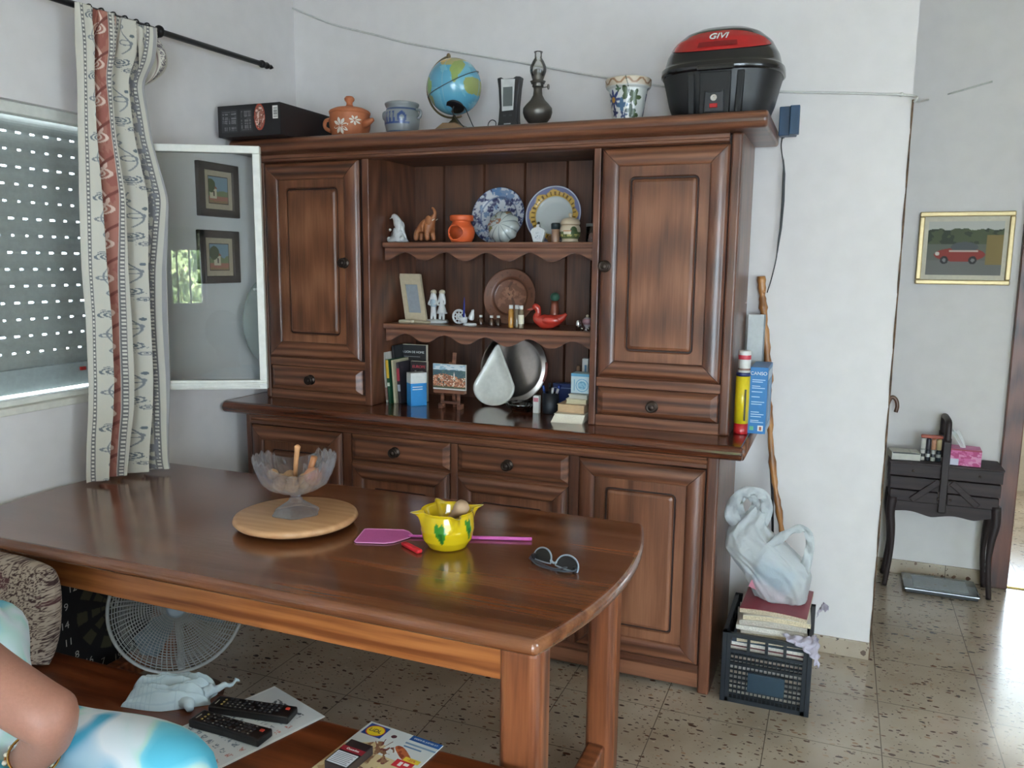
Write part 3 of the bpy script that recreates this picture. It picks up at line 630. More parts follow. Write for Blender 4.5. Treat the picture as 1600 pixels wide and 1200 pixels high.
obj('painted_flower', petals(.056, .082, .020, 7, lambda z: crad(z)+.001), plain('white_slip', (226, 220, 208), .6), t, label='white painted flower')
# small grey-blue stoneware pot (seen with painted blue marks)
t = thing('stoneware_pot', 'grey stoneware pot with blue brush marks and two small handles', 'pot', (-1.697, 3.0, TT))
def lathe_paint(name, prof, fn, parent, n=96, sub=4, rough=.35, coat=.3, c=(0, 0, 0), sx=1, sy=1, label=None):
    pr = np.array(prof, float); d = np.r_[0, np.cumsum(np.hypot(*np.diff(pr, axis=0).T))]; m = max(16, int(len(prof)*sub)); s = np.linspace(0, d[-1], m)
    r = np.interp(s, d, pr[:, 0]); z = np.interp(s, d, pr[:, 1]); a = np.linspace(0, 2*PI, n, endpoint=False)
    A, R = np.meshgrid(a, r); _, Z = np.meshgrid(a, z); S_ = np.meshgrid(a, s/d[-1])[1]
    me = grid(c[0]+sx*R*np.cos(A), c[1]+sy*R*np.sin(A), c[2]+Z, fn(A, Z, S_), cu=True, name=name); me.materials.append(painted(rough, coat)); return obj(name, me, None, parent, label=label)
def stone(A, Z, s):
    c = fillc(A.shape, (132, 136, 138)); a = (A/PI*180-270+180) % 360-180
    put(c, (np.abs(Z-.118) < .003) | (np.abs(Z-.030) < .003), (44, 66, 104)); put(c, (np.abs(Z-.085) < .024) & (a > -62) & (a < 10) & (np.sin((a+10)*.42+Z*40) > .35), (40, 66, 120)); put(c, (np.abs(np.hypot((a-28)/600, (Z-.082))-.018) < .007) & (a < 48), (40, 66, 120)); put(c, (np.abs(Z-.062-.0*a) < .004) & (np.abs(a) < 55), (40, 66, 120)); return c
lathe_paint('body', [(0, 0), (.050, 0), (.060, .02), (.070, .06), (.072, .085), (.066, .112), (.062, .124), (.068, .136), (.070, .143), (.066, .146), (.060, .138), (.056, .12), (0, .10)], stone, t, sub=6)
b = B(); tube(b, spline([(-.066, 0, .118), (-.084, 0, .112), (-.084, 0, .092), (-.072, 0, .082)], 5), .006, 8); obj('handle', b, plain('stoneware_grey', (132, 136, 138), .4), t, smooth=True)
b = B(); tube(b, spline([(.066, 0, .118), (.084, 0, .112), (.084, 0, .092), (.072, 0, .082)], 5), .006, 8); obj('handle', b, plain('stoneware_grey', (132, 136, 138), .4), t, smooth=True)
# globe
t = thing('globe', 'blue desk globe tilted on a brass arm with a wedge-shaped wooden base', 'globe', (-1.462, 3.0, TT))
nu, nv = 220, 130; A, T = np.meshgrid(np.linspace(0, 2*PI, nu, endpoint=False), np.linspace(.001, PI-.001, nv)); R = .107
dx, dy, dz = np.sin(T)*np.cos(A), np.sin(T)*np.sin(A), np.cos(T)
c = fillc(A.shape, (92, 160, 186)); put(c, fbm(dx*3+5, dz*3+dy*2, 2) > .55, (112, 176, 196))
n_ = .30*(fbm(dx*4+9, dz*4+dy*3, 4)-.5)+.12*(fbm(dx*11+9, dz*11+dy*7, 6)-.5)
def blob(cx, cz, rx, rz, colr):
    m = (np.hypot((dx-cx)/rx, (dz-cz)/rz)+n_*1.6 < 1) & (dy < .35); put(c, m, colr); return m
blob(.12, .80, .44, .22, (170, 164, 110)); blob(.46, .50, .20, .34, (146, 164, 96)); blob(.44, .22, .12, .28, (140, 160, 94)); blob(-.86, -.08, .34, .34, (130, 168, 92)); blob(-.66, -.55, .18, .16, (150, 158, 110)); blob(-.1, .86, .2, .14, (208, 176, 104)); blob(.9, -.1, .18, .3, (150, 160, 100))
put(c, np.abs(((A*180/PI) % 30)-15) > 14.75, (120, 168, 184))
me = grid(R*dx, R*dy, .195+R*dz, c, cu=True, name='sphere'); me.materials.append(painted(.25, .5)); obj('sphere', me, None, t)
M = Matrix.Translation((0, 0, .195)) @ Matrix.Rotation(math.radians(-22), 4, 'Y') @ Matrix.Rotation(math.radians(14), 4, 'X')
b = B(); tube(b, [M @ Vector((.110*math.cos(a), .110*math.sin(a), .01)) for a in np.linspace(0, 2*PI, 49)[:-1]], .0016, 6, closed=True); obj('equator_ring', b, plain('dark_ring', (56, 70, 76), .5), t, smooth=True)
BRASS = plain('aged_brass', (118, 104, 78), .35, .8)
arc = [(-.118*math.sin(a), -.002, .195+.118*math.cos(a)) for a in np.linspace(math.radians(12), math.radians(196), 30)]
b = B(); tube(b, arc, .0042, 8); obj('arm', b, BRASS, t, smooth=True)
b = B(); ball(b, (-.025, 0, .31), .009, 1, 1, 1.5, 10); obj('top_pin', b, BRASS, t, smooth=True)
M = Matrix.Translation((.030, -.052, .112)) @ Matrix.Rotation(math.radians(150), 4, 'X'); b = B(); lathe(b, [(0, .0), (.034, .0), (.037, .004), (.034, .008), (0, .008)], 28, M=M); obj('pole_cap', b, BLACKP, t, smooth=True)
b = B(); lathe(b, [(0, .050), (.030, .050), (.026, .056), (.010, .070), (.006, .086), (0, .086)], 24); obj('collar', b, BRASS, t, smooth=True)
b = B(); prism(b, [(-.070, 0), (.072, 0), (.074, .026), (.030, .050), (-.026, .052), (-.072, .022)], -.055, .055, 'xz'); obj('base', b, wood('globe_base_wood', (70, 50, 34), (112, 84, 58), (140, 108, 76), 'x'), t, bevel=.004)
b = B(); tube(b, spline([(.030, -.06, .115), (.022, -.06, .088), (.05, -.06, .050), (.068, -.055, .03)], 6), .0022, 6); tube(b, spline([(.034, -.06, .112), (.07, -.06, .106), (.088, -.055, .07), (.104, -.05, .034), (.12, -.04, .003)], 6), .0022, 6); obj('power_cord', b, BLACKP, t, smooth=True)
t = thing('cable_loop', 'thin loop of black cable standing between the globe and the handset', 'cable', (-1.300, 3.0, TT))
obj('cable', tube(B(), spline([(-.014, 0, .002), (-.017, 0, .03), (-.014, 0, .05), (.0, 0, .060), (.016, 0, .052), (.015, 0, .03), (.010, 0, .002)], 6), .002, 6), BLACKP, t, smooth=True)
# cordless handset / weather station
t = thing('weather_station', 'black waisted digital display unit with silver panel beside the oil lamp', 'gadget', (-1.222, 2.99, TT))
pol = [(-.052, 0), (.046, 0), (.038, .05), (.037, .10), (.044, .17), (.050, .208), (.030, .210), (.020, .204), (-.020, .204), (-.030, .211), (-.046, .208), (-.040, .17), (-.036, .10), (-.040, .05)]
obj('body', prism(B(), pol, -.018, .018, 'xz'), BLACKP, t, bevel=.004, seg=3)
obj('silver_panel', prism(B(), [(-.024, .085), (.022, .087), (.028, .200), (-.029, .203)], -.0205, -.0175, 'xz'), plain('silver_plastic', (196, 198, 196), .35), t, bevel=.001)
obj('screen', bx(-.019, .019, -.0222, -.0202, .102, .172), plain('grey_lcd', (92, 98, 96), .3), t)
b = B(); [box(b, x-.006, x+.006, -.0195, -.0175, .066, .072) for x in (-.014, .010)]; obj('buttons', b, plain('dark_buttons', (50, 50, 54), .4), t)
obj('marking', bx(-.016, .012, -.0192, -.0176, .036, .040), plain('grey_print', (170, 170, 172), .4), t)
# oil lamp
PEW = plain('aged_pewter', (98, 94, 88), .38, .75, bump=.05)
t = thing('oil_lamp', 'dull pewter oil lamp with a clear glass chimney', 'lamp', (-1.112, 3.0, TT))
obj('font', lathe(B(), [(0, 0), (.030, 0), (.033, .008), (.026, .014), (.018, .022), (.020, .030), (.036, .040), (.050, .058), (.056, .076), (.055, .092), (.044, .106), (.028, .122), (.018, .140), (.016, .160), (.017, .168), (0, .168)], 36), PEW, t, smooth=True)
obj('burner', lathe(B(), [(0, .168), (.018, .168), (.022, .172), (.020, .178), (.030, .190), (.024, .190), (.026, .182), (.020, .196), (.024, .206), (.020, .225), (.014, .234), (.0, .234)], 28), PEW, t, smooth=True)
b = B(); tube(b, [(.018, -.004, .166), (.044, -.010, .166)], .0018, 6); M = Matrix.Translation((.044, -.010, .166)) @ Matrix.Rotation(PI/2, 4, 'Y'); lathe(b, [(0, 0), (.010, 0), (.010, .003), (0, .003)], 14, M=M); obj('wick_knob', b, PEW, t)
obj('chimney', lathe(B(), [(.018, .196), (.024, .206), (.031, .226), (.031, .242), (.022, .262), (.014, .274), (.0135, .290), (.017, .296), (.0165, .297), (.012, .290), (.0125, .274), (.0205, .261), (.0295, .241), (.0295, .226), (.0225, .207), (.0165, .197)], 32), glassmat('chimney_glass', (.975, .98, .98), .9), t, smooth=True)
# painted planter
t = thing('painted_planter', 'white ceramic planter painted with blue and green flowers near the motorcycle case', 'planter', (-.763, 3.0, TT))
def planter(A, Z, s):
    c = fillc(A.shape, (216, 218, 214)); x = ((A-1.5*PI+PI) % (2*PI)-PI)*.066; z = Z
    put(c, (Z > .142) & (Z < .170), (206, 192, 172)); put(c, (Z > .146) & (Z < .166) & (np.abs(np.sin(x*140)-(Z-.156)*110) < .5), (150, 112, 82))
    def fl(cx, cz, r, k, col_): 
        d = np.hypot(x-cx, z-cz); th = np.arctan2(z-cz, x-cx); put(c, d < r*(.72+.28*np.cos(k*th)), col_)
    fl(-.046, .095, .036, 8, (40, 56, 110)); fl(-.044, .05, .018, 5, (34, 48, 96)); fl(-.008, .075, .026, 4, (62, 98, 130)); fl(.012, .115, .026, 3, (58, 76, 44)); fl(.040, .100, .030, 5, (66, 84, 46)); fl(.028, .055, .024, 4, (48, 70, 50)); fl(.045, .04, .02, 3, (60, 80, 42)); fl(.0, .042, .018, 5, (38, 58, 100)); fl(-.02, .13, .012, 4, (60, 90, 60))
    put(c, np.hypot(x+.046, z-.095) < .010, (206, 150, 54)); put(c, (np.abs(x-.01-.3*(z-.08)) < .0015) & (z > .04) & (z < .13), (230, 232, 226)); put(c, (np.abs(x-.03+.25*(z-.08)) < .0013) & (z > .03), (30, 50, 36))
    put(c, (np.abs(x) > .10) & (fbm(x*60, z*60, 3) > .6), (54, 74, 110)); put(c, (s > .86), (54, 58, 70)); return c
lathe_paint('pot', [(0, 0), (.046, 0), (.050, .01), (.064, .10), (.070, .134), (.079, .140), (.082, .150), (.083, .168), (.078, .172), (.072, .166), (.066, .13), (.05, .02), (0, .02)], planter, t, n=220, sub=14)
# motorcycle top case
t = thing('motorcycle_top_case', 'black domed motorcycle top case with a red lens, right end of the dresser top', 'top case', (-.432, 3.025, TT), .0)
def case_pt(az, z, off=0):
    zz = [0, .012, .06, .12, .150, .156, .176, .184, .22, .26, .290, .308, .318, .322]
    ax = [.150, .160, .178, .192, .200, .207, .206, .197, .188, .165, .130, .090, .045, .0]
    by = [.140, .148, .162, .172, .178, .184, .183, .175, .166, .148, .120, .085, .045, .0]
    a = np.interp(z, zz, ax)+off; b_ = np.interp(z, zz, by)+off; n = 2/2.7
    ca, sa = np.cos(az), np.sin(az); return a*np.sign(ca)*np.abs(ca)**n, b_*np.sign(sa)*np.abs(sa)**n
def case_band(name, zs, m, az=None, off=0, cu=True, zfn=None, label=None, solid=0):
    az = np.linspace(0, 2*PI, 96, endpoint=False) if az is None else az
    A, Z = np.meshgrid(az, zs)
    if zfn is not None: Z = zfn(A, Z)
    X, Y = case_pt(A, Z, off); me = grid(X, Y, Z, cu=cu, name=name); me.materials.append(m); return obj(name, me, None, t, label=label, solid=solid)
GB = plain('gloss_black_plastic', (20, 20, 22), .22, coat=.4); MB_ = plain('satin_black_plastic', (26, 26, 28), .42, bump=.05, bscale=300)
case_band('base_shell', np.r_[0, .001, np.linspace(.012, .150, 16)], MB_)
case_band('rim_band', np.array([.150, .153, .156, .166, .176, .180]), GB, off=.001)
case_band('lid', np.r_[.180, .184, np.linspace(.19, .3219, 26)], GB)
me = bx(-.14, .14, -.12, .12, 0, .004); obj('underside', me, MB_, t)
# red lens across the upper front of the lid
n1 = 60; u = np.linspace(-1, 1, n1); vv = np.linspace(0, 1, 14); U_, V_ = np.meshgrid(u, vv)
azc = -PI/2+U_*math.radians(66); zt_ = .284-.044*np.abs(U_)**2.2; zb_ = .210+.026*np.abs(U_)**2; zb_ = np.minimum(zb_+.004, zt_-.0005)
Zl = zb_+(zt_-zb_)*V_; X, Y = case_pt(azc, Zl, .0025); me = grid(X, Y, Zl, name='reflector'); me.materials.append(plain('red_lens', (168, 26, 28), .12, coat=.6)); obj('reflector', me, None, t, label='red reflector lens')
px_, py_ = case_pt(np.array([-PI/2]), np.array([.252]), .004); o_ = Vector(t.location)+Vector((0, float(py_[0]), .252))
U2, V2 = np.meshgrid(np.linspace(-.24, .24, 14), np.linspace(0, 1, 6)); Zq = .226+.018*V2; X, Y = case_pt(-PI/2+U2, Zq, .0045); me = grid(X, Y, Zq, name='lens_recess'); me.materials.append(plain('deep_red', (120, 18, 22), .2)); obj('lens_recess', me, None, t)
px2, py2 = case_pt(np.array([-PI/2, -PI/2]), np.array([.244, .272]), .004)
text('lettering', 'GIVI', .034, Vector(t.location)+Vector((.0, float(py2.mean())-.006, .260)), (1, 0, 0), (0, float(py2[1]-py2[0]), .028), WHITEP, t, .0014, shear=.25)
# front channel, handle and lock
fy = lambda z: float(case_pt(np.array([-PI/2]), np.array([z]), 0)[1][0])
b = B(); prism(b, [(-.048, .006), (.048, .006), (.052, .145), (-.052, .145)], -.182, -.150, 'xz'); obj('lock_plate', b, plain('matt_black_plastic', (14, 14, 15), .6), t, bevel=.004)
b = B(); prism(b, [(-.034, .012), (.034, .012), (.030, .085), (.018, .078), (-.018, .078), (-.030, .085)], -.190, -.178, 'xz'); obj('latch', b, plain('charcoal_plastic', (44, 45, 48), .45), t, bevel=.004)
b = B(); M = Matrix.Translation((0, -.190, .058)) @ Matrix.Rotation(PI/2, 4, 'X'); lathe(b, [(0, .002), (.004, .002), (.004, .004), (.0105, .004), (.0105, 0)], 20, M=M); obj('key_lock', b, CHROME, t)
obj('release_button', bx(-.013, .013, -.196, -.188, .026, .040), plain('red_button', (176, 30, 30), .3), t, bevel=.002, label='red release button')
b = B(); prism(b, [(-.060, .147), (.060, .147), (.060, .165), (-.060, .165)], -.192, -.176, 'xz'); obj('handle', b, GB, t, bevel=.005, seg=3)
for s in (-1, 1):
    b = B(); prism(b, [(s*.066, .01), (s*.086, .01), (s*.094, .145), (s*.070, .145)], -.176, -.13, 'xz'); obj('rib', b, plain('matt_black_plastic', (14, 14, 15), .6), t, bevel=.004)
# dark blue item at the right end
t = thing('blue_folder', 'dark blue plastic folded piece wedged between the top case and wall', 'folder', (-.215, 3.16, TT-.03))
b = B(); box(b, -.030, .030, -.030, .020, 0, .10); obj('spine', b, plain('navy_plastic', (28, 62, 92), .4), t, bevel=.003)
b = B(); box(b, .008, .040, -.056, -.030, .0, .098); obj('flap', b, plain('navy_plastic', (28, 62, 92), .4), t, bevel=.002)
# black strap hanging down the wall
t = thing('hanging_strap', 'black strap and thin cord hanging down the wall beside the dresser', 'strap', (-.236, 3.22, 1.42))
pts = [(-.236, 3.20, 1.965), (-.239, 3.22, 1.93), (-.228, 3.238, 1.86), (-.226, 3.24, 1.76), (-.225, 3.243, 1.68), (-.232, 3.243, 1.60), (-.236, 3.243, 1.53), (-.250, 3.243, 1.45), (-.262, 3.24, 1.40)]
obj('cord', tube(B(), spline(pts, 6), .0022, 6), BLACKP, t, W=True, smooth=True)
b = B(); prism(b, [(-.230, 1.90), (-.221, 1.84), (-.2185, 1.74), (-.222, 1.64), (-.232, 1.55), (-.236, 1.55), (-.231, 1.64), (-.229, 1.74), (-.231, 1.84)], 3.246, 3.249, 'xz'); obj('strap', b, BLACKP, t, W=True)
obj('hook', tube(B(), [(-.236, 3.262, 1.972), (-.236, 3.20, 1.972), (-.236, 3.195, 1.962)], .004, 6), BLACKM, t, W=True)

# ------------------------------------------------------------------ upper shelf of the hutch (z 1.582)
S1, S2, CT = 1.582, 1.250, .915
PORC = plain('white_porcelain', (206, 208, 208), .3, coat=.4, bump=.2, bscale=120)
def skinned(name, V, E, R, m, parent, sub=2, W=False, smooth=True):
    me = bpy.data.meshes.new(name); me.from_pydata([tuple(v) for v in V], E, [])
    if W: me.transform(mwof(parent).inverted())
    me.materials.append(m); o = bpy.data.objects.new(name, me); link(o, parent)
    md = o.modifiers.new('skin', 'SKIN'); md.use_smooth_shade = True
    for i, r in enumerate(R): sv = me.skin_vertices[0].data[i]; sv.radius = (r, r) if not isinstance(r, tuple) else r; sv.use_root = (i == 0)
    s = o.modifiers.new('sub', 'SUBSURF'); s.levels = sub; s.render_levels = sub; return o
t = thing('bird_figurine', 'white porcelain bird perched on a stump, leftmost on the upper shelf', 'figurine', (-1.724, 3.0, S1))
sp_ = spline([(-.026, 0, .101), (-.016, 0, .106), (-.006, 0, .098), (.004, 0, .078), (.016, 0, .056), (.028, 0, .038), (.040, 0, .018)], 5)
obj('bird', tube(B(), sp_, list(np.interp(np.linspace(0, 6, len(sp_)), range(7), [.004, .012, .014, .020, .017, .008, .004])), 16), PORC, t, smooth=True)
[obj('wing', ball(B(), (.012, q*.015, .064), .016, .9, .35, 1.5, 12), PORC, t, smooth=True) for q in (-1, 1)]
obj('beak', tube(B(), [(-.024, 0, .102), (-.036, 0, .097)], [.004, .001], 8), PORC, t)
b = B(); lathe(b, [(0, 0), (.036, 0), (.038, .008), (.030, .02), (.024, .04), (.020, .056), (.012, .064), (0, .066)], 16)
for v in b.verts: k = 1+.28*math.sin(5*math.atan2(v.co.y, v.co.x)+v.co.z*90); v.co.x *= k; v.co.y *= k; v.co.x += .004
obj('stump', b, PORC, t, smooth=True)
b = B(); ball(b, (.030, -.014, .016), .012, n=10); ball(b, (-.030, -.016, .014), .010, n=10); ball(b, (-.036, 0, .052), .006, 1.4, 1, 1, 8); obj('leaves', b, PORC, t, smooth=True)
CARV = plain('carved_tan_wood', (150, 92, 54), .5, bump=.35, bscale=90, var=.18)
t = thing('elephant_figurine', 'carved tan wooden elephant with raised trunk on the upper shelf', 'figurine', (-1.594, 3.0, S1))
V = [(-.018, 0, .070), (.010, 0, .072), (.030, 0, .088), (.040, 0, .104), (.046, 0, .118), (.040, 0, .132), (.030, 0, .140)]
E_ = [(0, 1), (1, 2), (2, 3), (3, 4), (4, 5), (5, 6)]; R_ = [.026, .026, .019, .011, .007, .006, .004]
for i, (x, y, p) in enumerate(((-.034, -.012, 0), (-.026, .014, 0), (.012, -.012, 1), (.024, .014, 1))):
    n = len(V); V += [(x, y, .042), (x-.004+.004*i, y, .006)]; E_ += [(p, n), (n, n+1)]; R_ += [.012, .010]
skinned('body', V, E_, R_, CARV, t)
[obj('ear', ball(B(), (.024, q*.018, .088), .017, .9, .25, 1.15, 10), CARV, t, smooth=True) for q in (-1, 1)]
b = B(); tube(b, [(.034, -.010, .086), (.050, -.014, .094)], [.003, .001], 6); tube(b, [(.034, .010, .086), (.050, .014, .094)], [.003, .001], 6); obj('tusks', b, PAPER, t)
# terracotta oil burner
t = thing('oil_burner', 'bright orange clay oil burner with a round opening', 'oil burner', (-1.430, 3.0, S1))
n, mm = 64, 40; a = np.linspace(0, 2*PI, n, endpoint=False); zs = [0, .004, .02, .04, .058, .072, .080, .086, .087, .104, .106, .100, .096]; rs_ = [.034, .040, .048, .052, .048, .038, .034, .036, .045, .046, .042, .038, .0]
d = np.linspace(0, 12, mm); A, D = np.meshgrid(a, d); Rr = np.interp(D, range(13), rs_); Zr = np.interp(D, range(13), zs)
ORG = plain('orange_clay', (208, 92, 46), .5, bump=.05)
b = B(); vs = [[b.verts.new((Rr[i, j]*math.cos(a[j]), Rr[i, j]*math.sin(a[j]), Zr[i, j])) for j in range(n)] for i in range(mm)]
def hole(i, j):
    x = Rr[i, j]*math.cos(a[j]); z = Zr[i, j]; return math.sin(a[j]) < 0 and math.hypot((x+.006)/.034, (z-.038)/.0285) < 1
for i in range(mm-1):
    for j in range(n):
        k = (j+1) % n
        if hole(i, j) and hole(i+1, k): continue
        b.faces.new((vs[i][j], vs[i][k], vs[i+1][k], vs[i+1][j]))
obj('body', b, ORG, t, smooth=True, solid=.004)
b = B(); lathe(b, [(0, .004), (.018, .004), (.018, .014), (.014, .014), (.0, .012)], 20, c=(0, -.006, 0)); obj('tealight', b, plain('tin_white', (220, 214, 206), .3), t, smooth=True)
obj('opening_rim', tube(B(), [(-.006+.034*math.cos(q), -math.sqrt(.0545**2-(.034*math.cos(q)-.006)**2)+.002, .038+.029*math.sin(q)) for q in np.linspace(0, 2*PI, 41)[:-1]], .0028, 8, closed=True), ORG, t, smooth=True)
# leaning plates
def leaning_plate(name, label, x, y, zb, R, fn, tilt, prof=None, rough=.25, coat=.5, sx=1, cat='plate', m=200, n=70):
    t = thing(name, label, cat, (x, y, zb))
    prof = prof or [(0, -.004), (.45, -.004), (.62, .0), (.70, .010), (.985, .018), (1.0, .020), (1.0, .016), (.7, .006), (.55, -.006), (0, -.010)]
    pr = np.array(prof); dd = np.r_[0, np.cumsum(np.hypot(*np.diff(pr, axis=0).T))]; s = np.linspace(0, dd[-1], n)
    r = np.interp(s, dd, pr[:, 0])*R; h = np.interp(s, dd, pr[:, 1])*(R/.115)
    a = np.linspace(0, 2*PI, m, endpoint=False); A, Rg = np.meshgrid(a, r); H = np.meshgrid(a, h)[1]
    X = Rg*np.cos(A)*sx; Zp = Rg*np.sin(A)+R; Yp = -H
    ct, st = math.cos(tilt), math.sin(tilt); Y2 = Yp*ct+Zp*st; Z2 = Zp*ct-Yp*st
    Z2 = Z2-Z2.min()+.0003; c = fn(Rg/R, A); me = grid(X, Y2, Z2, c, cu=True, name='dish'); me.materials.append(painted(rough, coat)); obj('dish', me, None, t); return t
def plate_blue(r, A):
    x, y = r*np.cos(A), r*np.sin(A); c = fillc(r.shape, (196, 200, 206)); f = fbm(x*9+4, y*9+2, 3)+.35*fbm(x*22, y*22, 8)
    put(c, f > .72, (118, 124, 150)); put(c, f > .80, (58, 60, 96)); put(c, (fbm(x*6+9, y*6, 5) > .62), (116, 138, 170)); put(c, (np.abs(r-.66) < .015), (110, 124, 156)); put(c, r > .965, (96, 116, 150)); put(c, (y > .72) & (np.abs(x) < .3) & (f > .7), (92, 126, 168)); return c
leaning_plate('blue_white_plate', 'round blue and white floral plate standing behind the ribbed bowl', -1.347, 3.165, S1, .120, plate_blue, .22)
def plate_yel(r, A):
    c = fillc(r.shape, (202, 208, 206)); lobe = .83+.035*np.cos(16*A/2*1.0)*1.0+.02*np.cos(11*A)
    put(c, r > .655, (206, 166, 78)); put(c, r > lobe, (112, 116, 150)); put(c, (r > .95) & (r < .985), (214, 218, 224)); put(c, r > .985, (90, 98, 140)); put(c, np.abs(r-.655) < .010, (118, 110, 80))
    k = np.abs(((A/(2*PI)*30) % 1)-.5); put(c, (k < .17) & (np.abs(r-.75) < .055) & (r < lobe), (112, 84, 40)); return c
leaning_plate('yellow_rim_plate', 'plate with a plain white centre and yellow lobed rim edged in blue', -1.103, 3.165, S1, .120, plate_yel, .20)
# ribbed bowl leaning in front of blue plate
t = thing('ribbed_bowl', 'pale ribbed ceramic bowl tipped on its side before the blue floral plate', 'bowl', (-1.277, 3.045, S1))
nu_, nv_ = 160, 50; A, Q = np.meshgrid(np.linspace(0, 2*PI, nu_, endpoint=False), np.linspace(0, 1, nv_)); Rb = .064*np.sin(Q*PI/2)**.8*(1+.05*np.cos(10*A)*Q); Hb = .048*(1-np.cos(Q*PI/2))
c = fillc(A.shape, (178, 184, 180)); put(c, (np.cos(10*A) < -.86), (132, 140, 140)); put(c, (np.cos(A-2.4) > .2) & (fbm(Rb*np.cos(A)*70, Rb*np.sin(A)*70, 4) > .58) & (Q > .3), (118, 122, 84)); put(c, (np.cos(A-2.4) > .3) & (fbm(Rb*np.cos(A)*90, Rb*np.sin(A)*90, 9) > .64), (150, 110, 90)); put(c, Q > .96, (206, 210, 206))
X, Y, Z = Rb*np.cos(A), -.03+Hb, Rb*np.sin(A); th = .30; Y2 = Y*math.cos(th)+Z*math.sin(th); Z2 = Z*math.cos(th)-Y*math.sin(th); Z2 -= Z2.min()-.0003
# base bulges towards the viewer
me = grid(X, .01+Y2*1.0, Z2, c, cu=True, name='bowl_shell'); me.materials.append(painted(.25, .5)); obj('bowl_shell', me, None, t, solid=.003)
# flask, spice jar, lidded jar, glass jar
t = thing('porcelain_flask', 'small white porcelain bottle with a tiny dark stopper', 'bottle', (-1.096, 2.985, S1))
b = B(); prism(b, [(-.018, 0), (.018, 0), (.030, .042), (.024, .052), (.006, .058), (.006, .068), (-.006, .068), (-.006, .058), (-.024, .052), (-.030, .042)], -.011, .011, 'xz'); obj('bottle', b, PORC, t, bevel=.003, seg=3)
def motif(u, v):
    c = fillc(u.shape, (204, 208, 210)); put(c, (fbm(u*9, v*9, 5) > .6) & (np.hypot(u-.5, v-.5) < .42), (112, 118, 134)); return c
picture('painted_motif', Vector(t.location)+Vector((-.014, -.0113, .042)), (.028, 0, 0), (0, 0, -.032), motif, 26, 30, t)
b = B(); ball(b, (0, 0, .073), .0055, n=10); obj('stopper', b, plain('dark_stopper', (60, 64, 64), .4), t, smooth=True)
t = thing('spice_jar', 'slim brown spice jar with a black cap beside the lidded jar', 'jar', (-1.033, 3.005, S1))
obj('jar', lathe(B(), [(0, 0), (.0155, 0), (.016, .003), (.016, .050), (.014, .052), (0, .052)], 24), plain('brown_spice', (150, 116, 94), .3, coat=.4), t, smooth=True)
obj('cap', lathe(B(), [(0, .050), (.0175, .050), (.018, .070), (.015, .074), (0, .074)], 24), plain('black_green_cap', (24, 40, 44), .35), t, smooth=True)
t = thing('lidded_jar', 'cream ceramic jar with lid and a painted green landscape band', 'jar', (-.976, 3.01, S1))
def landscape(A, Z, s):
    c = fillc(A.shape, (214, 198, 172)); x = ((A-1.5*PI+PI) % (2*PI)-PI)*.038; put(c, (Z > .014) & (Z < .034+.014*fbm(x*60, Z*20, 2)) & (Z < .05), (86, 96, 56)); put(c, (Z > .03) & (np.hypot((x-.026)/.014, (Z-.042)/.018) < 1), (62, 80, 48)); put(c, (Z > .022) & (Z < .030) & (fbm(x*200, Z*200, 3) > .5), (190, 178, 110)); put(c, (np.abs(x) < .014) & (Z > .030) & (Z < .040), (226, 214, 192)); put(c, (np.abs(x) < .017) & (Z >= .040) & (Z < .045), (196, 124, 76)); put(c, (np.abs(Z-.066) < .0012), (150, 120, 90)); return c
lathe_paint('jar', [(0, 0), (.030, 0), (.033, .004), (.030, .010), (.037, .024), (.040, .040), (.038, .056), (.034, .064), (.036, .067), (0, .067)], landscape, t, n=140, sub=8)
obj('lid', lathe(B(), [(0, .067), (.036, .067), (.038, .073), (.036, .080), (.030, .088), (.016, .093), (.006, .095), (.005, .099), (.008, .104), (.006, .110), (0, .112)], 32), plain('cream_glaze', (208, 190, 162), .3, coat=.4), t, smooth=True)
t = thing('spice_glass_jar', 'small glass jar of reddish powder at the right end of the upper shelf', 'jar', (-.905, 3.06, S1))
obj('contents', lathe(B(), [(0, .004), (.019, .004), (.019, .040), (0, .042)], 24), plain('red_powder', (136, 88, 74), .8), t, smooth=True)
obj('glass', lathe(B(), [(0, .0), (.021, .0), (.022, .004), (.022, .060), (.020, .062), (.020, .004)], 28), GLASS, t, smooth=True)
obj('lid', lathe(B(), [(0, .062), (.022, .062), (.022, .073), (0, .073)], 24), plain('grey_lid', (120, 122, 118), .4), t, smooth=True)
t = thing('small_pot', 'tiny brown pot standing behind the spice jar in front of the yellow-rimmed plate', 'pot', (-1.076, 3.09, S1)); obj('pot', lathe(B(), [(0, 0), (.014, 0), (.020, .012), (.018, .026), (.012, .030), (0, .030)], 20), plain('brown_glaze', (130, 88, 52), .4), t, smooth=True)

# ------------------------------------------------------------------ lower shelf of the hutch (z 1.25)
t = thing('photo_frame', 'cream photo frame standing tilted at the left of the lower shelf', 'photo frame', (-1.672, 3.045, S2), math.radians(-4))
T_ = Matrix.Translation((0, .0, 0)) @ Matrix.Rotation(math.radians(8), 4, 'Y') @ Matrix.Rotation(math.radians(-9), 4, 'X')
T_ = Matrix.Rotation(math.radians(-10), 4, 'X')
sk = lambda x, z: (x-.27*z+.012, z)
def fr(poly, y0, y1): b = prism(B(), [sk(*p) for p in poly], y0, y1, 'xz'); b.transform(T_); return b
W2, H2 = .052, .205
FRM = plain('cream_frame', (190, 176, 150), .5)
for i, p in enumerate(([(-W2, 0.006), (W2, 0.006), (W2, .040), (-W2, .040)], [(-W2, H2-.045), (W2, H2-.045), (W2, H2), (-W2, H2)], [(-W2, .04), (-W2+.022, .04), (-W2+.022, H2-.045), (-W2, H2-.045)], [(W2-.020, .04), (W2, .04), (W2, H2-.045), (W2-.020, H2-.045)])): obj('frame_member', fr(p, -.007, .007), FRM, t)
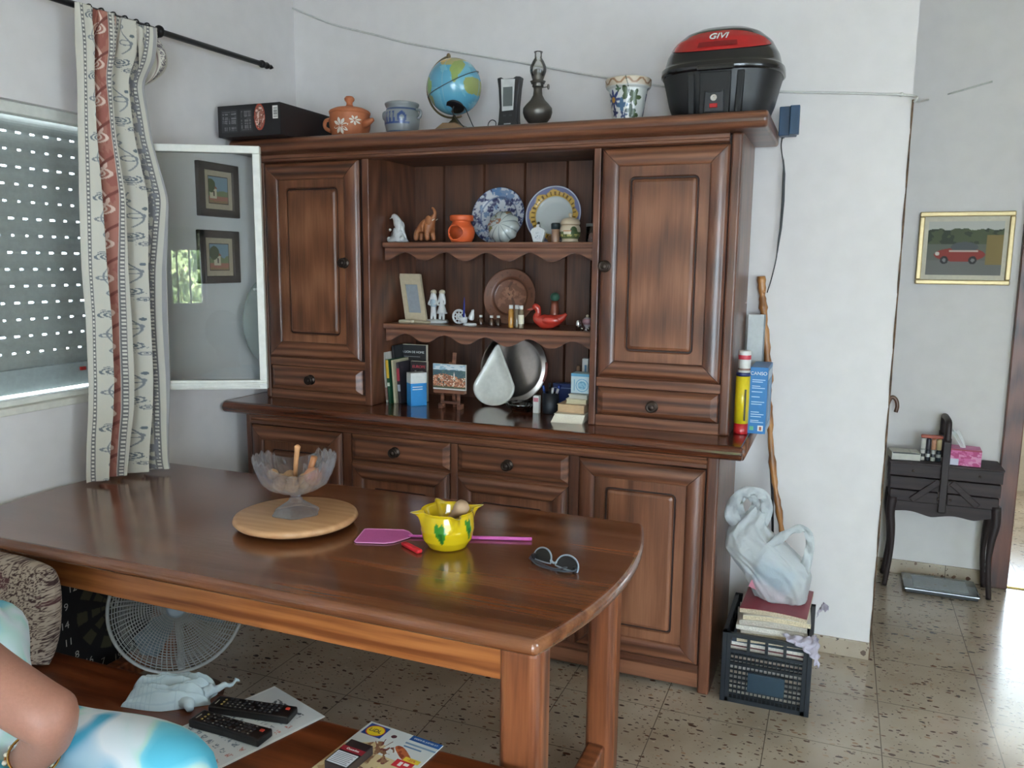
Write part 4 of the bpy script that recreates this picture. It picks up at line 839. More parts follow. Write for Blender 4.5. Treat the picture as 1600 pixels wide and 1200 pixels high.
obj('print', fr([(-W2+.022, .04), (W2-.02, .04), (W2-.02, H2-.045), (-W2+.022, H2-.045)], -.001, .004), plain('pale_grey_print', (150, 158, 166), .25, coat=.5), t, label='pale grey picture')
obj('foot', bx(-.055, .095, -.035, .010, .0, .010, Rz(.0)), FRM, t, bevel=.002); obj('foot_block', bx(-.045, .020, -.055, -.020, .0, .012), plain('cream_block', (200, 190, 164), .5), t, bevel=.003)
def child_fig(t, x, girl):
    V = [(x, 0, .052), (x, 0, .080), (x, 0, .100), (x, -.001, .118), (x, -.001, .130), (x-.013, 0, .096), (x-.019, -.010, .078), (x-.006, -.012, .076), (x+.013, 0, .096), (x+.019, -.010, .080), (x+.008, -.013, .078), (x-.008, 0, .034), (x-.008, -.003, .010), (x+.008, 0, .034), (x+.009, -.003, .010)]
    E_ = [(0, 1), (1, 2), (2, 3), (3, 4), (2, 5), (5, 6), (6, 7), (2, 8), (8, 9), (9, 10), (0, 11), (11, 12), (0, 13), (13, 14)]
    R_ = [.014, .012, .008, .012, .011, .006, .005, .004, .006, .005, .004, .007, .006, .007, .006]
    skinned('child', V, E_, R_, PORC, t)
    if girl: obj('skirt', lathe(B(), [(.010, .080), (.014, .068), (.020, .050), (.024, .040), (.020, .040)], 20, c=(x, 0, 0)), PORC, t, smooth=True)
    else: obj('shirt', lathe(B(), [(.006, .102), (.014, .096), (.0155, .080), (.014, .068), (.010, .068)], 20, c=(x, 0, 0)), plain('pale_blue_glaze', (170, 188, 200), .3, coat=.4), t, smooth=True)
    b = B(); ball(b, (x, .002, .128), .0135, 1, 1, .9, 12); obj('hair', b, plain('cream_hair', (196, 184, 160), .4), t, smooth=True)
t = thing('children_figurine', 'white porcelain figurine of two children standing side by side', 'figurine', (-1.570, 3.06, S2)); child_fig(t, -.019, False); child_fig(t, .021, True)
obj('base', lathe(B(), [(0, 0), (.046, 0), (.048, .006), (.042, .014), (0, .016)], 28), PORC, t, smooth=True)
t = thing('rabbit_figurine', 'white porcelain rabbit pulling a round basket candle holder', 'figurine', (-1.397, 2.995, S2))
skinned('rabbit', [(.010, 0, .022), (.016, -.002, .036), (.020, -.004, .048), (.016, 0, .064), (.024, -.002, .066)], [(0, 1), (1, 2), (2, 3), (2, 4)], [.016, .012, .009, .003, .003], PORC, t)
obj('base', lathe(B(), [(0, 0), (.028, 0), (.029, .006), (.024, .010), (0, .012)], 24, c=(.006, 0, 0)), PORC, t, smooth=True)
obj('basket', lathe(B(), [(0, .010), (.014, .010), (.018, .030), (.016, .034), (0, .030)], 20, c=(-.020, -.002, 0)), PORC, t, smooth=True)
b = B(); [tube(b, [(-.044+r*math.cos(q), .004, .034+r*math.sin(q)) for q in np.linspace(0, 2*PI, 29)[:-1]], w_, 8, closed=True) for r, w_ in ((.026, .005), (.012, .003))]; [tube(b, [(-.044, .004, .034), (-.044+.026*math.cos(q), .004, .034+.026*math.sin(q))], .0025, 6) for q in np.linspace(0, 2*PI, 9)[:-1]]; obj('wheel', b, PORC, t, smooth=True)
t = thing('blue_candle', 'thin dark blue taper candle rising from the porcelain rabbit holder', 'candle', (-1.417, 2.993, S2+.028)); obj('wax', tube(B(), [(0, 0, 0), (.002, 0, .05), (.003, 0, .086)], [.0042, .0036, .0014], 10), plain('blue_wax', (30, 44, 130), .4), t, smooth=True); obj('wick', tube(B(), [(.003, 0, .086), (.0035, 0, .098)], .0006, 6), BLACKP, t)
def plate_wood(r, A):
    x, y = r*np.cos(A), r*np.sin(A); c = fillc(r.shape, (112, 70, 50)); put(c, (fbm(x*7, y*7, 4) > .55) & (r < .6), (136, 90, 68)); put(c, np.abs(r-.64) < .02, (70, 40, 28)); put(c, (np.abs(r-.82) < .08) & (vn(A*8, r*20, 3) > .75), (92, 56, 40))
    put(c, (np.abs(x+.12*np.sin(y*6)) < .05) & (r < .55), (86, 50, 36)); put(c, (np.hypot(x+.05, y-.12) < .22) & (fbm(x*16, y*16, 8) > .5), (150, 104, 80)); return c
leaning_plate('carved_wooden_plate', 'dark brown carved wooden plate leaning against the boards of the lower shelf', -1.290, 3.165, S2, .118, plate_wood, .18, rough=.4, coat=.2)
vl = {}
def mini(name, label, x, y, h, r, body, cap, group=None, capc=WHITEP):
    t = thing(name, label, 'bottle', (x, y, S2), 0, group)
    obj('glass', lathe(B(), [(0, 0), (r, 0), (r*1.02, .002), (r, h*.62), (r*.55, h*.72), (r*.5, h*.80), (0, h*.80)], 18), body, t, smooth=True); obj('cap', lathe(B(), [(0, h*.78), (r*.62, h*.78), (r*.62, h), (0, h)], 16), capc, t, smooth=True, label=cap); return t
BRN = plain('brown_glass', (70, 46, 34), .15, coat=.5); GLD = plain('golden_oil', (170, 120, 50), .15, coat=.5); CLR = plain('clear_vial', (120, 104, 84), .15, coat=.5)
mini('miniature_bottle', 'short white-capped brown bottle, leftmost of the three between rabbit and vials', -1.366, 3.05, .040, .011, BRN, 'white cap')
mini('miniature_bottle', 'short white-capped brown bottle, middle of the three between rabbit and vials', -1.310, 3.03, .041, .011, BRN, 'white cap')
mini('miniature_bottle', 'short white-capped brown bottle on the right of the three beside the vials', -1.284, 3.04, .041, .011, BRN, 'white cap')
def vial(label, x, y, m):
    t = thing('glass_vial', label, 'vial', (x, y, S2)); obj('tube', lathe(B(), [(0, 0), (.0105, 0), (.011, .002), (.011, .068), (.008, .072), (.006, .076), (0, .076)], 20), m, t, smooth=True); obj('cap', lathe(B(), [(0, .074), (.0082, .074), (.0082, .089), (0, .089)], 16), WHITEP, t, smooth=True, label='white cap'); return t
vial('tall vial of golden oil, leftmost of the three white-capped vials', -1.202, 2.975, GLD); vial('tall clear brown vial, middle of the three white-capped vials', -1.179, 2.98, CLR)
t = vial('tall vial with a pale label, rightmost of the three white-capped vials', -1.152, 2.955, CLR); obj('paper_label', lathe(B(), [(.0113, .018), (.0115, .019), (.0115, .052), (.0113, .053)], 20), PAPER, t, smooth=True)
# red duck
t = thing('duck_figurine', 'shiny red lacquered duck figurine on the lower shelf', 'figurine', (-1.052, 2.99, S2), .12)
RED = plain('red_lacquer', (176, 52, 40), .22, coat=.7, var=.15, bscale=30)
sp_ = spline([(-.058, 0, .076), (-.052, 0, .084), (-.043, 0, .078), (-.040, 0, .062), (-.042, 0, .042), (-.020, 0, .029), (.016, 0, .030), (.050, 0, .042), (.072, 0, .060)], 5)
obj('body', tube(B(), sp_, list(np.interp(np.linspace(0, 8, len(sp_)), range(9), [.008, .014, .0135, .011, .021, .029, .027, .016, .006])), 18), RED, t, smooth=True)
obj('bill', tube(B(), [(-.062, 0, .079), (-.074, 0, .074), (-.086, 0, .073)], [.007, .005, .003], 10), plain('dull_red_bill', (140, 62, 50), .35), t, smooth=True)
[obj('wing', ball(B(), (.014, q*.026, .034), .024, 1.5, .3, .6, 12), RED, t, smooth=True) for q in (-1, 1)]
t = thing('copper_bottle', 'coppery bottle with a green rounded stopper standing behind the red duck', 'bottle', (-1.060, 3.09, S2)); obj('bottle', lathe(B(), [(0, 0), (.020, 0), (.022, .03), (.020, .06), (.016, .085), (.015, .104), (0, .104)], 24), plain('copper_glaze', (140, 76, 56), .3, .2, coat=.4), t, smooth=True); b = B(); ball(b, (0, 0, .120), .019, 1, 1, .95, 16); obj('stopper', b, plain('green_cork', (54, 96, 78), .5, bump=.3), t, smooth=True)
t = thing('salt_shaker', 'small silver cylinder shaker near the right end of the lower shelf', 'shaker', (-.921, 2.965, S2)); obj('body', lathe(B(), [(0, 0), (.010, 0), (.0105, .03), (.009, .036), (.006, .042), (0, .043)], 20), CHROME, t, smooth=True)
t = thing('mini_urn', 'tiny pink and white porcelain urn at the right end of the lower shelf', 'urn', (-.892, 2.985, S2))
def urn(A, Z, s): c = fillc(A.shape, (196, 186, 186)); put(c, (Z > .024) & (Z < .044), (158, 118, 124)); return c
lathe_paint('urn', [(0, 0), (.009, 0), (.010, .004), (.007, .010), (.015, .022), (.0195, .032), (.018, .042), (.010, .048), (.009, .050), (0, .050)], urn, t, n=40, sub=3); b = B(); ball(b, (0, 0, .055), .0058, n=10); obj('knob', b, plain('cream_hair', (196, 184, 160), .4), t, smooth=True)
for x, y, l in ((-.900, 2.950, 'tiny silver bead box in front of the urn'), (-.876, 2.952, 'tiny silver bead box at the shelf end, right of the urn')):
    t = thing('trinket', l, 'trinket', (x, y, S2)); b = B(); ball(b, (0, 0, .0075), .0075, n=12); obj('bead', b, CHROME, t, smooth=True); obj('ring', lathe(B(), [(.0077, .006), (.0085, .0075), (.0077, .009)], 16), BRONZE, t, smooth=True)
t = thing('dark_bottle', 'small dark bottle with black top at the far right corner of the lower shelf', 'bottle', (-.868, 3.11, S2)); obj('bottle', lathe(B(), [(0, 0), (.012, 0), (.012, .05), (.006, .058), (.006, .07), (0, .07)], 18), plain('smoky_glass', (96, 84, 74), .2, coat=.4), t, smooth=True); obj('cap', lathe(B(), [(0, .068), (.010, .068), (.010, .086), (0, .086)], 16), BLACKP, t, smooth=True)

# ------------------------------------------------------------------ on the worktop (z .915)
def book(label, x, y, w, d, h, tilt, col, extra=None, pages=True, yaw=0, group=None):
    """upright book; spine faces -Y; tilt leans the top to the left (-X)"""
    t = thing('book', label, 'book', (x-.010, y-.045, CT+.0005), yaw, group)
    K = Matrix.Rotation(-tilt, 4, 'Y'); lift = Matrix.Translation((0, 0, abs(math.sin(tilt))*(w/2 if tilt < 0 else w/2)))
    K = lift @ K; m = plain('cover_%d_%d_%d' % col, col, .4)
    b = B(); box(b, -w/2, -w/2+.0015, 0, d, 0, h); box(b, w/2-.0015, w/2, 0, d, 0, h); box(b, -w/2, w/2, 0, .002, 0, h); b.transform(K); c = obj('cover', b, m, t)
    b = bx(-w/2+.0015, w/2-.0015, .002, d-.003, .003, h-.003); b.transform(K); obj('pages', b, PAPER, t)
    for (z0, z1, cc, nm) in (extra or []):
        b = bx(-w/2-.0002, w/2+.0002, -.0006, .0003, z0*h, z1*h); b.transform(K); obj(nm, b, plain('ink_%d_%d_%d' % cc, cc, .45), t)
    MW[t.name] = Matrix.Translation(t.location) @ Matrix.Rotation(yaw, 4, 'Z') @ K
    return t
book('slim white book leaning at the left end of the bottom row of books', -1.737, 2.985, .011, .16, .212, .075, (206, 204, 196), [(.05, .30, (150, 120, 110), 'spine_band')])
bk = book('tall black book with white title lettering on its cover, behind the green book', -1.722, 3.03, .012, .15, .236, .05, (26, 26, 28))
# its cover faces the camera: turned, tall
t = thing('book', 'wide black hardback whose cover faces forward behind the yellow and green book', 'book', (-1.684, 3.06, CT+.0005), 0)
obj('cover', bx(-.058, .058, 0, .018, 0, .236), plain('cover_26_26_28', (26, 26, 28), .4), t, bevel=.001); obj('pages', bx(-.056, .0595, .002, .016, .002, .2375), PAPER, t)
text('title', 'A LION DE HOME', .0135, Vector(t.location)+Vector((-.004, -.0008, .205)), (1, 0, 0), (0, 0, 1), WHITEP, t)
obj('subtitle', bx(-.048, .030, -.0006, .0002, .185, .1865), plain('grey_print', (170, 170, 172), .4), t)
book('green book with a yellow upper spine in the bottom row', -1.712, 2.965, .012, .14, .184, .075, (24, 74, 50), [(.58, .99, (206, 168, 60), 'spine_band'), (.40, .48, (190, 196, 176), 'spine_label')])
book('thin pale beige book standing right of the green and yellow book', -1.694, 2.975, .011, .15, .182, .07, (198, 190, 160))
book('dark grey book with a red spine patch in the bottom row', -1.676, 2.985, .013, .14, .172, .06, (48, 46, 52), [(.55, .86, (150, 50, 64), 'spine_band'), (.30, .46, (160, 166, 172), 'spine_label')])
t = thing('book', 'black book with red title lettering facing forward behind the blue box', 'book', (-1.640, 3.01, CT+.0005), 0)
obj('cover', bx(-.034, .042, 0, .020, 0, .172), plain('cover_34_24_28', (34, 24, 28), .4), t, bevel=.001); obj('pages', bx(-.032, .0425, .002, .018, .002, .173), PAPER, t)
text('title', 'EUROPE', .017, Vector(t.location)+Vector((.006, -.0008, .150)), (1, 0, 0), (0, 0, 1), plain('red_print', (190, 56, 70), .4), t, shear=.1)
text('subtitle', 'Travel', .014, Vector(t.location)+Vector((.002, -.0008, .128)), (1, 0, 0), (0, 0, 1), WHITEP, t, shear=.3)
t = thing('medicine_box', 'blue and white carton standing in front of the books', 'box', (-1.606, 2.94, CT), math.radians(-40))
obj('carton', bx(-.024, .024, -.035, .035, 0, .137), plain('bright_blue_card', (28, 126, 190), .4), t, bevel=.001)
obj('white_band', bx(-.0244, .0244, -.0354, .0354, .094, .1374), plain('white_card', (214, 216, 212), .5), t, bevel=.001)
for z in (.078, .068): obj('print_line', bx(.0243, .0247, -.028, .016, z, z+.003), WHITEP, t)
# small easel with a village painting
EAS = wood('easel_wood', (70, 40, 28), (110, 68, 48), (138, 92, 68), 'x', .5, .1)
t = thing('miniature_easel', 'small brown wooden easel standing before the books and tray', 'easel', (-1.444, 2.935, CT))
obj('foot', bx(-.050, -.034, -.020, .012, 0, .020), EAS, t, bevel=.001); obj('foot', bx(.034, .050, -.020, .012, 0, .020), EAS, t, bevel=.001)
for s in (-1, 1):
    obj('upright', bx(s*.036-.006, s*.036+.006, -.012, -.004, .010, .075), EAS, t); 
obj('crossbar', bx(-.034, .034, -.014, -.008, .020, .030), EAS, t); obj('ledge', bx(-.068, .068, -.026, .0, .064, .078), EAS, t, bevel=.001)
obj('lower_rail', bx(-.066, .066, -.012, -.002, .078, .084), plain('dark_groove_wood', (50, 28, 20), .6), t)
b = bx(-.007, .007, .004, .014, .070, .226, Matrix.Rotation(math.radians(-8), 3, 'X'), (0, .009, .07)); obj('mast', b, EAS, t, bevel=.001)
b = bx(-.006, .006, .028, .036, .0, .195, Matrix.Rotation(math.radians(12), 3, 'X'), (0, .04, 0)); obj('rear_leg', b, EAS, t)
t = thing('village_painting', 'little canvas painting of a red-roofed hill village resting on the easel', 'painting', (-1.444, 2.921, CT+.0785))
obj('canvas', bx(-.073, .073, -.006, .003, 0, .104), plain('canvas_edge', (206, 204, 196), .7), t)
def village(u, v):
    c = fillc(u.shape, (146, 176, 194)); f = fbm(u*8, v*18, 3); put(c, (f > .5) & (v < .3), (206, 214, 218)); m = v > .20+.08*fbm(u*4, u*0, 5)
    put(c, m, (66, 92, 100)); put(c, m & (fbm(u*20, v*30, 6) > .6), (88, 112, 104)); h = v > .42-.06*np.sin(u*6-.5)+.05*vn(u*14, u*0, 2)
    put(c, h, (150, 92, 66)); put(c, h & (vn(u*26, v*26, 9) > .55), (196, 132, 98)); put(c, h & (vn(u*32, v*30, 11) > .72), (226, 208, 186)); put(c, h & (vn(u*30, v*26, 14) > .78), (70, 70, 60)); put(c, (v > .84+.05*vn(u*10, u*0, 4)), (74, 80, 58))
    put(c, (np.abs(u-.65) < .018) & (v > .36) & (v < .6), (232, 226, 214)); put(c, (np.abs(u-.65) < .012*(v-.28)/.08) & (v > .28) & (v < .37), (216, 206, 196)); put(c, (h) & (u > .75) & (v < .5), (52, 78, 66)); put(c, v > .95, (200, 200, 196)); return c
picture('painted_face', Vector(t.location)+Vector((-.0725, -.0063, .1035)), (.145, 0, 0), (0, 0, -.103), village, 150, 110, t)
# silver tray leaning at the back, white teardrop lamp-like dish before it
t = thing('round_metal_tray', 'large round steel tray with fine ribbed rim leaning at the back of the niche', 'tray', (-1.262, 3.165, CT))
R_t = .150; b = B(); prof = [(0, 0), (.62, 0), (.80, .002), (.86, .008), (.865, .006), (.90, .010), (.905, .008), (.94, .012), (.945, .010), (.985, .013), (1.0, .012), (1.0, .008), (.8, -.003), (0, -.004)]
Mq = Matrix.Translation((0, .0, R_t*math.cos(.16))) @ Matrix.Rotation(PI/2+.16-PI*0, 4, 'X'); Mq = Matrix.Translation((0, .0, R_t*math.cos(.22)+.003)) @ Matrix.Rotation(PI/2-.22, 4, 'X')
lathe(b, [(r*R_t, z) for r, z in prof], 72, M=Mq); obj('dish', b, plain('brushed_steel', (178, 172, 168), .28, 1), t, smooth=True)
b = B(); tube(b, [Mq @ Vector((.150*math.cos(q), .150*math.sin(q), .016)) for q in np.linspace(-.35, .20, 12)], .006, 8); obj('handle', b, plain('tray_handle_wood', (120, 60, 50), .4), t, smooth=True)
t = thing('teardrop_dish', 'plain white teardrop-shaped serving dish leaning in the niche beside the easel', 'dish', (-1.310, 3.045, CT))
def tear(s, off=0):
    pts = []
    for i in range(64):
        a = 2*PI*i/64-PI/2; r = .076
        x, z = r*math.cos(a), r*math.sin(a); 
        if math.sin(a) > .15: k = (math.sin(a)-.15)/.85; x = x*(1-.55*k**1.5); z = z+.105*k**1.8
        pts.append((x*s*1.22, (z+.076)*s+off))
    return pts
b = B(); rings = []
for s, y in ((1, .0), (.995, -.006), (.93, -.009), (.86, -.004), (.5, -.001)):
    rings.append([b.verts.new((x, y, z+(1-s)*.088)) for x, z in tear(s)])
for A_, C_ in zip(rings, rings[1:]):
    for i in range(64): b.faces.new((A_[i], A_[(i+1) % 64], C_[(i+1) % 64], C_[i]))
b.faces.new(rings[-1]); b.faces.new(rings[0]); b.transform(Matrix.Translation((0, 0, .002)) @ Matrix.Rotation(-.22, 4, 'X')); obj('dish', b, plain('white_glaze', (214, 214, 206), .25, coat=.5), t, smooth=True)
t = thing('pressed_glass_dish', 'low clear pressed-glass dish on the worktop in front of the steel tray', 'dish', (-1.165, 3.0, CT))
b = B(); lathe(b, [(0, 0), (.035, 0), (.040, .006), (.055, .022), (.062, .034), (.058, .034), (.050, .022), (.034, .010), (0, .008)], 48)
for v in b.verts: k = 1+.05*math.cos(12*math.atan2(v.co.y, v.co.x)); v.co.x *= k; v.co.y *= k
obj('dish', b, glassmat('pressed_glass', (.86, .88, .92), 3), t, smooth=True)
t = thing('small_white_carton', 'narrow white carton standing left of the black pen holder', 'box', (-1.092, 2.985, CT)); obj('carton', bx(-.012, .012, -.012, .012, 0, .070), plain('white_card', (214, 216, 212), .5), t, bevel=.001); obj('print', bx(-.010, .010, -.0125, -.0118, .046, .062), plain('ink_pink', (190, 120, 130), .5), t)
# pen holder and pens
t = thing('pen_holder', 'black mesh pen holder crammed with pens on the worktop', 'pen holder', (-1.042, 3.005, CT)); obj('cup', lathe(B(), [(0, 0), (.030, 0), (.032, .003), (.033, .082), (.031, .082), (.030, .005), (0, .005)], 28), plain('black_mesh', (24, 28, 34), .5), t, smooth=True)
for i, (dx_, dy_, lx, ly, L_, r_, cc, lab) in enumerate(((-.014, .0, -.018, .0, .108, .0055, (34, 58, 110), 'blue pen leaning to the left in the black pen holder'), (.012, .006, .020, .010, .112, .007, (30, 52, 130), 'thick blue marker leaning right in the pen holder'), (.002, -.010, .014, -.012, .104, .005, (210, 212, 208), 'white pen leaning forward in the pen holder'), (.010, -.004, .024, -.006, .100, .005, (196, 198, 196), 'short white pen on the right side of the pen holder'), (-.006, .010, -.006, .010, .118, .005, (28, 30, 34), 'black pen standing at the back of the pen holder'))):
    p0 = Vector((dx_*.6, dy_*.6, .008)); p1 = Vector((dx_+lx, dy_+ly, L_)); m = plain('pen_%d_%d_%d' % cc, cc, .35)
    t = thing('pen', lab, 'pen', (-1.042, 3.005, CT)); obj('barrel', tube(B(), [p0, p0.lerp(p1, .8)], r_*.8, 10), m, t, smooth=True); obj('cap', tube(B(), [p0.lerp(p1, .8), p1], r_, 10), m, t, smooth=True)
t = thing('blue_box_lid', 'low dark blue tin behind the pen holder', 'tin', (-1.02, 3.13, CT)); obj('tin', bx(-.05, .06, -.02, .02, 0, .105), plain('navy_tin', (30, 46, 92), .4), t, bevel=.003); obj('lid_line', bx(-.0505, .0605, -.0205, .0205, .085, .088), plain('pale_line', (120, 140, 170), .4), t)
# pile of books lying at the right end
PCOV = [(216, 208, 188), (196, 166, 128), (206, 196, 166), (210, 206, 190)]
z = CT
for i, (x, y, w_, d_, h_, rz_, cc, lab) in enumerate(((-.918, 2.905, .128, .15, .034, .06, (224, 216, 196), 'lying paperback with cream page edges, bottom of the pile by the right divider'), (-.912, 2.930, .108, .13, .030, -.03, (190, 160, 124), 'lying tan paperback, second from the bottom of the pile by the right divider'), (-.902, 2.945, .080, .11, .018, .02, (206, 196, 160), 'small lying cream booklet, third in the pile by the right divider'), (-.896, 2.950, .076, .10, .016, -.04, (200, 198, 186), 'small lying white booklet, topmost in the pile under the blue carton'))):
    t = thing('paperback', lab, 'book', (x, y, z), rz_)
    if i == 0:
        b = B(); prism(b, [(-w_/2, .002), (w_/2-.008, .002), (w_/2, h_-.003), (-w_/2+.014, h_-.003)], -d_/2, d_/2, 'xz'); obj('pages', b, PAPER, t)
        obj('cover', bx(-w_/2+.012, w_/2, -d_/2, d_/2, h_-.003, h_), plain('pcov%d' % i, cc, .5), t); obj('cover', bx(-w_/2, w_/2-.008, -d_/2, d_/2, 0, .002), plain('pcov%d' % i, cc, .5), t)
    else:
        obj('pages', bx(-w_/2+.003, w_/2-.002, -d_/2+.003, d_/2-.002, .002, h_-.002), plain('page_edges%d' % i, cc, .8), t); obj('cover', bx(-w_/2, w_/2, -d_/2, d_/2, h_-.002, h_), plain('pcov%d' % i, PCOV[i], .5), t); obj('cover', bx(-w_/2, w_/2, -d_/2, d_/2, 0, .002), plain('pcov%d' % i, PCOV[i], .5), t)
    z += h_
t = thing('small_carton', 'pale blue patterned carton on top of the pile of paperbacks', 'box', (-.893, 2.955, z)); obj('carton', bx(-.040, .040, -.030, .030, 0, .078), plain('pale_blue_card', (186, 210, 218), .5), t, bevel=.001)
def bluebox(u, v):
    c = fillc(u.shape, (196, 216, 222)); put(c, v < .14, (96, 158, 190)); r = np.hypot(u-.55, v-.58); put(c, np.abs(r-.30) < .02, (110, 170, 200)); put(c, (r < .22), (150, 196, 216)); put(c, (r < .2) & (fbm(u*16, v*16, 3) > .5), (110, 166, 196)); put(c, (np.abs(u-.16) < .02) & (v > .3) & (v < .85), (110, 170, 200)); put(c, v > .97, (30, 40, 60)); return c
picture('printed_face', Vector(t.location)+Vector((-.0395, -.0303, .0775)), (.079, 0, 0), (0, 0, -.077), bluebox, 70, 60, t)
t = thing('card_panel', 'tan card panel standing against the back of the niche at the right', 'card', (-.892, 3.19, CT)); obj('card', bx(-.045, .050, -.006, .006, 0, .232), plain('tan_card', (166, 134, 104), .6), t); obj('edge', bx(-.0455, .0505, -.0065, .0065, .225, .2325), GROOVE, t)
t = thing('white_stick_box', 'slim upright white and blue box behind the pale blue carton', 'box', (-.925, 3.09, CT)); obj('carton', bx(-.012, .012, -.012, .012, 0, .215), plain('white_card', (214, 216, 212), .5), t, bevel=.001); obj('print', bx(-.002, .006, -.0126, -.0118, .14, .19), plain('ink_blue', (90, 140, 180), .5), t)
t = thing('wooden_rod', 'short tan wooden stick standing left of the slim white box', 'stick', (-.962, 3.11, CT)); obj('rod', lathe(B(), [(0, 0), (.008, 0), (.008, .178), (.006, .182), (0, .182)], 14), plain('tan_rod', (140, 104, 78), .6), t, smooth=True)
t = thing('letter_opener', 'blue curved plastic blade sticking up behind the pale blue carton', 'handle', (-.872, 3.10, CT)); obj('handle', tube(B(), spline([(.012, 0, .002), (.012, 0, .12), (-.002, 0, .16), (-.018, 0, .188)], 5), [.007]*6+[.009]*6+[.005]*4, 10), plain('royal_blue_plastic', (28, 52, 130), .35), t, smooth=True)
# right end of the worktop, outside the hutch
t = thing('spray_tube', 'yellow cylinder with red base and blue top band beside the dresser side', 'canister', (-.300, 2.915, CT)); obj('base', lathe(B(), [(0, 0), (.0235, 0), (.0245, .003), (.0245, .038), (0, .038)], 28), plain('red_tin', (176, 28, 34), .3, coat=.3), t, smooth=True); obj('body', lathe(B(), [(0, .038), (.0245, .038), (.0245, .205), (0, .205)], 28), plain('yellow_tin', (216, 192, 32), .3, coat=.3), t, smooth=True)
obj('top_band', lathe(B(), [(0, .205), (.0245, .205), (.0245, .214), (.022, .218), (0, .218)], 28), plain('navy_band', (34, 44, 92), .3), t, smooth=True); obj('print_strip', bx(.010, .016, -.0246, -.0185, .05, .16), plain('ink_dark', (70, 66, 40), .5), t)
t = thing('small_tin', 'small white and red tin standing on top of the yellow cylinder', 'tin', (-.298, 2.915, CT+.218)); obj('can', lathe(B(), [(0, 0), (.0205, 0), (.0215, .002), (.0215, .072), (.0205, .076), (0, .074)], 28), plain('white_tin', (208, 208, 204), .35), t, smooth=True)
obj('red_label', lathe(B(), [(.0216, .046), (.0218, .047), (.0218, .060), (.0216, .061)], 28), plain('red_print', (190, 56, 70), .4), t, smooth=True); obj('lower_label', lathe(B(), [(.0216, .008), (.0218, .009), (.0218, .014), (.0216, .015)], 28), plain('brown_print', (120, 90, 80), .5), t, smooth=True)
t = thing('appliance_box', 'blue appliance carton with white lettering at the right end of the worktop', 'box', (-.248, 3.01, CT))
obj('carton', bx(-.030, .030, -.080, .110, 0, .236), plain('appliance_blue', (30, 110, 170), .4), t, bevel=.0015); o0 = Vector(t.location)
text('lettering', 'CANSO', .0165, o0+Vector((-.001, -.0808, .214)), (1, 0, 0), (0, 0, 1), WHITEP, t)
for k, z in enumerate((.190, .183, .168, .161, .148, .130, .112, .104, .076, .068, .060, .046, .040)): obj('print_line', bx(-.022, .022-.008*(k % 3), -.0806, -.0798, z, z+.0028), plain('pale_blue_print', (176, 206, 226), .5), t)
obj('recycling_mark', bx(-.024, -.010, -.0806, -.0798, .012, .026), plain('green_print', (96, 170, 130), .5), t); obj('warning_mark', bx(.004, .022, -.0806, -.0798, .010, .030), WHITEP, t); obj('warning_mark', bx(.009, .017, -.081, -.0804, .013, .026), plain('orange_print', (150, 84, 60), .5), t)
def sideart(u, v):
    c = fillc(u.shape, (70, 122, 166)); put(c, (u > .06) & (u < .94) & (v > .06) & (v < .20), (170, 186, 200)); r = np.hypot((u-.5)/.34, (v-.55)/.32); put(c, r < 1, (116, 150, 180)); put(c, r < .8, (84, 122, 160)); put(c, (r < .8) & (np.abs(u-.5) < .05), (176, 190, 200)); put(c, v > .90, (150, 170, 188)); return c
picture('printed_side', o0+Vector((.0303, -.079, .235)), (0, .188, 0), (0, 0, -.234), sideart, 60, 60, t)
t = thing('laminate_offcut', 'narrow white panel standing upright behind the blue appliance carton', 'panel', (-.290, 3.19, CT)); obj('panel', bx(-.030, .028, -.010, .010, 0, .405), plain('white_laminate', (196, 200, 200), .4), t, bevel=.001); obj('edge_strip', bx(.0275, .032, -.011, .011, 0, .405), plain('grey_edge', (120, 126, 130), .5), t)
# walking stick leaning against the wall
STK = wood('stick_wood', (92, 54, 24), (150, 98, 48), (176, 124, 70), 'z', .4, .2)
pts = [(-.286, 3.235, 1.462), (-.278, 3.235, 1.39), (-.270, 3.232, 1.33), (-.258, 3.23, 1.24), (-.243, 3.228, 1.12), (-.236, 3.226, 1.03), (-.226, 3.222, .92), (-.210, 3.218, .78), (-.188, 3.21, .65), (-.165, 3.20, .54), (-.140, 3.19, .40), (-.10, 3.17, .15), (-.085, 3.16, .012)]
t = thing('walking_stick', 'knotty natural wooden stick leaning against the wall beside the dresser', 'stick', (-.085, 3.16, 0)); sp_ = spline(pts, 5); rr_ = [.0142+.0022*math.sin(i*.9)+.002*math.sin(i*2.3)+(.004 if 18 < i < 24 else 0)-.004*(i/len(sp_)) for i in range(len(sp_))]
obj('shaft', tube(B(), sp_, rr_, 10), STK, t, W=True, smooth=True)
for i in (4, 9, 14): obj('knot', ball(B(), sp_[i]+Vector((.006, -.006, 0)), .0075, n=8), STK, t, W=True, smooth=True)
t = thing('black_rod', 'thin black rod standing between the white panel and the wooden stick', 'rod', (-.205, 3.20, 0)); obj('rod', tube(B(), [(-.266, 3.246, 1.33), (-.250, 3.243, 1.10), (-.20, 3.236, .62), (-.16, 3.21, .005)], [.008, .007, .005, .004], 10), BLACKP, t, W=True, smooth=True)
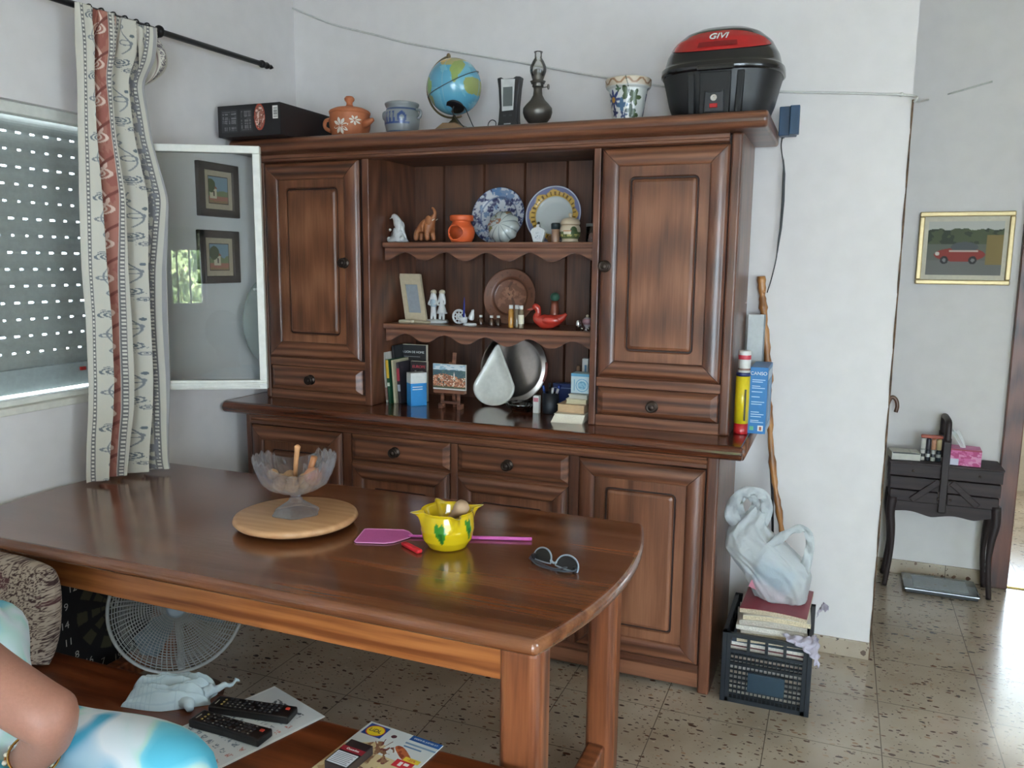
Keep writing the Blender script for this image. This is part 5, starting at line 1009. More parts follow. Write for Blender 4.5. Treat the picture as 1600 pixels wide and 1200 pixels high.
# thin white cable along the wall
pts = [(-2.398, 3.245, 2.640), (-2.187, 3.248, 2.551), (-1.98, 3.25, 2.490), (-1.798, 3.25, 2.436), (-1.5, 3.25, 2.366), (-1.235, 3.25, 2.306), (-.936, 3.25, 2.235), (-.60, 3.25, 2.168), (-.243, 3.25, 2.133), (0, 3.25, 2.112), (.186, 3.252, 2.092), (.196, 3.27, 2.075), (.30, 4.26, 2.252), (.42, 4.288, 2.285), (.562, 4.292, 2.322)]
t = thing('white_cable', 'thin white cable sagging across the back wall above the dresser into the hallway', 'cable', (-.9, 3.25, 2.1)); obj('cable', tube(B(), spline(pts, 8), .0042, 8), plain('cable_white', (206, 206, 202), .5), t, W=True, smooth=True)
b = B(); [ball(b, (x, 3.254, z_), .008, n=8) for x, z_ in ((.150, 2.099),)]; obj('cable_clip', b, plain('cable_white', (196, 196, 190), .5), t, W=True)

# ------------------------------------------------------------------ on the dining table (z .75)
BX, BY = -1.412, 1.862
t = thing('serving_board', 'round pale wooden turntable board under the crystal bowl', 'board', (BX, BY, TZ))
LW = wood('pale_beech', (182, 134, 92), (198, 152, 108), (212, 168, 126), 'x', .4, .2, .5)
obj('disc', lathe(B(), [(0, .012), (.158, .012), (.168, .016), (.175, .024), (.172, .032), (.163, .0355), (0, .0355)], 72), LW, t, smooth=True)
obj('foot', lathe(B(), [(0, 0), (.085, 0), (.086, .003), (.086, .012), (0, .012)], 40), plain('dark_bearing', (60, 44, 34), .5), t, smooth=True)
def crystal():
    m = bpy.data.materials.new('crystal'); m.use_nodes = True; nt = m.node_tree; nt.nodes.clear(); N = nt.nodes; L = nt.links
    o = N.new('ShaderNodeOutputMaterial'); mx = N.new('ShaderNodeMixShader'); tr = N.new('ShaderNodeBsdfTransparent'); g = N.new('ShaderNodeBsdfGlass'); g.inputs['IOR'].default_value = 1.46; g.inputs['Roughness'].default_value = .03
    g.inputs['Color'].default_value = (.97, .98, 1, 1); tr.inputs[0].default_value = (.95, .96, .98, 1); mx.inputs[0].default_value = .58
    g.inputs['Roughness'].default_value = .06; mx.inputs[0].default_value = .30; L.new(tr.outputs[0], mx.inputs[1]); L.new(g.outputs[0], mx.inputs[2])
    gl = N.new('ShaderNodeBsdfGlossy'); gl.inputs['Roughness'].default_value = .12; df = N.new('ShaderNodeBsdfDiffuse'); df.inputs[0].default_value = (.80, .83, .88, 1); m2 = N.new('ShaderNodeMixShader'); m2.inputs[0].default_value = .45; L.new(gl.outputs[0], m2.inputs[1]); L.new(df.outputs[0], m2.inputs[2])
    lw = N.new('ShaderNodeLayerWeight'); lw.inputs[0].default_value = .35; mr = N.new('ShaderNodeMapRange'); mr.inputs['To Min'].default_value = .03; mr.inputs['To Max'].default_value = .42; L.new(lw.outputs['Facing'], mr.inputs['Value'])
    m3 = N.new('ShaderNodeMixShader'); L.new(mr.outputs[0], m3.inputs[0]); L.new(mx.outputs[0], m3.inputs[1]); L.new(m2.outputs[0], m3.inputs[2]); L.new(m3.outputs[0], o.inputs[0]); return m
CRY = crystal()
ZB = TZ+.036
t = thing('crystal_bowl', 'footed cut-crystal bowl with a zigzag rim on the round board', 'bowl', (BX, BY, ZB))
nu_, nv_ = 240, 40; A, Q = np.meshgrid(np.linspace(0, 2*PI, nu_, endpoint=False), np.linspace(0, 1, nv_))
tri = 2*np.abs((A/(2*PI)*28) % 1-.5); av = A-math.radians(0); dip = np.clip(np.cos(2*(A-math.atan2(-1.86, 1.41))), 0, 1)**1.5
Ht = .158+.014*tri*(dip < .35)-.022*dip
def bowlsurf(off):
    Rr_ = np.interp(Q, [0, .06, .2, .4, .6, .8, 1], [.012, .030, .062, .086, .100, .110, .117])-off
    Zz = .062+(Ht-.062)*np.interp(Q, [0, .06, .2, .4, .6, .8, 1], [0, .02, .10, .26, .47, .72, 1])+off*(1-Q)
    cut = .0022*np.cos(A*14+Q*5)*np.sin(PI*Q)+.0015*np.cos(A*28-Q*9)*np.sin(PI*Q) if off == 0 else 0
    return (Rr_+cut)*np.cos(A), (Rr_+cut)*np.sin(A), Zz
Xo, Yo, Zo = bowlsurf(0); Xi, Yi, Zi = bowlsurf(.0045)
Xf, Yf, Zf = [np.concatenate([p, q[::-1]], 0) for p, q in ((Xo, Xi), (Yo, Yi), (Zo, Zi))]
me = grid(Xf, Yf, Zf, cu=True, name='bowl_shell'); me.materials.append(CRY); obj('bowl_shell', me, None, t)
b = lathe(B(), [(0, .064), (.030, .0635), (.016, .055), (.013, .048), (.019, .042), (.020, .037), (.026, .032), (.040, .022), (.062, .007), (.066, .001), (.060, 0), (.030, .010), (0, .012)], 56)
for v in b.verts:
    if v.co.z < .034: k = 1+.07*math.cos(6*math.atan2(v.co.y, v.co.x)); v.co.x *= k; v.co.y *= k
obj('foot', b, CRY, t, smooth=True)
def in_bowl(x, y, z): return (BX+x, BY+y, ZB+z)
t = thing('honey_dipper', 'pale turned wooden stick standing highest out of the crystal bowl', 'wooden stick', in_bowl(-.012, .02, .075)); obj('stick', tube(B(), [(-.01, .01, .0), (.0, .0, .06), (.014, -.010, .105), (.018, -.013, .118), (.0195, -.014, .1225)], [.006, .0065, .0075, .009, .005], 12), plain('tan_stick', (204, 150, 104), .5), t, smooth=True); obj('head', ball(B(), (-.012, .012, .0), .014, n=12), plain('tan_stick', (204, 150, 104), .5), t, smooth=True)
t = thing('honey_dipper', 'shorter brown wooden stick leaning in the crystal bowl behind the taller one', 'wooden stick', in_bowl(.020, .035, .075)); obj('stick', tube(B(), [(-.004, .0, .0), (.006, .004, .05), (.018, .006, .085)], [.008, .009, .0095], 12), plain('brown_stick', (176, 116, 74), .5), t, smooth=True); obj('head', ball(B(), (-.006, 0, 0), .016, n=12), plain('brown_stick', (176, 116, 74), .5), t, smooth=True)
WAL = plain('walnut_shell', (168, 132, 96), .6, bump=.9, bscale=110, var=.2); GAR = plain('pale_garlic', (206, 196, 186), .5, bump=.3)
for i, (x, y, z, r) in enumerate(((-.048, -.004, .092, .021), (-.022, -.040, .092, .020), (.018, -.038, .090, .020), (-.010, .0, .088, .021), (.030, .004, .092, .021), (-.040, .030, .096, .020), (.006, .038, .092, .019), (-.062, -.020, .112, .017))):
    t = thing('walnut', 'brown walnut lying among the others at the bottom of the crystal bowl', 'nut', in_bowl(x, y, z-r), 0, 'walnuts in the crystal bowl'); b = ball(B(), (0, 0, r), r, 1, 1, .92, 18)
    for v in b.verts: k = 1+.04*math.sin(v.co.x*400+i)*math.cos(v.co.y*380); v.co.x *= k; v.co.y *= k
    o_ = obj('shell', b, WAL, t, smooth=True)
t = thing('ball_of_twine', 'fuzzy peach-coloured ball at the right inside the crystal bowl', 'ball', in_bowl(.052, .012, .084)); obj('ball', ball(B(), (0, 0, .026), .026, n=20), plain('peach_twine', (196, 138, 104), .9, bump=1, bscale=160), t, smooth=True)
# yellow mortar with four spouts
t = thing('mortar', 'glossy yellow ceramic mortar with pointed spouts and green leaf marks', 'mortar', (-.936, 1.878, TZ), math.radians(44))
n = 120; A, D = np.meshgrid(np.linspace(0, 2*PI, n, endpoint=False), np.linspace(0, 11, 90))
rr0 = [0, .046, .052, .066, .072, .070, .068, .070, .062, .054, .044, 0]; zz0 = [0, 0, .003, .024, .052, .080, .096, .103, .100, .070, .030, .022]
Rr = np.interp(D, range(12), rr0); Zr = np.interp(D, range(12), zz0); sp = np.clip(np.cos(2*(A-.2)), 0, 1)**10*0+np.clip(np.cos(4*A), 0, 1)**7
up_ = np.interp(D, [0, 4.2, 5.5, 6.5, 7, 7.8, 9, 11], [0, 0, .35, .85, 1, .85, .1, 0]); Rr = Rr+.034*sp*up_; Zr = Zr+.001*sp*up_
c = fillc(A.shape, (214, 184, 22)); out = D < 6.6
for a0, z0, s0 in ((math.radians(-123), .056, 1.15), (math.radians(-56), .062, .8), (math.radians(50), .06, 1), (math.radians(140), .058, 1)):
    da = ((A-a0+PI) % (2*PI)-PI)*.068; dzz = (Zr-z0); w_ = .013*s0*np.clip(1-(np.clip(-dzz, 0, 1)/.034)**1.2, 0, 1); put(c, out & (np.abs(da+.15*dzz) < w_) & (dzz < .022+.004*np.sin(da*500)) & (dzz > -.034), (52, 128, 38)); put(c, out & (np.abs(da+.15*dzz) < w_*.4) & (dzz < .0) & (dzz > -.034), (34, 96, 34))
put(c, (D > 6.7) & (D < 7.4) & (sp > .4), (206, 196, 120))
me = grid(Rr*np.cos(A), Rr*np.sin(A), Zr, c, cu=True, name='bowl'); me.materials.append(painted(.15, .8)); obj('bowl', me, None, t)
t = thing('pestle', 'pale wooden pestle with a rounded end resting in the yellow mortar', 'pestle', (-.936, 1.878, TZ+.03)); PW = plain('weathered_wood', (176, 146, 116), .6, bump=.2)
M = Matrix.Translation((-.026, .012, .012)) @ Matrix.Rotation(math.radians(44), 4, Vector((.10, 1, 0)).normalized()); 
obj('shaft', lathe(B(), [(0, -.012), (.014, -.008), (.017, .004), (.012, .018), (.009, .03), (.010, .060), (.0135, .066), (.012, .070), (.018, .082), (.0205, .094), (.019, .104), (.011, .111), (0, .113)], 24, M=M), PW, t, smooth=True)
# fly swatter
t = thing('fly_swatter', 'pink plastic fly swatter lying behind the yellow mortar', 'fly swatter', (-.95, 1.93, TZ))
PINK = plain('pink_plastic', (206, 96, 172), .35); a0, a1 = Vector((-1.065, 1.895)), Vector((-.742, 2.004)); d = (a1-a0).normalized(); n_ = Vector((-d.y, d.x))
b = B(); tube(b, [(a0.x, a0.y, .7545), (a0.x+.12*d.x, a0.y+.12*d.y, .7545)], .004, 8); tube(b, [(a0.x+.12*d.x, a0.y+.12*d.y, .7552), (a1.x, a1.y, .7555)], .0052, 8); obj('handle', b, PINK, t, W=True, smooth=True)
q0 = a0; pts = [(-1.055, 1.906), (-1.085, 1.932), (-1.105, 1.938), (-1.200, 1.906), (-1.208, 1.900), (-1.178, 1.802), (-1.170, 1.797), (-1.096, 1.822), (-1.078, 1.838), (-1.060, 1.884)]
b = prism(B(), pts, .7512, .7528); obj('paddle', b, plain('pink_mesh', (204, 100, 168), .5, var=.10, bscale=500), t, W=True)
obj('paddle_rim', tube(B(), [(x, y, .7528) for x, y in pts], .0018, 6, closed=True), plain('pale_pink', (226, 150, 200), .35), t, W=True)
# lighter
t = thing('lighter', 'small red plastic lighter lying in front of the pink swatter', 'lighter', (-1.010, 1.815, TZ), math.radians(-29)); REDP = plain('bright_red_plastic', (206, 32, 44), .3)
obj('body', bx(-.030, .040, -.0085, .0085, 0, .011), REDP, t, bevel=.004, seg=3); obj('cap', bx(-.042, -.030, -.0075, .0075, .001, .010), plain('dark_red_plastic', (170, 28, 36), .35), t, bevel=.002)
# sunglasses, upside down with arms folded
t = thing('sunglasses', 'dark sunglasses with pale blue-grey rims lying near the right end of the table', 'sunglasses', (-.628, 1.846, TZ), math.radians(-20))
GREY = plain('blue_grey_frame', (138, 152, 162), .35); LENS = plain('dark_lens', (14, 12, 14), .35)
def dlens(cx, s=1.0):
    pts = []
    for i in range(28): a = PI*i/27; pts.append((cx+.032*math.cos(a)*s, .006+.033*math.sin(a)**.8))
    for i in range(1, 8): x = cx-.032*s+.064*s*i/8; pts.append((x, .006-.002*math.sin(PI*i/8)))
    return pts
Mt = Matrix.Rotation(math.radians(-24), 4, 'X'); curve_ = lambda x: .30*x*x/.08
for cx in (-.040, .040):
    P_l = [Mt @ Vector((x, curve_(x)*.4, z)) for x, z in dlens(cx)]; b = B(); vs = [b.verts.new(p) for p in P_l]; b.faces.new(vs); obj('lens', b, LENS, t, solid=.0015); obj('rim', tube(B(), P_l, .0022, 6, closed=True), GREY, t, smooth=True)
obj('bridge', tube(B(), spline([Mt @ Vector(p) for p in ((-.011, .001, .014), (0, .001, .010), (.011, .001, .014))], 4), .003, 8), GREY, t, smooth=True)
for s in (-1, 1):
    obj('arm', tube(B(), spline([(s*.069, .006, .010), (s*.070, -.002, .009), (s*.050, -.016-.004*s, .007), (-s*.020, -.024-.004*s, .006), (-s*.058, -.018-.003*s, .018 if s < 0 else .014)], 5), .0022, 6), plain('dark_arm', (60, 68, 78), .35), t, smooth=True)
    obj('hinge_block', bx(s*.066-.004, s*.066+.004, .0, .014, .001, .016), BLACKP, t, bevel=.001)

# ------------------------------------------------------------------ on the bench (z .45)
BZ = .4505
def quad_paper(name, label, cat, T, R_, Lc, th, fn, nu, nv, curl=0):
    """T top-left corner, R_ vector to top-right, Lc vector down"""
    t = thing(name, label, cat, (T[0], T[1], BZ)); T, R_, Lc = [np.array((*q, 0.0)) for q in (T, R_, Lc)]
    b = B(); co = [T, T+R_, T+R_+Lc, T+Lc]; lo = [b.verts.new((p[0], p[1], BZ)) for p in co]; hi = [b.verts.new((p[0], p[1], BZ+th)) for p in co]
    b.faces.new(lo); b.faces.new(hi); [b.faces.new((lo[i], lo[(i+1) % 4], hi[(i+1) % 4], hi[i])) for i in range(4)]; obj('sheet', b, plain('white_paper', (214, 216, 214), .6), t, W=True)
    picture('print', T+np.array((0, 0, BZ+th+.0003)), R_, Lc, fn, nu, nv, t, .45); return t
def calendar(u, v):
    c = fillc(u.shape, (206, 210, 212)); put(c, (v > .10) & (v < .17) & (u > .3) & (u < .8) & (vn(u*60, v*60, 2) > .45), (90, 96, 104))
    for r in range(7):
        for k in range(7):
            cx, cz = .12+.125*k, .27+.10*r; put(c, (np.abs(u-cx) < .035) & (np.abs(v-cz) < .022) & (vn(u*80+r, v*80+k, 3) > .48), (120, 132, 146) if k < 6 else (180, 120, 116))
    put(c, (np.abs(u-.02) < .008) | (np.abs(u-.98) < .008), (226, 228, 228)); return c
quad_paper('calendar_sheet', 'white printed sheet with small grey text lying under two remote controls', 'paper', (-1.053, 1.474), (-.196, .069), (-.098, -.278), .001, calendar, 130, 150) if False else quad_paper('calendar_sheet', 'white printed sheet with small grey text lying under two remote controls', 'paper', (-1.249, 1.540), (.196, -.066), (-.098, -.281), .001, calendar, 150, 200)
def flyer(u, v):
    c = fillc(u.shape, (206, 212, 212)); put(c, (v > .34) | ((u < .45) & (v > .22) & (v+u*.4 > .34)), (206, 190, 148))
    put(c, (u > .03) & (u < .30) & (v > .02) & (v < .17), (30, 70, 140)); r = np.hypot((u-.165)/.115, (v-.095)/.068); put(c, r < 1, (226, 196, 40)); put(c, (np.abs(r-1) < .05), (190, 50, 50))
    put(c, (u > .60) & (u < 1) & (v < .065), (30, 84, 150)); put(c, (u > .60) & (v > .10) & (v < .12), (120, 150, 180)); put(c, (u > .62) & (u < .85) & (np.abs(v-.15) < .008), (90, 130, 170)); put(c, np.hypot((u-.42)/.035, (v-.09)/.022) < 1, (90, 50, 60))
    b1 = (np.hypot((u-.70)/.15, (v-.24-.05*np.sin(u*9))/.045) < 1); put(c, b1, (186, 104, 66)); put(c, b1 & (vn(u*20, v*30, 4) > .6), (150, 70, 44))
    put(c, (u > .76) & (u < .96) & (v > .26) & (v < .31), (220, 196, 60)); put(c, (u > .70) & (u < .93) & (v > .31) & (v < .40), (196, 44, 56)); put(c, (u > .76) & (u < .80) & (v > .33) & (v < .38), (226, 226, 226)); put(c, (u > .82) & (u < .88) & (v > .33) & (v < .36), (226, 226, 226))
    fo = (np.hypot((u-.42)/.22, (v-.36)/.18) < 1) & (fbm(u*16, v*18, 6) > .52); put(c, fo, (140, 104, 76)); put(c, fo & (fbm(u*26, v*26, 8) > .6), (110, 56, 52)); ant = (np.abs(np.sin(np.arctan2(v-.30, u-.42)*5)) < .16) & (np.hypot(u-.42, (v-.30)) < .16) & (v < .30); put(c, ant, (120, 50, 54)); put(c, (v > .46) & (u < .6) & (fbm(u*9, v*9, 3) > .55), (176, 150, 110)); put(c, (u > .6) & (v > .46), (214, 202, 140)); return c
fy_ = quad_paper('leaflet', 'colourful supermarket leaflet with a round yellow logo at the right of the bench', 'leaflet', (-.942, 1.497), (.195, -.021), (-.031, -.281), .002, flyer, 220, 300)
o0 = Vector((-.942, 1.497, BZ+.0026)); Ur, Vr = Vector((.195, -.021, 0)), Vector((-.031, -.281, 0)); BLK = plain('print_blue_black', (24, 36, 70), .4)
text('logo_lettering', 'LiDL', .017, o0+Ur*.165+Vr*.095, Ur, -Vr, BLK, fy_, .0001); text('heading', 'DESDE EL JUEVES 5/7', .0068, o0+Ur*.80+Vr*.033, Ur, -Vr, WHITEP, fy_, .0001); text('price', '-25%', .010, o0+Ur*.86+Vr*.286, Ur, -Vr, plain('red_print', (190, 56, 70), .4), fy_, .0001)
# cigarette pack
t = thing('cigarette_pack', 'flat dark cigarette pack with a white warning label on the leaflet', 'cigarette pack', (-.903, 1.345, BZ+.0026), math.radians(-5))
obj('carton', bx(-.029, .029, -.045, .045, 0, .020), plain('charcoal_card', (44, 36, 40), .35, coat=.3), t, bevel=.0015)
obj('red_band', bx(-.0292, .0292, .004, .020, .0198, .0204), plain('crimson_print', (140, 28, 44), .4), t); obj('warning_label', bx(-.0288, .0288, -.0448, .001, .0198, .0205), BLACKP, t); obj('label_field', bx(-.0262, .0262, -.0425, -.0015, .0203, .0208), plain('white_print', (206, 214, 222), .5), t)
for k in range(7): obj('print_line', bx(-.023, .023-.004*(k % 2), -.0385+k*.0052, -.0370+k*.0052, .0207, .0210), plain('ink_grey', (96, 104, 116), .5), t)
text('lettering', 'Ducados', .009, Vector(t.location)+Vector((.002, .012, .0208)), (1, -.08, 0), (.08, 1, 0), WHITEP, t, .0001)
# remote controls
def remote(label, x, y, rz, L_, W_, power_end, curved):
    t = thing('remote_control', label, 'remote control', (x, y, BZ+.0015), rz)
    b = B(); n = 14; poly = []
    for i in range(n+1): s = -1+2*i/n; poly.append((s*L_/2, -W_/2*(1-.10*(1-abs(s)) if curved else 1)))
    for i in range(n+1): s = 1-2*i/n; poly.append((s*L_/2, W_/2*(1-.10*(1-abs(s)) if curved else 1)))
    prism(b, poly, 0, .019, 'xy'); obj('body', b, plain('remote_black', (20, 19, 21), .35), t, bevel=.004, seg=3)
    cols = 11; rnd = random.Random(int(abs(x)*1000))
    KEY = plain('key_grey', (58, 58, 62), .5); PRT = plain('key_print', (176, 172, 160), .5)
    for i in range(cols):
        for j in range(4):
            if rnd.random() < .10: continue
            cx = -L_*.30+i*L_*.062; cy = -W_*.30+j*W_*.20; obj('button', bx(cx-.0036, cx+.0036, cy-.0026, cy+.0026, .0185, .0205), KEY, t); 
            if rnd.random() < .42: obj('button_mark', bx(cx-.0014, cx+.0014, cy-.0010, cy+.0010, .0204, .0208), PRT, t)
    obj('power_button', bx(L_*.42-.005, L_*.42+.005, W_*.16-.004, W_*.16+.004, .0185, .0212), plain('power_red', (190, 66, 50), .4), t, bevel=.001, label='red power button')
    for j in range(3): obj('colour_key', bx(-L_*.36-.002, -L_*.36+.002, -W_*.25+j*W_*.2, -W_*.25+j*W_*.2+.004, .0185, .0208), plain('gold_key', (170, 150, 90), .5), t)
    obj('brand_mark', bx(-L_*.44-.001, -L_*.44+.001, -.012, .006, .0188, .0193), PRT, t)
remote('straight black remote control, the farther of two on the white sheet', -1.215, 1.418, math.radians(9), .205, .050, 1, False)
remote('curved black remote control, the nearer of two, partly behind the seated person', -1.212, 1.338, math.radians(-1), .198, .050, 1, True)
# crumpled pale blue cloth
t = thing('cloth', 'crumpled pale blue and white cloth heaped on the far edge of the bench', 'cloth', (-1.445, 1.405, BZ))
nu_, nv_ = 110, 80; u, v = np.meshgrid(np.linspace(-1, 1, nu_), np.linspace(-1, 1, nv_)); th = math.radians(22)
px = .100*u*(1+.04*np.sin(v*5)); py = (.056+.012*np.cos(u*2.2))*v*(1-.25*np.clip(u, 0, 1))
env = np.clip(1-np.abs(u)**4, 0, 1)**.6*np.clip(1-np.abs(v)**4, 0, 1)**.6
hz = env*(.034+.030*(fbm(u*2+5, v*2+3, 4)-.3)+.014*np.sin(v*7+1.5*np.sin(u*2.4)+.8)*(.5+.5*u)+.008*np.sin(v*15+u*3)+.012*(fbm(u*5+2, v*6+1, 7)-.5)+.010*np.exp(-((v+.1-.2*u)/.08)**2)*-1)
c = fillc(u.shape, (196, 214, 222)); put(c, (np.abs((u*9) % 1-.5) < .06) & (u < .3), (176, 198, 210)); put(c, (np.abs((v*6) % 1-.5) < .05) & (u < .3), (178, 200, 212))
me = grid(px*math.cos(th)-py*math.sin(th), px*math.sin(th)+py*math.cos(th), .0008+np.maximum(hz, 0), c, name='folded_cloth'); me.materials.append(painted(.9, 0)); obj('folded_cloth', me, None, t)
b = B(); tube(b, spline([(.078, .020, .016), (.098, .044, .022), (.112, .070, .020), (.124, .096, .026)], 5), [.020, .019, .016, .013, .011, .0095, .009, .008, .007, .006, .0055, .005, .005, .005, .004, .003], 10)
for v_ in b.verts: v_.co += Vector((.003*math.sin(v_.co.y*260), .003*math.sin(v_.co.x*240), .004*math.sin(v_.co.y*190+v_.co.x*90)))
obj('twisted_corner', b, plain('pale_blue_cloth', (196, 212, 220), .8, bump=.4), t, smooth=True)
b = B(); tube(b, [(.050, -.022, .012), (.078, -.028, .014), (.092, -.040, .010)], [.017, .014, .009], 10); obj('folded_tail', b, plain('pale_blue_cloth', (196, 212, 220), .8, bump=.4), t, smooth=True)
# patterned cushion propped at the bench end
t = thing('cushion', 'cushion with a dark brown scribble pattern propped at the left end of the bench', 'cushion', (-2.04, 1.385, BZ))
nu_, nv_ = 150, 130; u, v = np.meshgrid(np.linspace(-1, 1, nu_), np.linspace(-1, 1, nv_)); k = (1-np.abs(u)**3.0)*(1-np.abs(v)**3.0); bul = .070*np.clip(k, 0, 1)**.45
X0 = .215*u*(1-.07*v*v); Z0 = .135+.135*v*(1-.08*u*u)
f = fbm(u*9+.6*np.sin(v*7), v*9+.6*np.cos(u*6), 5); g_ = np.abs(((f*6.0) % 1)-.5); c = fillc(u.shape, (176, 160, 144)); put(c, g_ < .19, (66, 44, 42)); put(c, fbm(u*3, v*3, 11) > .66, (84, 50, 52)); put(c, (fbm(u*3, v*3, 11) > .66) & (g_ > .36), (150, 130, 120))
Xs = np.concatenate([X0, X0[::-1]], 0); Zs = np.concatenate([Z0, Z0[::-1]], 0); Ys = np.concatenate([-bul, bul[::-1]], 0); Cs = np.concatenate([c, c[::-1]], 0)
a = math.radians(14); me = grid(Xs, Ys*math.cos(a)+Zs*math.sin(a)*.5, Zs*1.0, Cs, name='cushion_cover'); me.materials.append(painted(.9, 0)); obj('cushion_cover', me, None, t)
t = thing('wooden_ball_finial', 'rounded orange-brown wooden knob low on the bench beside the cushion', 'knob', (-1.905, 1.335, BZ)); obj('knob', lathe(B(), [(0, 0), (.030, 0), (.036, .012), (.034, .026), (.020, .036), (0, .038)], 24), plain('amber_wood', (190, 116, 52), .35, coat=.3), t, smooth=True)

# ------------------------------------------------------------------ under the table: dartboard and fan
t = thing('dartboard', 'square black dartboard leaning on the left wall under the table', 'dartboard', (-2.385, 2.07, .005))
yc, zc_, hs = 2.07, .265, .255
obj('board', bx(XL+.003, XL+.020, yc-hs, yc+hs, .006, .006+2*hs), plain('dartboard_black', (14, 15, 18), .5), t, W=True, bevel=.003)
def darts(u, v):
    x = (u-.5)*2; y = (.5-v)*2; r = np.hypot(x, y); th = np.degrees(np.arctan2(y, x)); k = np.floor(((180-th+9) % 360)/18).astype(int) % 2
    c = fillc(u.shape, (14, 15, 18)); put(c, (r < .62) & (k == 0), (74, 72, 52)); put(c, (r < .62) & (k == 1), (20, 20, 22)); put(c, (np.abs(r-.42) < .035), (22, 22, 24)); put(c, (r < .24) & (r > .22), (30, 30, 30)); put(c, (r < .06), (12, 12, 14)); put(c, np.abs(r-.055) < .014, (170, 170, 160)); return c
picture('target_face', (XL+.0205, yc-hs+.004, .006+2*hs-.004), (0, 2*hs-.008, 0), (0, 0, -(2*hs-.008)), darts, 200, 200, t, .6)
order = [20, 1, 18, 4, 13, 6, 10, 15, 2, 17, 3, 19, 7, 16, 8, 11, 14, 9, 12, 5]
for k, nm in enumerate(order):
    a = math.radians(180-18*(k-16)); text('number', str(nm), .036, (XL+.0212, yc+.205*math.cos(a), .261+.205*math.sin(a)), (0, 1, 0), (0, 0, 1), plain('grey_white_print', (196, 196, 190), .5), t, .0002)
t = thing('floor_fan', 'pale grey floor fan with a fine mesh guard standing under the table', 'fan', (-1.975, 1.96, 0))
ax_ = Vector((.62, -.68, .30)).normalized(); ctr = Vector((0, 0, .365)); Mf = Matrix.Translation(ctr) @ ax_.to_track_quat('Z', 'Y').to_matrix().to_4x4()
GF = plain('fan_wire_grey', (172, 174, 170), .4)
def guard(sign, nm):
    b = B(); prof = lambda r: sign*(.050*(1-(r/.208)**2.2))
    for r in np.linspace(.03, .205, 22): tube(b, [Mf @ Vector((r*math.cos(q), r*math.sin(q), prof(r))) for q in np.linspace(0, 2*PI, 49)[:-1]], .0011, 4, closed=True)
    for i in range(72): q = 2*PI*i/72; tube(b, [Mf @ Vector((r*math.cos(q+.25*r/.2), r*math.sin(q+.25*r/.2), prof(r))) for r in np.linspace(.028, .207, 7)], .0011, 4)
    obj(nm, b, GF, t)
guard(1, 'front_guard'); guard(-1, 'rear_guard')
obj('outer_rim', tube(B(), [Mf @ Vector((.209*math.cos(q), .209*math.sin(q), 0)) for q in np.linspace(0, 2*PI, 65)[:-1]], .006, 8, closed=True), GF, t, smooth=True)
obj('centre_badge', lathe(B(), [(0, .046), (.030, .046), (.032, .052), (.024, .057), (0, .058)], 28, M=Mf), plain('badge_blue_grey', (150, 166, 176), .3), t, smooth=True)
for i in range(3):
    b = B(); pl = [(.02, -.01), (.06, -.05), (.14, -.075), (.175, -.03), (.16, .02), (.06, .02)]; R3 = Matrix.Rotation(2*PI*i/3, 4, 'Z'); vs = [b.verts.new(Mf @ R3 @ Vector((x, y, .012+y*.35))) for x, y in pl]; b.faces.new(vs); obj('blade', b, plain('fan_blade', (120, 136, 144), .4), t, solid=.002)
obj('motor', lathe(B(), [(0, -.13), (.035, -.125), (.048, -.09), (.05, -.03), (.03, 0), (0, 0)], 24, M=Mf), plain('fan_motor', (150, 152, 150), .5), t, smooth=True)
pm = Mf @ Vector((0, 0, -.08)); obj('stand', tube(B(), [(pm.x, pm.y, .02), (pm.x, pm.y, .2), (pm.x, pm.y, pm.z-.03)], .012, 10), GF, t, smooth=True); obj('base', lathe(B(), [(0, 0), (.13, 0), (.135, .008), (.09, .022), (.02, .032), (0, .032)], 36, c=(pm.x, pm.y, 0)), plain('fan_base_dark', (84, 58, 44), .5), t, smooth=True)

# ------------------------------------------------------------------ crate, magazines, bag
t = thing('plastic_crate', 'dark slatted plastic crate full of magazines beside the dresser', 'crate', (-.158, 2.918, 0))
CR = plain('crate_navy_black', (16, 24, 32), .4); x0, x1, y0, y1, H_ = -.303, -.014, 2.734, 3.102, .252
def crate_side(nm, P, along, L_):
    """P: function (s, z0, z1, s0) -> box corners in wall plane"""
    b = B()
    def r(s0, s1, z0, z1, th=0): 
        if along == 'x': box(b, x0+s0, x0+s1, P-.006-th, P+.004+th, z0, z1)
        else: box(b, P-.006-th, P+.004+th, y0+s0, y0+s1, z0, z1)
    r(0, L_, H_-.014, H_, .002); r(0, L_, .0, .016, .001); r(0, L_, H_-.070, H_-.060); r(0, L_, H_-.112, H_-.106, -.001)
    for s in (0, L_-.026): r(s, s+.026, 0, H_, .001)
    n = 4; w = (L_-.052)/n
    for i in range(1, n): r(.026+i*w-.005, .026+i*w+.005, H_-.062, H_-.012)
    m = int((L_-.052)/.0135)
    for i in range(m+1): s = .026+(L_-.052)*i/m; r(s-.0018, s+.0018, .014, H_-.066, -.001)
    z = .030
    while z < H_-.072: r(.026, L_-.026, z-.002, z+.002, -.001); z += .018
    obj(nm, b, CR, t, W=True)
crate_side('side', y0+.006, 'x', x1-x0); crate_side('side', y1-.006, 'x', x1-x0); crate_side('side', x0+.006, 'y', y1-y0); crate_side('side', x1-.006, 'y', y1-y0)
obj('floor_panel', bx(x0+.004, x1-.004, y0+.004, y1-.004, .004, .010), CR, t, W=True); obj('label_panel', bx(-.215, -.095, y0-.002, y0+.004, .050, .118), plain('crate_label', (30, 52, 66), .4), t, W=True, bevel=.001)
for s in (x0+.006, x1-.006): obj('corner_rib', bx(s-.008, s+.008, y0-.004, y0+.008, 0, H_), CR, t, W=True, bevel=.002)
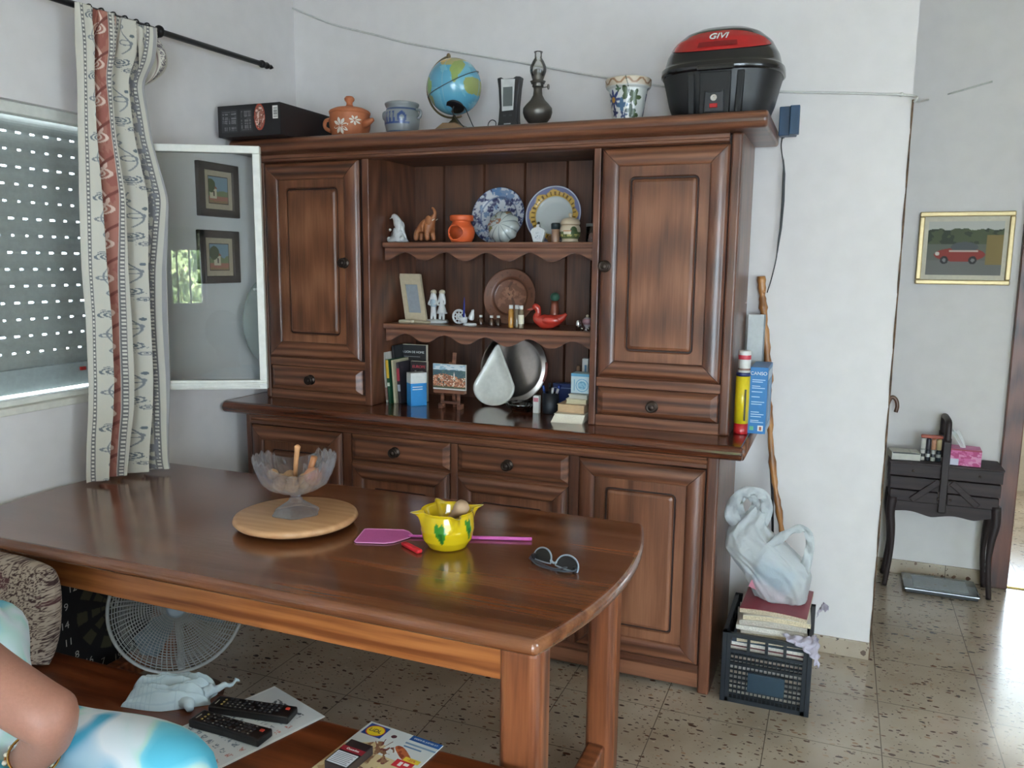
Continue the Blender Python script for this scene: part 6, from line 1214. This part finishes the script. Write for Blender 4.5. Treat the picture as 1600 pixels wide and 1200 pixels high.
mc = [(206, 198, 182), (190, 182, 168), (216, 210, 200), (176, 170, 164), (204, 190, 170), (222, 216, 206), (196, 190, 182), (210, 196, 176)]; z = .0105
for k in range(11):
    h_ = .019 if k < 9 else .014; jx, jy, rz_ = .006*math.sin(k*2.1), .008*math.cos(k*1.7), .03*math.sin(k*1.3)
    t = thing('magazine_bundle', ('magazines filling the crate behind its slats, bottom to rim'), 'magazines', (-.160+jx*.5, 2.918+jy, z), rz_*.4, 'magazines inside the crate'); cc = mc[k % 8] if k % 3 else (84, 110, 136)
    obj('pages', bx(-.120, .120, -.155, .155, .001, h_-.001), plain('mag_edges_%d' % (k % 8), cc if k > 8 else mc[k % 8], .8, var=.2, bscale=200), t); obj('cover', bx(-.121, .121, -.156, .156, h_-.0012, h_), plain('mag_cover_%d' % (k % 3), [(120, 60, 70), (70, 96, 120), (190, 180, 170)][k % 3], .4), t)
    z += h_+.0003
labs = ['thick cream magazine on the crate rim, lowest of the loose stack', 'yellowed magazine lying just above the lowest loose one', 'greyish magazine in the middle of the loose stack', 'cream magazine with curled corner in the loose stack below the red cover', 'beige magazine directly under the red-covered one', 'red-covered magazine on top of the loose stack under the carrier bag']
for k in range(6):
    h_ = .0155; t = thing('magazine', labs[k], 'magazine', (-.165+.005*math.sin(k*1.9)+.004*k, 2.895+.006*k, z), .10+.05*math.sin(k*2.2)-.02*k)
    n = 12; b = B(); top, bot = [], []
    for i in range(n+1):
        x = -.108+.222*i/n; s = .006*math.sin(PI*i/n)*(1 if k > 2 else .4); bot.append((x, .0005+s*.6)); top.append((x, h_+s))
    prism(b, bot+top[::-1], -.125, .135, 'xz'); obj('pages', b, plain('loose_pages_%d' % (k % 4), [(200, 186, 158), (186, 172, 148), (210, 204, 194), (178, 170, 158)][k % 4], .8, var=.25, bscale=260), t)
    b = B(); prism(b, [(x, z_+.0002) for x, z_ in top]+[(x, z_+.0018) for x, z_ in top[::-1]], -.127, .137, 'xz'); obj('cover', b, plain('loose_cover_%d' % (k == 5), [(206, 200, 190), (134, 46, 58)][k == 5], .35), t); z += h_+.0022
t = thing('lilac_plastic_bag', 'thin lilac-white plastic film draped over the right front corner of the crate', 'plastic bag', (-.03, 2.80, .2535))
def film(rows, nm):
    n = len(rows[0]); P = np.array(rows, float); 
    vv = np.linspace(0, len(rows)-1, 30); uu_ = np.linspace(0, n-1, 30); out = np.zeros((30, 30, 3))
    for i, a in enumerate(vv):
        r0 = int(min(a, len(rows)-2)); f = a-r0; row = P[r0]*(1-f)+P[r0+1]*f
        for j, q in enumerate(uu_): s0 = int(min(q, n-2)); g = q-s0; out[i, j] = row[s0]*(1-g)+row[s0+1]*g
    U, V = np.meshgrid(uu_, vv); out[..., 0] += .004*np.sin(V*9+U*5); out[..., 2] += .004*np.sin(U*8+V*3); out[..., 1] -= .003*np.cos(U*7+V*6)
    return out
FILM = plain('lilac_film', (196, 190, 206), .35, alpha=.85)
o_ = film([[(-.115, 2.76, .268), (-.06, 2.755, .272), (-.020, 2.77, .270), (-.004, 2.80, .268)], [(-.10, 2.735, .262), (-.06, 2.728, .264), (-.010, 2.728, .262), (.004, 2.76, .258)], [(-.060, 2.722, .252), (-.036, 2.722, .246), (-.004, 2.720, .235), (.008, 2.74, .225)], [(-.022, 2.720, .235), (-.012, 2.720, .222), (.0, 2.720, .195), (.009, 2.735, .180)]], 'film')
me = grid(o_[..., 0], o_[..., 1], o_[..., 2], name='film', parentW=t); me.materials.append(FILM); obj('film', me, None, t, solid=.0008)
o_ = film([[(-.010, 2.96, .262), (-.002, 3.0, .264), (.0, 3.03, .262)], [(.006, 2.96, .300), (.014, 3.0, .302), (.012, 3.03, .290)], [(.022, 2.95, .292), (.030, 2.99, .290), (.022, 3.03, .280)]], 'film_end')
me = grid(o_[..., 0], o_[..., 1], o_[..., 2], name='film_end', parentW=t); me.materials.append(FILM); obj('film_end', me, None, t, solid=.0008)
# white carrier bag
def bagmat():
    m = bpy.data.materials.new('carrier_bag_film'); m.use_nodes = True; nt = m.node_tree; N = nt.nodes; L = nt.links; nt.nodes.clear()
    o = N.new('ShaderNodeOutputMaterial'); p = N.new('ShaderNodeBsdfPrincipled'); p.inputs['Base Color'].default_value = (*lin((226, 232, 234)), 1); p.inputs['Roughness'].default_value = .28
    tl = N.new('ShaderNodeBsdfTranslucent'); tl.inputs[0].default_value = (.8, .84, .86, 1); tr = N.new('ShaderNodeBsdfTransparent'); m1 = N.new('ShaderNodeMixShader'); m1.inputs[0].default_value = .35; m2 = N.new('ShaderNodeMixShader'); m2.inputs[0].default_value = .22
    nz = N.new('ShaderNodeTexNoise'); nz.inputs['Scale'].default_value = 16; nz.inputs['Detail'].default_value = 5; nz.inputs['Distortion'].default_value = 1.4; bp = N.new('ShaderNodeBump'); bp.inputs['Strength'].default_value = .7; bp.inputs['Distance'].default_value = .02; tc = N.new('ShaderNodeTexCoord')
    L.new(tc.outputs['Object'], nz.inputs[0]); L.new(nz.outputs['Fac'], bp.inputs['Height']); L.new(bp.outputs[0], p.inputs['Normal'])
    L.new(p.outputs[0], m1.inputs[1]); L.new(tl.outputs[0], m1.inputs[2]); L.new(m1.outputs[0], m2.inputs[1]); L.new(tr.outputs[0], m2.inputs[2]); L.new(m2.outputs[0], o.inputs[0]); return m
BAG = bagmat(); zb = z+.001
t = thing('carrier_bag', 'white plastic carrier bag with two loop handles standing on the magazines', 'plastic bag', (-.16, 2.93, zb))
zr = np.array([zb, zb+.012, .42, .455, .50, .55, .585, .625, .645]); zr[0] = zb; zr[1] = max(zr[1], zb+.012)
xl_ = [-.195, -.222, -.268, -.300, -.335, -.330, -.300, -.262, -.240]; xr_ = [-.060, -.042, -.034, -.046, -.095, -.165, -.200, -.190, -.205]; dp = [.050, .062, .078, .080, .074, .058, .040, .022, .012]
nv_, nu_ = 70, 96; zi = np.linspace(zr[0], zr[-1], nv_); XLi, XRi, DPi = [np.interp(zi, zr, q)[:, None] for q in (xl_, xr_, dp)]
A = np.linspace(0, 2*PI, nu_, endpoint=False)[None, :]; cx, hw = (XLi+XRi)/2, (XRi-XLi)/2; Zg = np.repeat(zi[:, None], nu_, 1); ca, sa = np.cos(A), np.sin(A); kf = 1+.06*np.sin(A*5+Zg*34)+.05*np.sin(A*9-Zg*60)+.03*np.sin(A*16+Zg*80)
Xg = cx+hw*np.sign(ca)*np.abs(ca)**.8*(1+.015*np.sin(A*7+Zg*50)); Yg = 2.935+DPi*np.sign(sa)*np.abs(sa)**.7*kf+.02*(Zg-.45)
Zg = Zg+.006*np.sin(A*6+3)*(Zg > .33)
me = grid(np.concatenate([np.repeat(cx[:1], nu_, 1), Xg]), np.concatenate([np.full((1, nu_), 2.935), Yg]), np.concatenate([np.full((1, nu_), zr[0]), Zg]), cu=True, name='bag_body', parentW=t); me.materials.append(BAG); obj('bag_body', me, None, t)
def strap(nm, pts, w):
    sp_ = spline(pts, 6); n = len(sp_); b = B(); rows = []
    for i, p in enumerate(sp_):
        tdir = (sp_[min(i+1, n-1)]-sp_[max(i-1, 0)]).normalized(); side = tdir.cross(Vector((0, 1, 0))).normalized(); ww = w*(1+.7*abs(2*i/(n-1)-1)**2); tw = .010*math.sin(i*.9)
        rows.append([b.verts.new(p+side*ww*s+Vector((0, tw*s+.006*math.cos(s*5+i), 0))) for s in (-1, -.5, 0, .5, 1)])
    for r0, r1 in zip(rows, rows[1:]):
        for j in range(4): b.faces.new((r0[j], r0[j+1], r1[j+1], r1[j]))
    obj(nm, b, BAG, t, W=True, smooth=True, solid=.0008)
strap('handle', [(-.285, 2.925, .555), (-.318, 2.92, .625), (-.292, 2.915, .690), (-.245, 2.915, .712), (-.205, 2.92, .690), (-.198, 2.925, .640), (-.222, 2.93, .585)], .017)
strap('handle', [(-.285, 2.95, .60), (-.300, 2.955, .65), (-.270, 2.955, .682), (-.235, 2.95, .660), (-.250, 2.945, .600)], .014)
strap('handle', [(-.215, 2.890, .470), (-.165, 2.882, .540), (-.110, 2.88, .592), (-.066, 2.88, .606), (-.046, 2.885, .565), (-.050, 2.89, .500), (-.066, 2.90, .420)], .0125)
t = thing('wrapped_magazine', 'blue and pink magazine showing through the front of the white carrier bag', 'magazine', (-.15, 2.90, zb+.004))
b = bx(-.075, .055, -.008, .0, 0, .115, Matrix.Rotation(math.radians(20), 3, 'Y')); 
for v in b.verts: v.co += Vector((0, -.012, .022))
obj('cover', b, plain('sky_blue_cover', (92, 156, 190), .4), t)
b = bx(-.075, .055, -.0095, -.0075, 0, .036, Matrix.Rotation(math.radians(20), 3, 'Y'), (-.01, 0, .0575))
for v in b.verts: v.co += Vector((0, -.012, .022))
obj('lower_band', b, plain('pink_band', (196, 130, 146), .4), t)

# ------------------------------------------------------------------ the seated person at the left edge
def dressmat():
    m, nt, b = newmat('tie_dye_dress'); N = nt.nodes; L = nt.links; tc = N.new('ShaderNodeTexCoord'); n = N.new('ShaderNodeTexNoise'); n.inputs['Scale'].default_value = 5.5; n.inputs['Detail'].default_value = 1.5; n.inputs['Distortion'].default_value = .8; mp = N.new('ShaderNodeMapping'); mp.inputs['Location'].default_value = (.32, .15, .4)
    L.new(tc.outputs['Object'], mp.inputs[0]); L.new(mp.outputs[0], n.inputs[0]); cr = N.new('ShaderNodeValToRGB'); e = cr.color_ramp.elements; e[0].position = .40; e[0].color = (*lin((90, 190, 218)), 1); e[1].position = .62; e[1].color = (*lin((226, 232, 238)), 1)
    for p, c in ((.46, (120, 205, 226)), (.50, (190, 226, 220)), (.54, (216, 230, 236)), (.70, (70, 170, 206))): k = e.new(p); k.color = (*lin(c), 1)
    L.new(n.outputs['Fac'], cr.inputs[0]); L.new(cr.outputs[0], b.inputs['Base Color']); b.inputs['Roughness'].default_value = .75; return m
SKIN = plain('skin', (160, 112, 94), .5, bump=.12, bscale=160, var=.05, sss=.12)
t = thing('person', 'person in a white and aqua dress seated on the bench, arm bent, gold bracelets', 'person', (-1.60, 1.08, 0))
V = [(-1.53, .98, .555), (-1.66, 1.05, .69), (-1.665, 1.0, .82), (-1.66, .96, .92), (-1.665, .95, .98), (-1.67, .935, 1.05), (-1.675, .93, 1.13), (-1.675, .93, 1.18)]
E_ = [(i, i+1) for i in range(7)]; R_ = [.070, .075, .072, .052, .050, .078, .084, .055]
def ch(p, pts, rs):
    global V, E_, R_
    for q, r in zip(pts, rs): V.append(q); R_.append(r); E_.append((p, len(V)-1)); p = len(V)-1
    return p
w_ = ch(2, [(-1.45, .875, .850), (-1.31, .865, .80), (-1.185, .875, .752), (-1.165, .885, .742), (-1.215, .905, .690), (-1.290, .925, .618), (-1.322, .932, .590)], [.058, .055, .051, .050, .046, .034, .030])
palm = ch(w_, [(-1.352, .942, .572), (-1.380, .950, .562)], [.030, .032])
for k, (dx_, dy_, L_) in enumerate(((-.010, -.034, .070), (-.018, -.014, .082), (-.022, .006, .076), (-.018, .026, .062))):
    bx_, by_ = -1.392+.004*k, .950+dy_*.9; ch(palm, [(bx_, by_, .560), (bx_-L_*.42, by_+dy_*.2+.006, .552), (bx_-L_*.75, by_+dy_*.3+.010, .542), (bx_-L_, by_+dy_*.3+.012, .532)], [.011, .0095, .0085, .0075])
ch(w_, [(-1.348, .912, .566), (-1.368, .895, .556), (-1.386, .888, .550)], [.014, .010, .0085])
w2 = ch(2, [(-1.86, 1.10, .86), (-1.95, 1.12, .72), (-1.93, 1.02, .64), (-1.88, .92, .61), (-1.85, .87, .60)], [.062, .056, .046, .034, .028])
p2 = ch(w2, [(-1.82, .845, .595)], [.032])
for k, dy_ in enumerate((-.03, -.01, .01, .028)): ch(p2, [(-1.795+.3*dy_, .835+dy_, .590), (-1.760, .83+dy_*1.2, .582), (-1.735, .825+dy_*1.3, .572)], [.0105, .009, .0078])
ch(w2, [(-1.845, .890, .595), (-1.810, .900, .588)], [.013, .0095])
k1 = ch(0, [(-1.40, 1.02, .545), (-1.20, 1.05, .545), (-.995, 1.03, .545)], [.070, .070, .058]); ch(k1, [(-.95, .98, .33), (-.955, .96, .09), (-.90, .93, .045), (-.81, .90, .030)], [.052, .036, .036, .024])
k2 = ch(0, [(-1.44, .90, .540), (-1.26, .84, .540), (-1.04, .78, .540)], [.070, .070, .058]); ch(k2, [(-1.03, .73, .33), (-1.035, .71, .09), (-.98, .68, .045), (-.89, .65, .030)], [.052, .036, .036, .024])
skinned('body', V, E_, R_, SKIN, t, W=True)
DV = [(-1.53, .99, .55), (-1.67, 1.05, .68), (-1.67, 1.0, .81), (-1.66, .965, .905), (-1.38, 1.01, .550), (-1.17, 1.050, .556), (-.985, 1.025, .550), (-1.43, .90, .535), (-1.25, .84, .535), (-1.03, .78, .535), (-1.53, .90, .862), (-1.47, .88, .850), (-1.80, 1.08, .86), (-1.87, 1.09, .80), (-1.755, 1.165, .66)]
dress = skinned('dress', DV, [(0, 1), (1, 2), (2, 3), (0, 4), (4, 5), (5, 6), (0, 7), (7, 8), (8, 9), (2, 10), (10, 11), (2, 12), (12, 13), (1, 14)], [.100, .125, .116, .066, .094, .098, .098, .092, .092, .086, .078, .074, .074, .074, .118], dressmat(), t, W=True)
# head details (outside the frame, kept for a complete figure)
hc_ = Vector((-1.675, .93, 1.11)); HAIR = plain('brown_hair', (74, 52, 40), .6, bump=.5, bscale=200)
b = B(); ball(b, (0, 0, 0), .100, .92, .92, 1.08, 28)
dl = [v for v in b.verts if (v.co.x > .028 and v.co.z < .045)]; bmesh.ops.delete(b, geom=dl, context='VERTS'); b.transform(Matrix.Translation(hc_+Vector((-.008, .0, .018)))); obj('hair', b, HAIR, t, W=True, smooth=True, solid=.006)
b = B(); tube(b, [hc_+Vector((.066, 0, .012)), hc_+Vector((.088, 0, -.016)), hc_+Vector((.070, 0, -.024))], [.007, .012, .008], 10); obj('nose', b, SKIN, t, W=True, smooth=True)
for s in (-1, 1):
    e_ = obj('eye', ball(B(), hc_+Vector((.066, s*.029, .012)), .0095, .6, 1.25, .75, 14), plain('eye_white', (206, 200, 194), .3), t, W=True, smooth=True); obj('iris', ball(B(), hc_+Vector((.0705, s*.029, .012)), .0045, .5, 1, 1, 12), plain('brown_iris', (50, 32, 24), .2), e_, W=True, smooth=True)
    obj('eyebrow', tube(B(), [hc_+Vector((.070, s*.016, .030)), hc_+Vector((.071, s*.030, .034)), hc_+Vector((.062, s*.044, .030))], [.002, .003, .0015], 8), HAIR, t, W=True, smooth=True); obj('ear', ball(B(), hc_+Vector((-.004, s*.084, -.004)), .020, .6, .35, 1.2, 12), SKIN, t, W=True, smooth=True)
obj('mouth', tube(B(), [hc_+Vector((.070, -.022, -.046)), hc_+Vector((.077, 0, -.047)), hc_+Vector((.070, .022, -.046))], [.003, .006, .003], 8), plain('lip', (150, 80, 76), .4), t, W=True, smooth=True)
GOLD = plain('gold', (212, 168, 96), .22, 1)
aw = (Vector((-1.322, .932, .590))-Vector((-1.215, .905, .690))).normalized(); fr_ = aw.to_track_quat('Z', 'Y').to_matrix()
def wrist_ring(name, label, s, r, w2, beads, tl):
    c0 = Vector((-1.290, .925, .618)).lerp(Vector((-1.322, .932, .590)), s); tt_ = thing(name, label, 'bracelet', c0); F = fr_ @ Matrix.Rotation(tl, 3, 'X')
    pts = [F @ Vector((r*math.cos(q), r*math.sin(q), .0)) for q in np.linspace(0, 2*PI, 37)[:-1]]; obj('band', tube(B(), pts, w2, 8, closed=True), GOLD, tt_, smooth=True)
    if beads:
        for q in range(0, 36, 2): obj('bead', ball(B(), pts[q], .0046, n=10), plain('pearl', (226, 214, 190), .15, coat=.6), tt_, smooth=True)
wrist_ring('bracelet', 'plain thin gold bangle, upper of two bracelets on the wrist', -.35, .041, .0022, False, .25); wrist_ring('bracelet', 'beaded gold bracelet below the thin bangle on the wrist', .35, .039, .0014, True, -.05)

# ------------------------------------------------------------------ hallway
t = thing('hallway_picture', 'gold-framed picture of a red car before trees on the hallway wall', 'picture', (.512, 4.295, 1.42))
x0, x1, z0, z1 = .317, .704, 1.424, 1.756; GF2 = plain('gilt_frame', (182, 162, 118), .35, .4); f = .022
for q in ((x0, x1, z0, z0+f), (x0, x1, z1-f, z1), (x0, x0+f, z0+f, z1-f), (x1-f, x1, z0+f, z1-f)): obj('frame_member', bx(q[0], q[1], 4.278, 4.299, q[2], q[3]), GF2, t, W=True, bevel=.005, seg=3)
obj('mat_board', bx(x0+f, x1-f, 4.288, 4.298, z0+f, z1-f), plain('cream_mat', (204, 198, 180), .7), t, W=True)
def carpic(u, v):
    c = fillc(u.shape, (96, 100, 90)); put(c, v < .42, (54, 60, 48)); put(c, (v < .42) & (fbm(u*9, v*9, 3) > .5), (78, 86, 62)); put(c, (v < .10+.10*fbm(u*8, v*0, 2)), (186, 186, 180)); put(c, v > .72, (108, 108, 104)); put(c, (u > .78) & (v > .25) & (v < .8), (128, 110, 66))
    body = (np.hypot((u-.44)/.34, (v-.62)/.13) < 1); put(c, body, (136, 52, 46)); put(c, (np.hypot((u-.5)/.18, (v-.48)/.10) < 1) & (v < .55), (80, 84, 86)); put(c, (np.abs(v-.55) < .012) & (u > .3) & (u < .68), (190, 170, 160))
    for cx_ in (.24, .62): put(c, np.hypot((u-cx_)/.055, (v-.72)/.075) < 1, (34, 34, 36)); put(c, np.hypot((u-cx_)/.025, (v-.72)/.035) < 1, (120, 120, 120))
    put(c, (np.hypot((u-.14)/.03, (v-.60)/.035) < 1), (206, 200, 190)); return c
picture('printed_scene', (x0+f+.018, 4.2872, z1-f-.022), (x1-x0-2*f-.036, 0, 0), (0, 0, -(z1-z0-2*f-.044)), carpic, 110, 90, t, .7)
DK = wood('sewing_box_wood', (26, 17, 18), (46, 32, 33), (62, 46, 48), 'x', .6, 0, .5)
DKZ = plain('sewing_box_dark', (38, 26, 27), .55)
t = thing('sewing_box', 'dark wooden cantilever sewing box on curved legs against the hallway wall', 'sewing box', (.495, 4.18, 0))
x0, x1, y0, y1 = .262, .722, 4.085, 4.275
for k, (za, zb_) in enumerate(((.545, .603), (.482, .540), (.425, .477))):
    for sx0, sx1, nm in ((x0, .478, 'tray'), (.500, x1, 'tray')): obj(nm, bx(sx0+.004*k, sx1-.004*k, y0, y1, za, zb_), DK, t, W=True, bevel=.003)
obj('lid', bx(x0-.004, .480, y0-.006, y1, .603, .612), DK, t, W=True, bevel=.003); obj('lid', bx(.498, x1+.004, y0-.006, y1, .603, .612), DK, t, W=True, bevel=.003)
n = 40; lo = [(x0+.01+(x1-x0-.02)*i/n, .372-.012*math.sin(PI*i/n)+.014*abs(math.sin(2.5*PI*i/n))**1.5) for i in range(n+1)]
b = B()
for y in (y0+.006,):
    f0 = [b.verts.new((x, y, z_)) for x, z_ in lo]; f1 = [b.verts.new((x, y, .424)) for x, z_ in lo]; g0 = [b.verts.new((x, y+.012, z_)) for x, z_ in lo]; g1 = [b.verts.new((x, y+.012, .424)) for x, z_ in lo]
    for i in range(n): b.faces.new((f0[i], f0[i+1], f1[i+1], f1[i])); b.faces.new((g0[i], g0[i+1], g1[i+1], g1[i])); b.faces.new((f0[i], f0[i+1], g0[i+1], g0[i])); b.faces.new((f1[i], f1[i+1], g1[i+1], g1[i]))
obj('apron', b, DK, t, W=True)
for sx in (-1, 1):
    for y in (y0+.012, y1-.018):
        xb = .495+sx*.212; P = [(xb, y, .44), (xb+sx*.004, y, .36), (xb-sx*.006, y, .28), (xb-sx*.010, y, .18), (xb-sx*.002, y, .08), (xb+sx*.006, y, .004)]; sp_ = spline(P, 4)
        obj('leg', tube(B(), sp_, list(np.interp(np.linspace(0, 1, len(sp_)), [0, .3, .6, 1], [.022, .019, .012, .012])), 10), DKZ, t, W=True, smooth=True)
    obj('link_bar', bx(.495+sx*.08-.014, .495+sx*.08+.014, y0-.010, y0-.004, .41, .56, Matrix.Rotation(-sx*math.radians(48), 3, 'Y')), DK, t, W=True, bevel=.003)
    for z_ in (.452, .574): obj('pivot', lathe(B(), [(0, 0), (.006, 0), (.005, .004), (0, .005)], 12, M=Matrix.Translation((.495+sx*.055*(1 if z_ > .5 else -1)+sx*.08, y0-.010, z_)) @ Matrix.Rotation(PI/2, 4, 'X')), BRONZE, t, W=True)
obj('handle_post', bx(.472, .504, y0-.016, y0-.004, .39, .74), DKZ, t, W=True, bevel=.004); obj('handle_post', bx(.472, .504, y1-.012, y1, .61, .74), DKZ, t, W=True, bevel=.004)
obj('handle', tube(B(), spline([(.488, y0-.010, .72), (.488, y0+.0, .790), (.488, y0+.03, .812), (.488, y1-.03, .812), (.488, y1-.006, .79), (.488, y1-.006, .72)], 5), .014, 12), DKZ, t, W=True, smooth=True)
ST = .6125
t = thing('white_carton', 'flat white carton with a black edge at the left of the sewing box top', 'box', (.322, 4.165, ST), .12); obj('carton', bx(-.062, .062, -.05, .05, 0, .036), plain('off_white_card', (206, 204, 194), .6), t, bevel=.002); obj('black_edge', bx(-.058, .058, -.0508, -.0495, .030, .036), BLACKP, t); obj('flap', bx(.020, .056, -.052, .02, .036, .038, Matrix.Rotation(.12, 3, 'Y')), plain('off_white_card', (206, 204, 194), .6), t)
t = thing('thread_spools', 'block of small white and black spools under a red lid on the sewing box', 'spools', (.432, 4.16, ST))
for j in range(2):
    for i in range(4):
        cc = [(206, 204, 196), (52, 48, 60), (206, 150, 120), (214, 196, 150)][i] if j else [(196, 194, 190), (30, 34, 46), (190, 190, 186), (26, 40, 50)][i]
        obj('spool', lathe(B(), [(0, 0), (.0095, 0), (.0105, .003), (.0105, .046), (.008, .052), (0, .052)], 14, c=(-.034+.022*i, -.01, .001+.053*j)), plain('spool_%d_%d' % (i, j), cc, .4), t, smooth=True)
        if not j: obj('spool_band', lathe(B(), [(.0107, .018), (.0108, .019), (.0108, .032), (.0107, .033)], 14, c=(-.034+.022*i, -.01, .001)), plain('spool_band_%d' % (i % 2), [(40, 40, 46), (200, 200, 196)][i % 2], .4), t)
obj('lid', bx(-.046, .046, -.022, .004, .107, .122), plain('rust_red_lid', (166, 72, 50), .4), t, bevel=.005, seg=3)
t = thing('tissue_box', 'pink tissue box with a white tissue pulled out on the sewing box', 'tissue box', (.572, 4.15, ST), -.05); obj('carton', bx(-.062, .062, -.050, .050, 0, .076), plain('pink_card', (200, 96, 150), .4), t, bevel=.002)
def pinkart(u, v): c = fillc(u.shape, (200, 96, 150)); put(c, fbm(u*4+3, v*5, 4) > .52, (214, 140, 180)); put(c, fbm(u*5, v*8+2, 7) > .6, (176, 56, 116)); put(c, (u < .28) & (v > .6), (206, 204, 222)); put(c, v < .10, (150, 46, 70)); return c
_t = mwof(t); p_ = _t @ Vector((-.0618, -.0503, .0755)); q_ = _t @ Vector((.0618, -.0503, .0755)); picture('printed_face', tuple(p_), tuple(q_-p_), (0, 0, -.075), pinkart, 50, 30, t)
n1 = 24; U, V2 = np.meshgrid(np.linspace(0, 1, n1), np.linspace(0, 1, n1)); X = -.01-.075*V2+.05*(U-.5)*(.4+V2)+.030*V2**3; Yt = .01*np.sin(U*8)*(.3+V2)-.01; Z = .073+.085*np.sin(V2*PI*.62)-.028*np.abs(U-.5)*V2+.006*np.sin(U*14+V2*4)
me = grid(X, Yt, Z, name='tissue'); me.materials.append(plain('tissue_white', (220, 222, 222), .9)); obj('tissue', me, None, t, solid=.0008)
t = thing('hooked_cane', 'brown cane with a curved crook handle beside the sewing box, behind the wall corner', 'cane', (.235, 4.20, 0)); obj('shaft', tube(B(), spline([(.232, 4.20, .004), (.234, 4.20, .4), (.236, 4.20, .80), (.240, 4.20, .865), (.254, 4.20, .892), (.272, 4.20, .880), (.279, 4.20, .850), (.274, 4.20, .822)], 6), .0095, 10), plain('brown_cane', (96, 62, 42), .4, coat=.3), t, W=True, smooth=True); obj('tip', lathe(B(), [(0, 0), (.011, 0), (.011, .02), (0, .021)], 12, c=(-.003, 0, 0)), BLACKP, t)
t = thing('bathroom_scale', 'square glass bathroom scale on the hallway floor under the sewing box', 'scale', (.515, 4.145, 0)); obj('platform', bx(-.158, .158, -.105, .105, .014, .026), plain('grey_green_glass', (78, 92, 94), .12, coat=.6), t, bevel=.006, seg=3); obj('centre_plate', bx(-.115, .115, -.075, .075, .0258, .0268), plain('pale_grey_plate', (134, 144, 148), .25), t); obj('base', bx(-.150, .150, -.100, .100, .002, .015), BLACKP, t, bevel=.003)
for x_, w_ in ((-.018, .010), (.022, .014)): obj('print_mark', bx(x_-w_/2, x_+w_/2, -.020, -.014, .0266, .0271), plain('ink_dark', (70, 66, 40), .5), t)
t = thing('white_plug', 'small white plug low on the hallway wall beside the door frame', 'plug', (.722, 4.27, .09)); obj('plug', bx(-.018, .010, -.02, .018, -.035, .035), WHITEP, t, bevel=.005); obj('prong_cover', bx(-.010, .006, -.028, -.02, -.012, .012), WHITEP, t, bevel=.003)
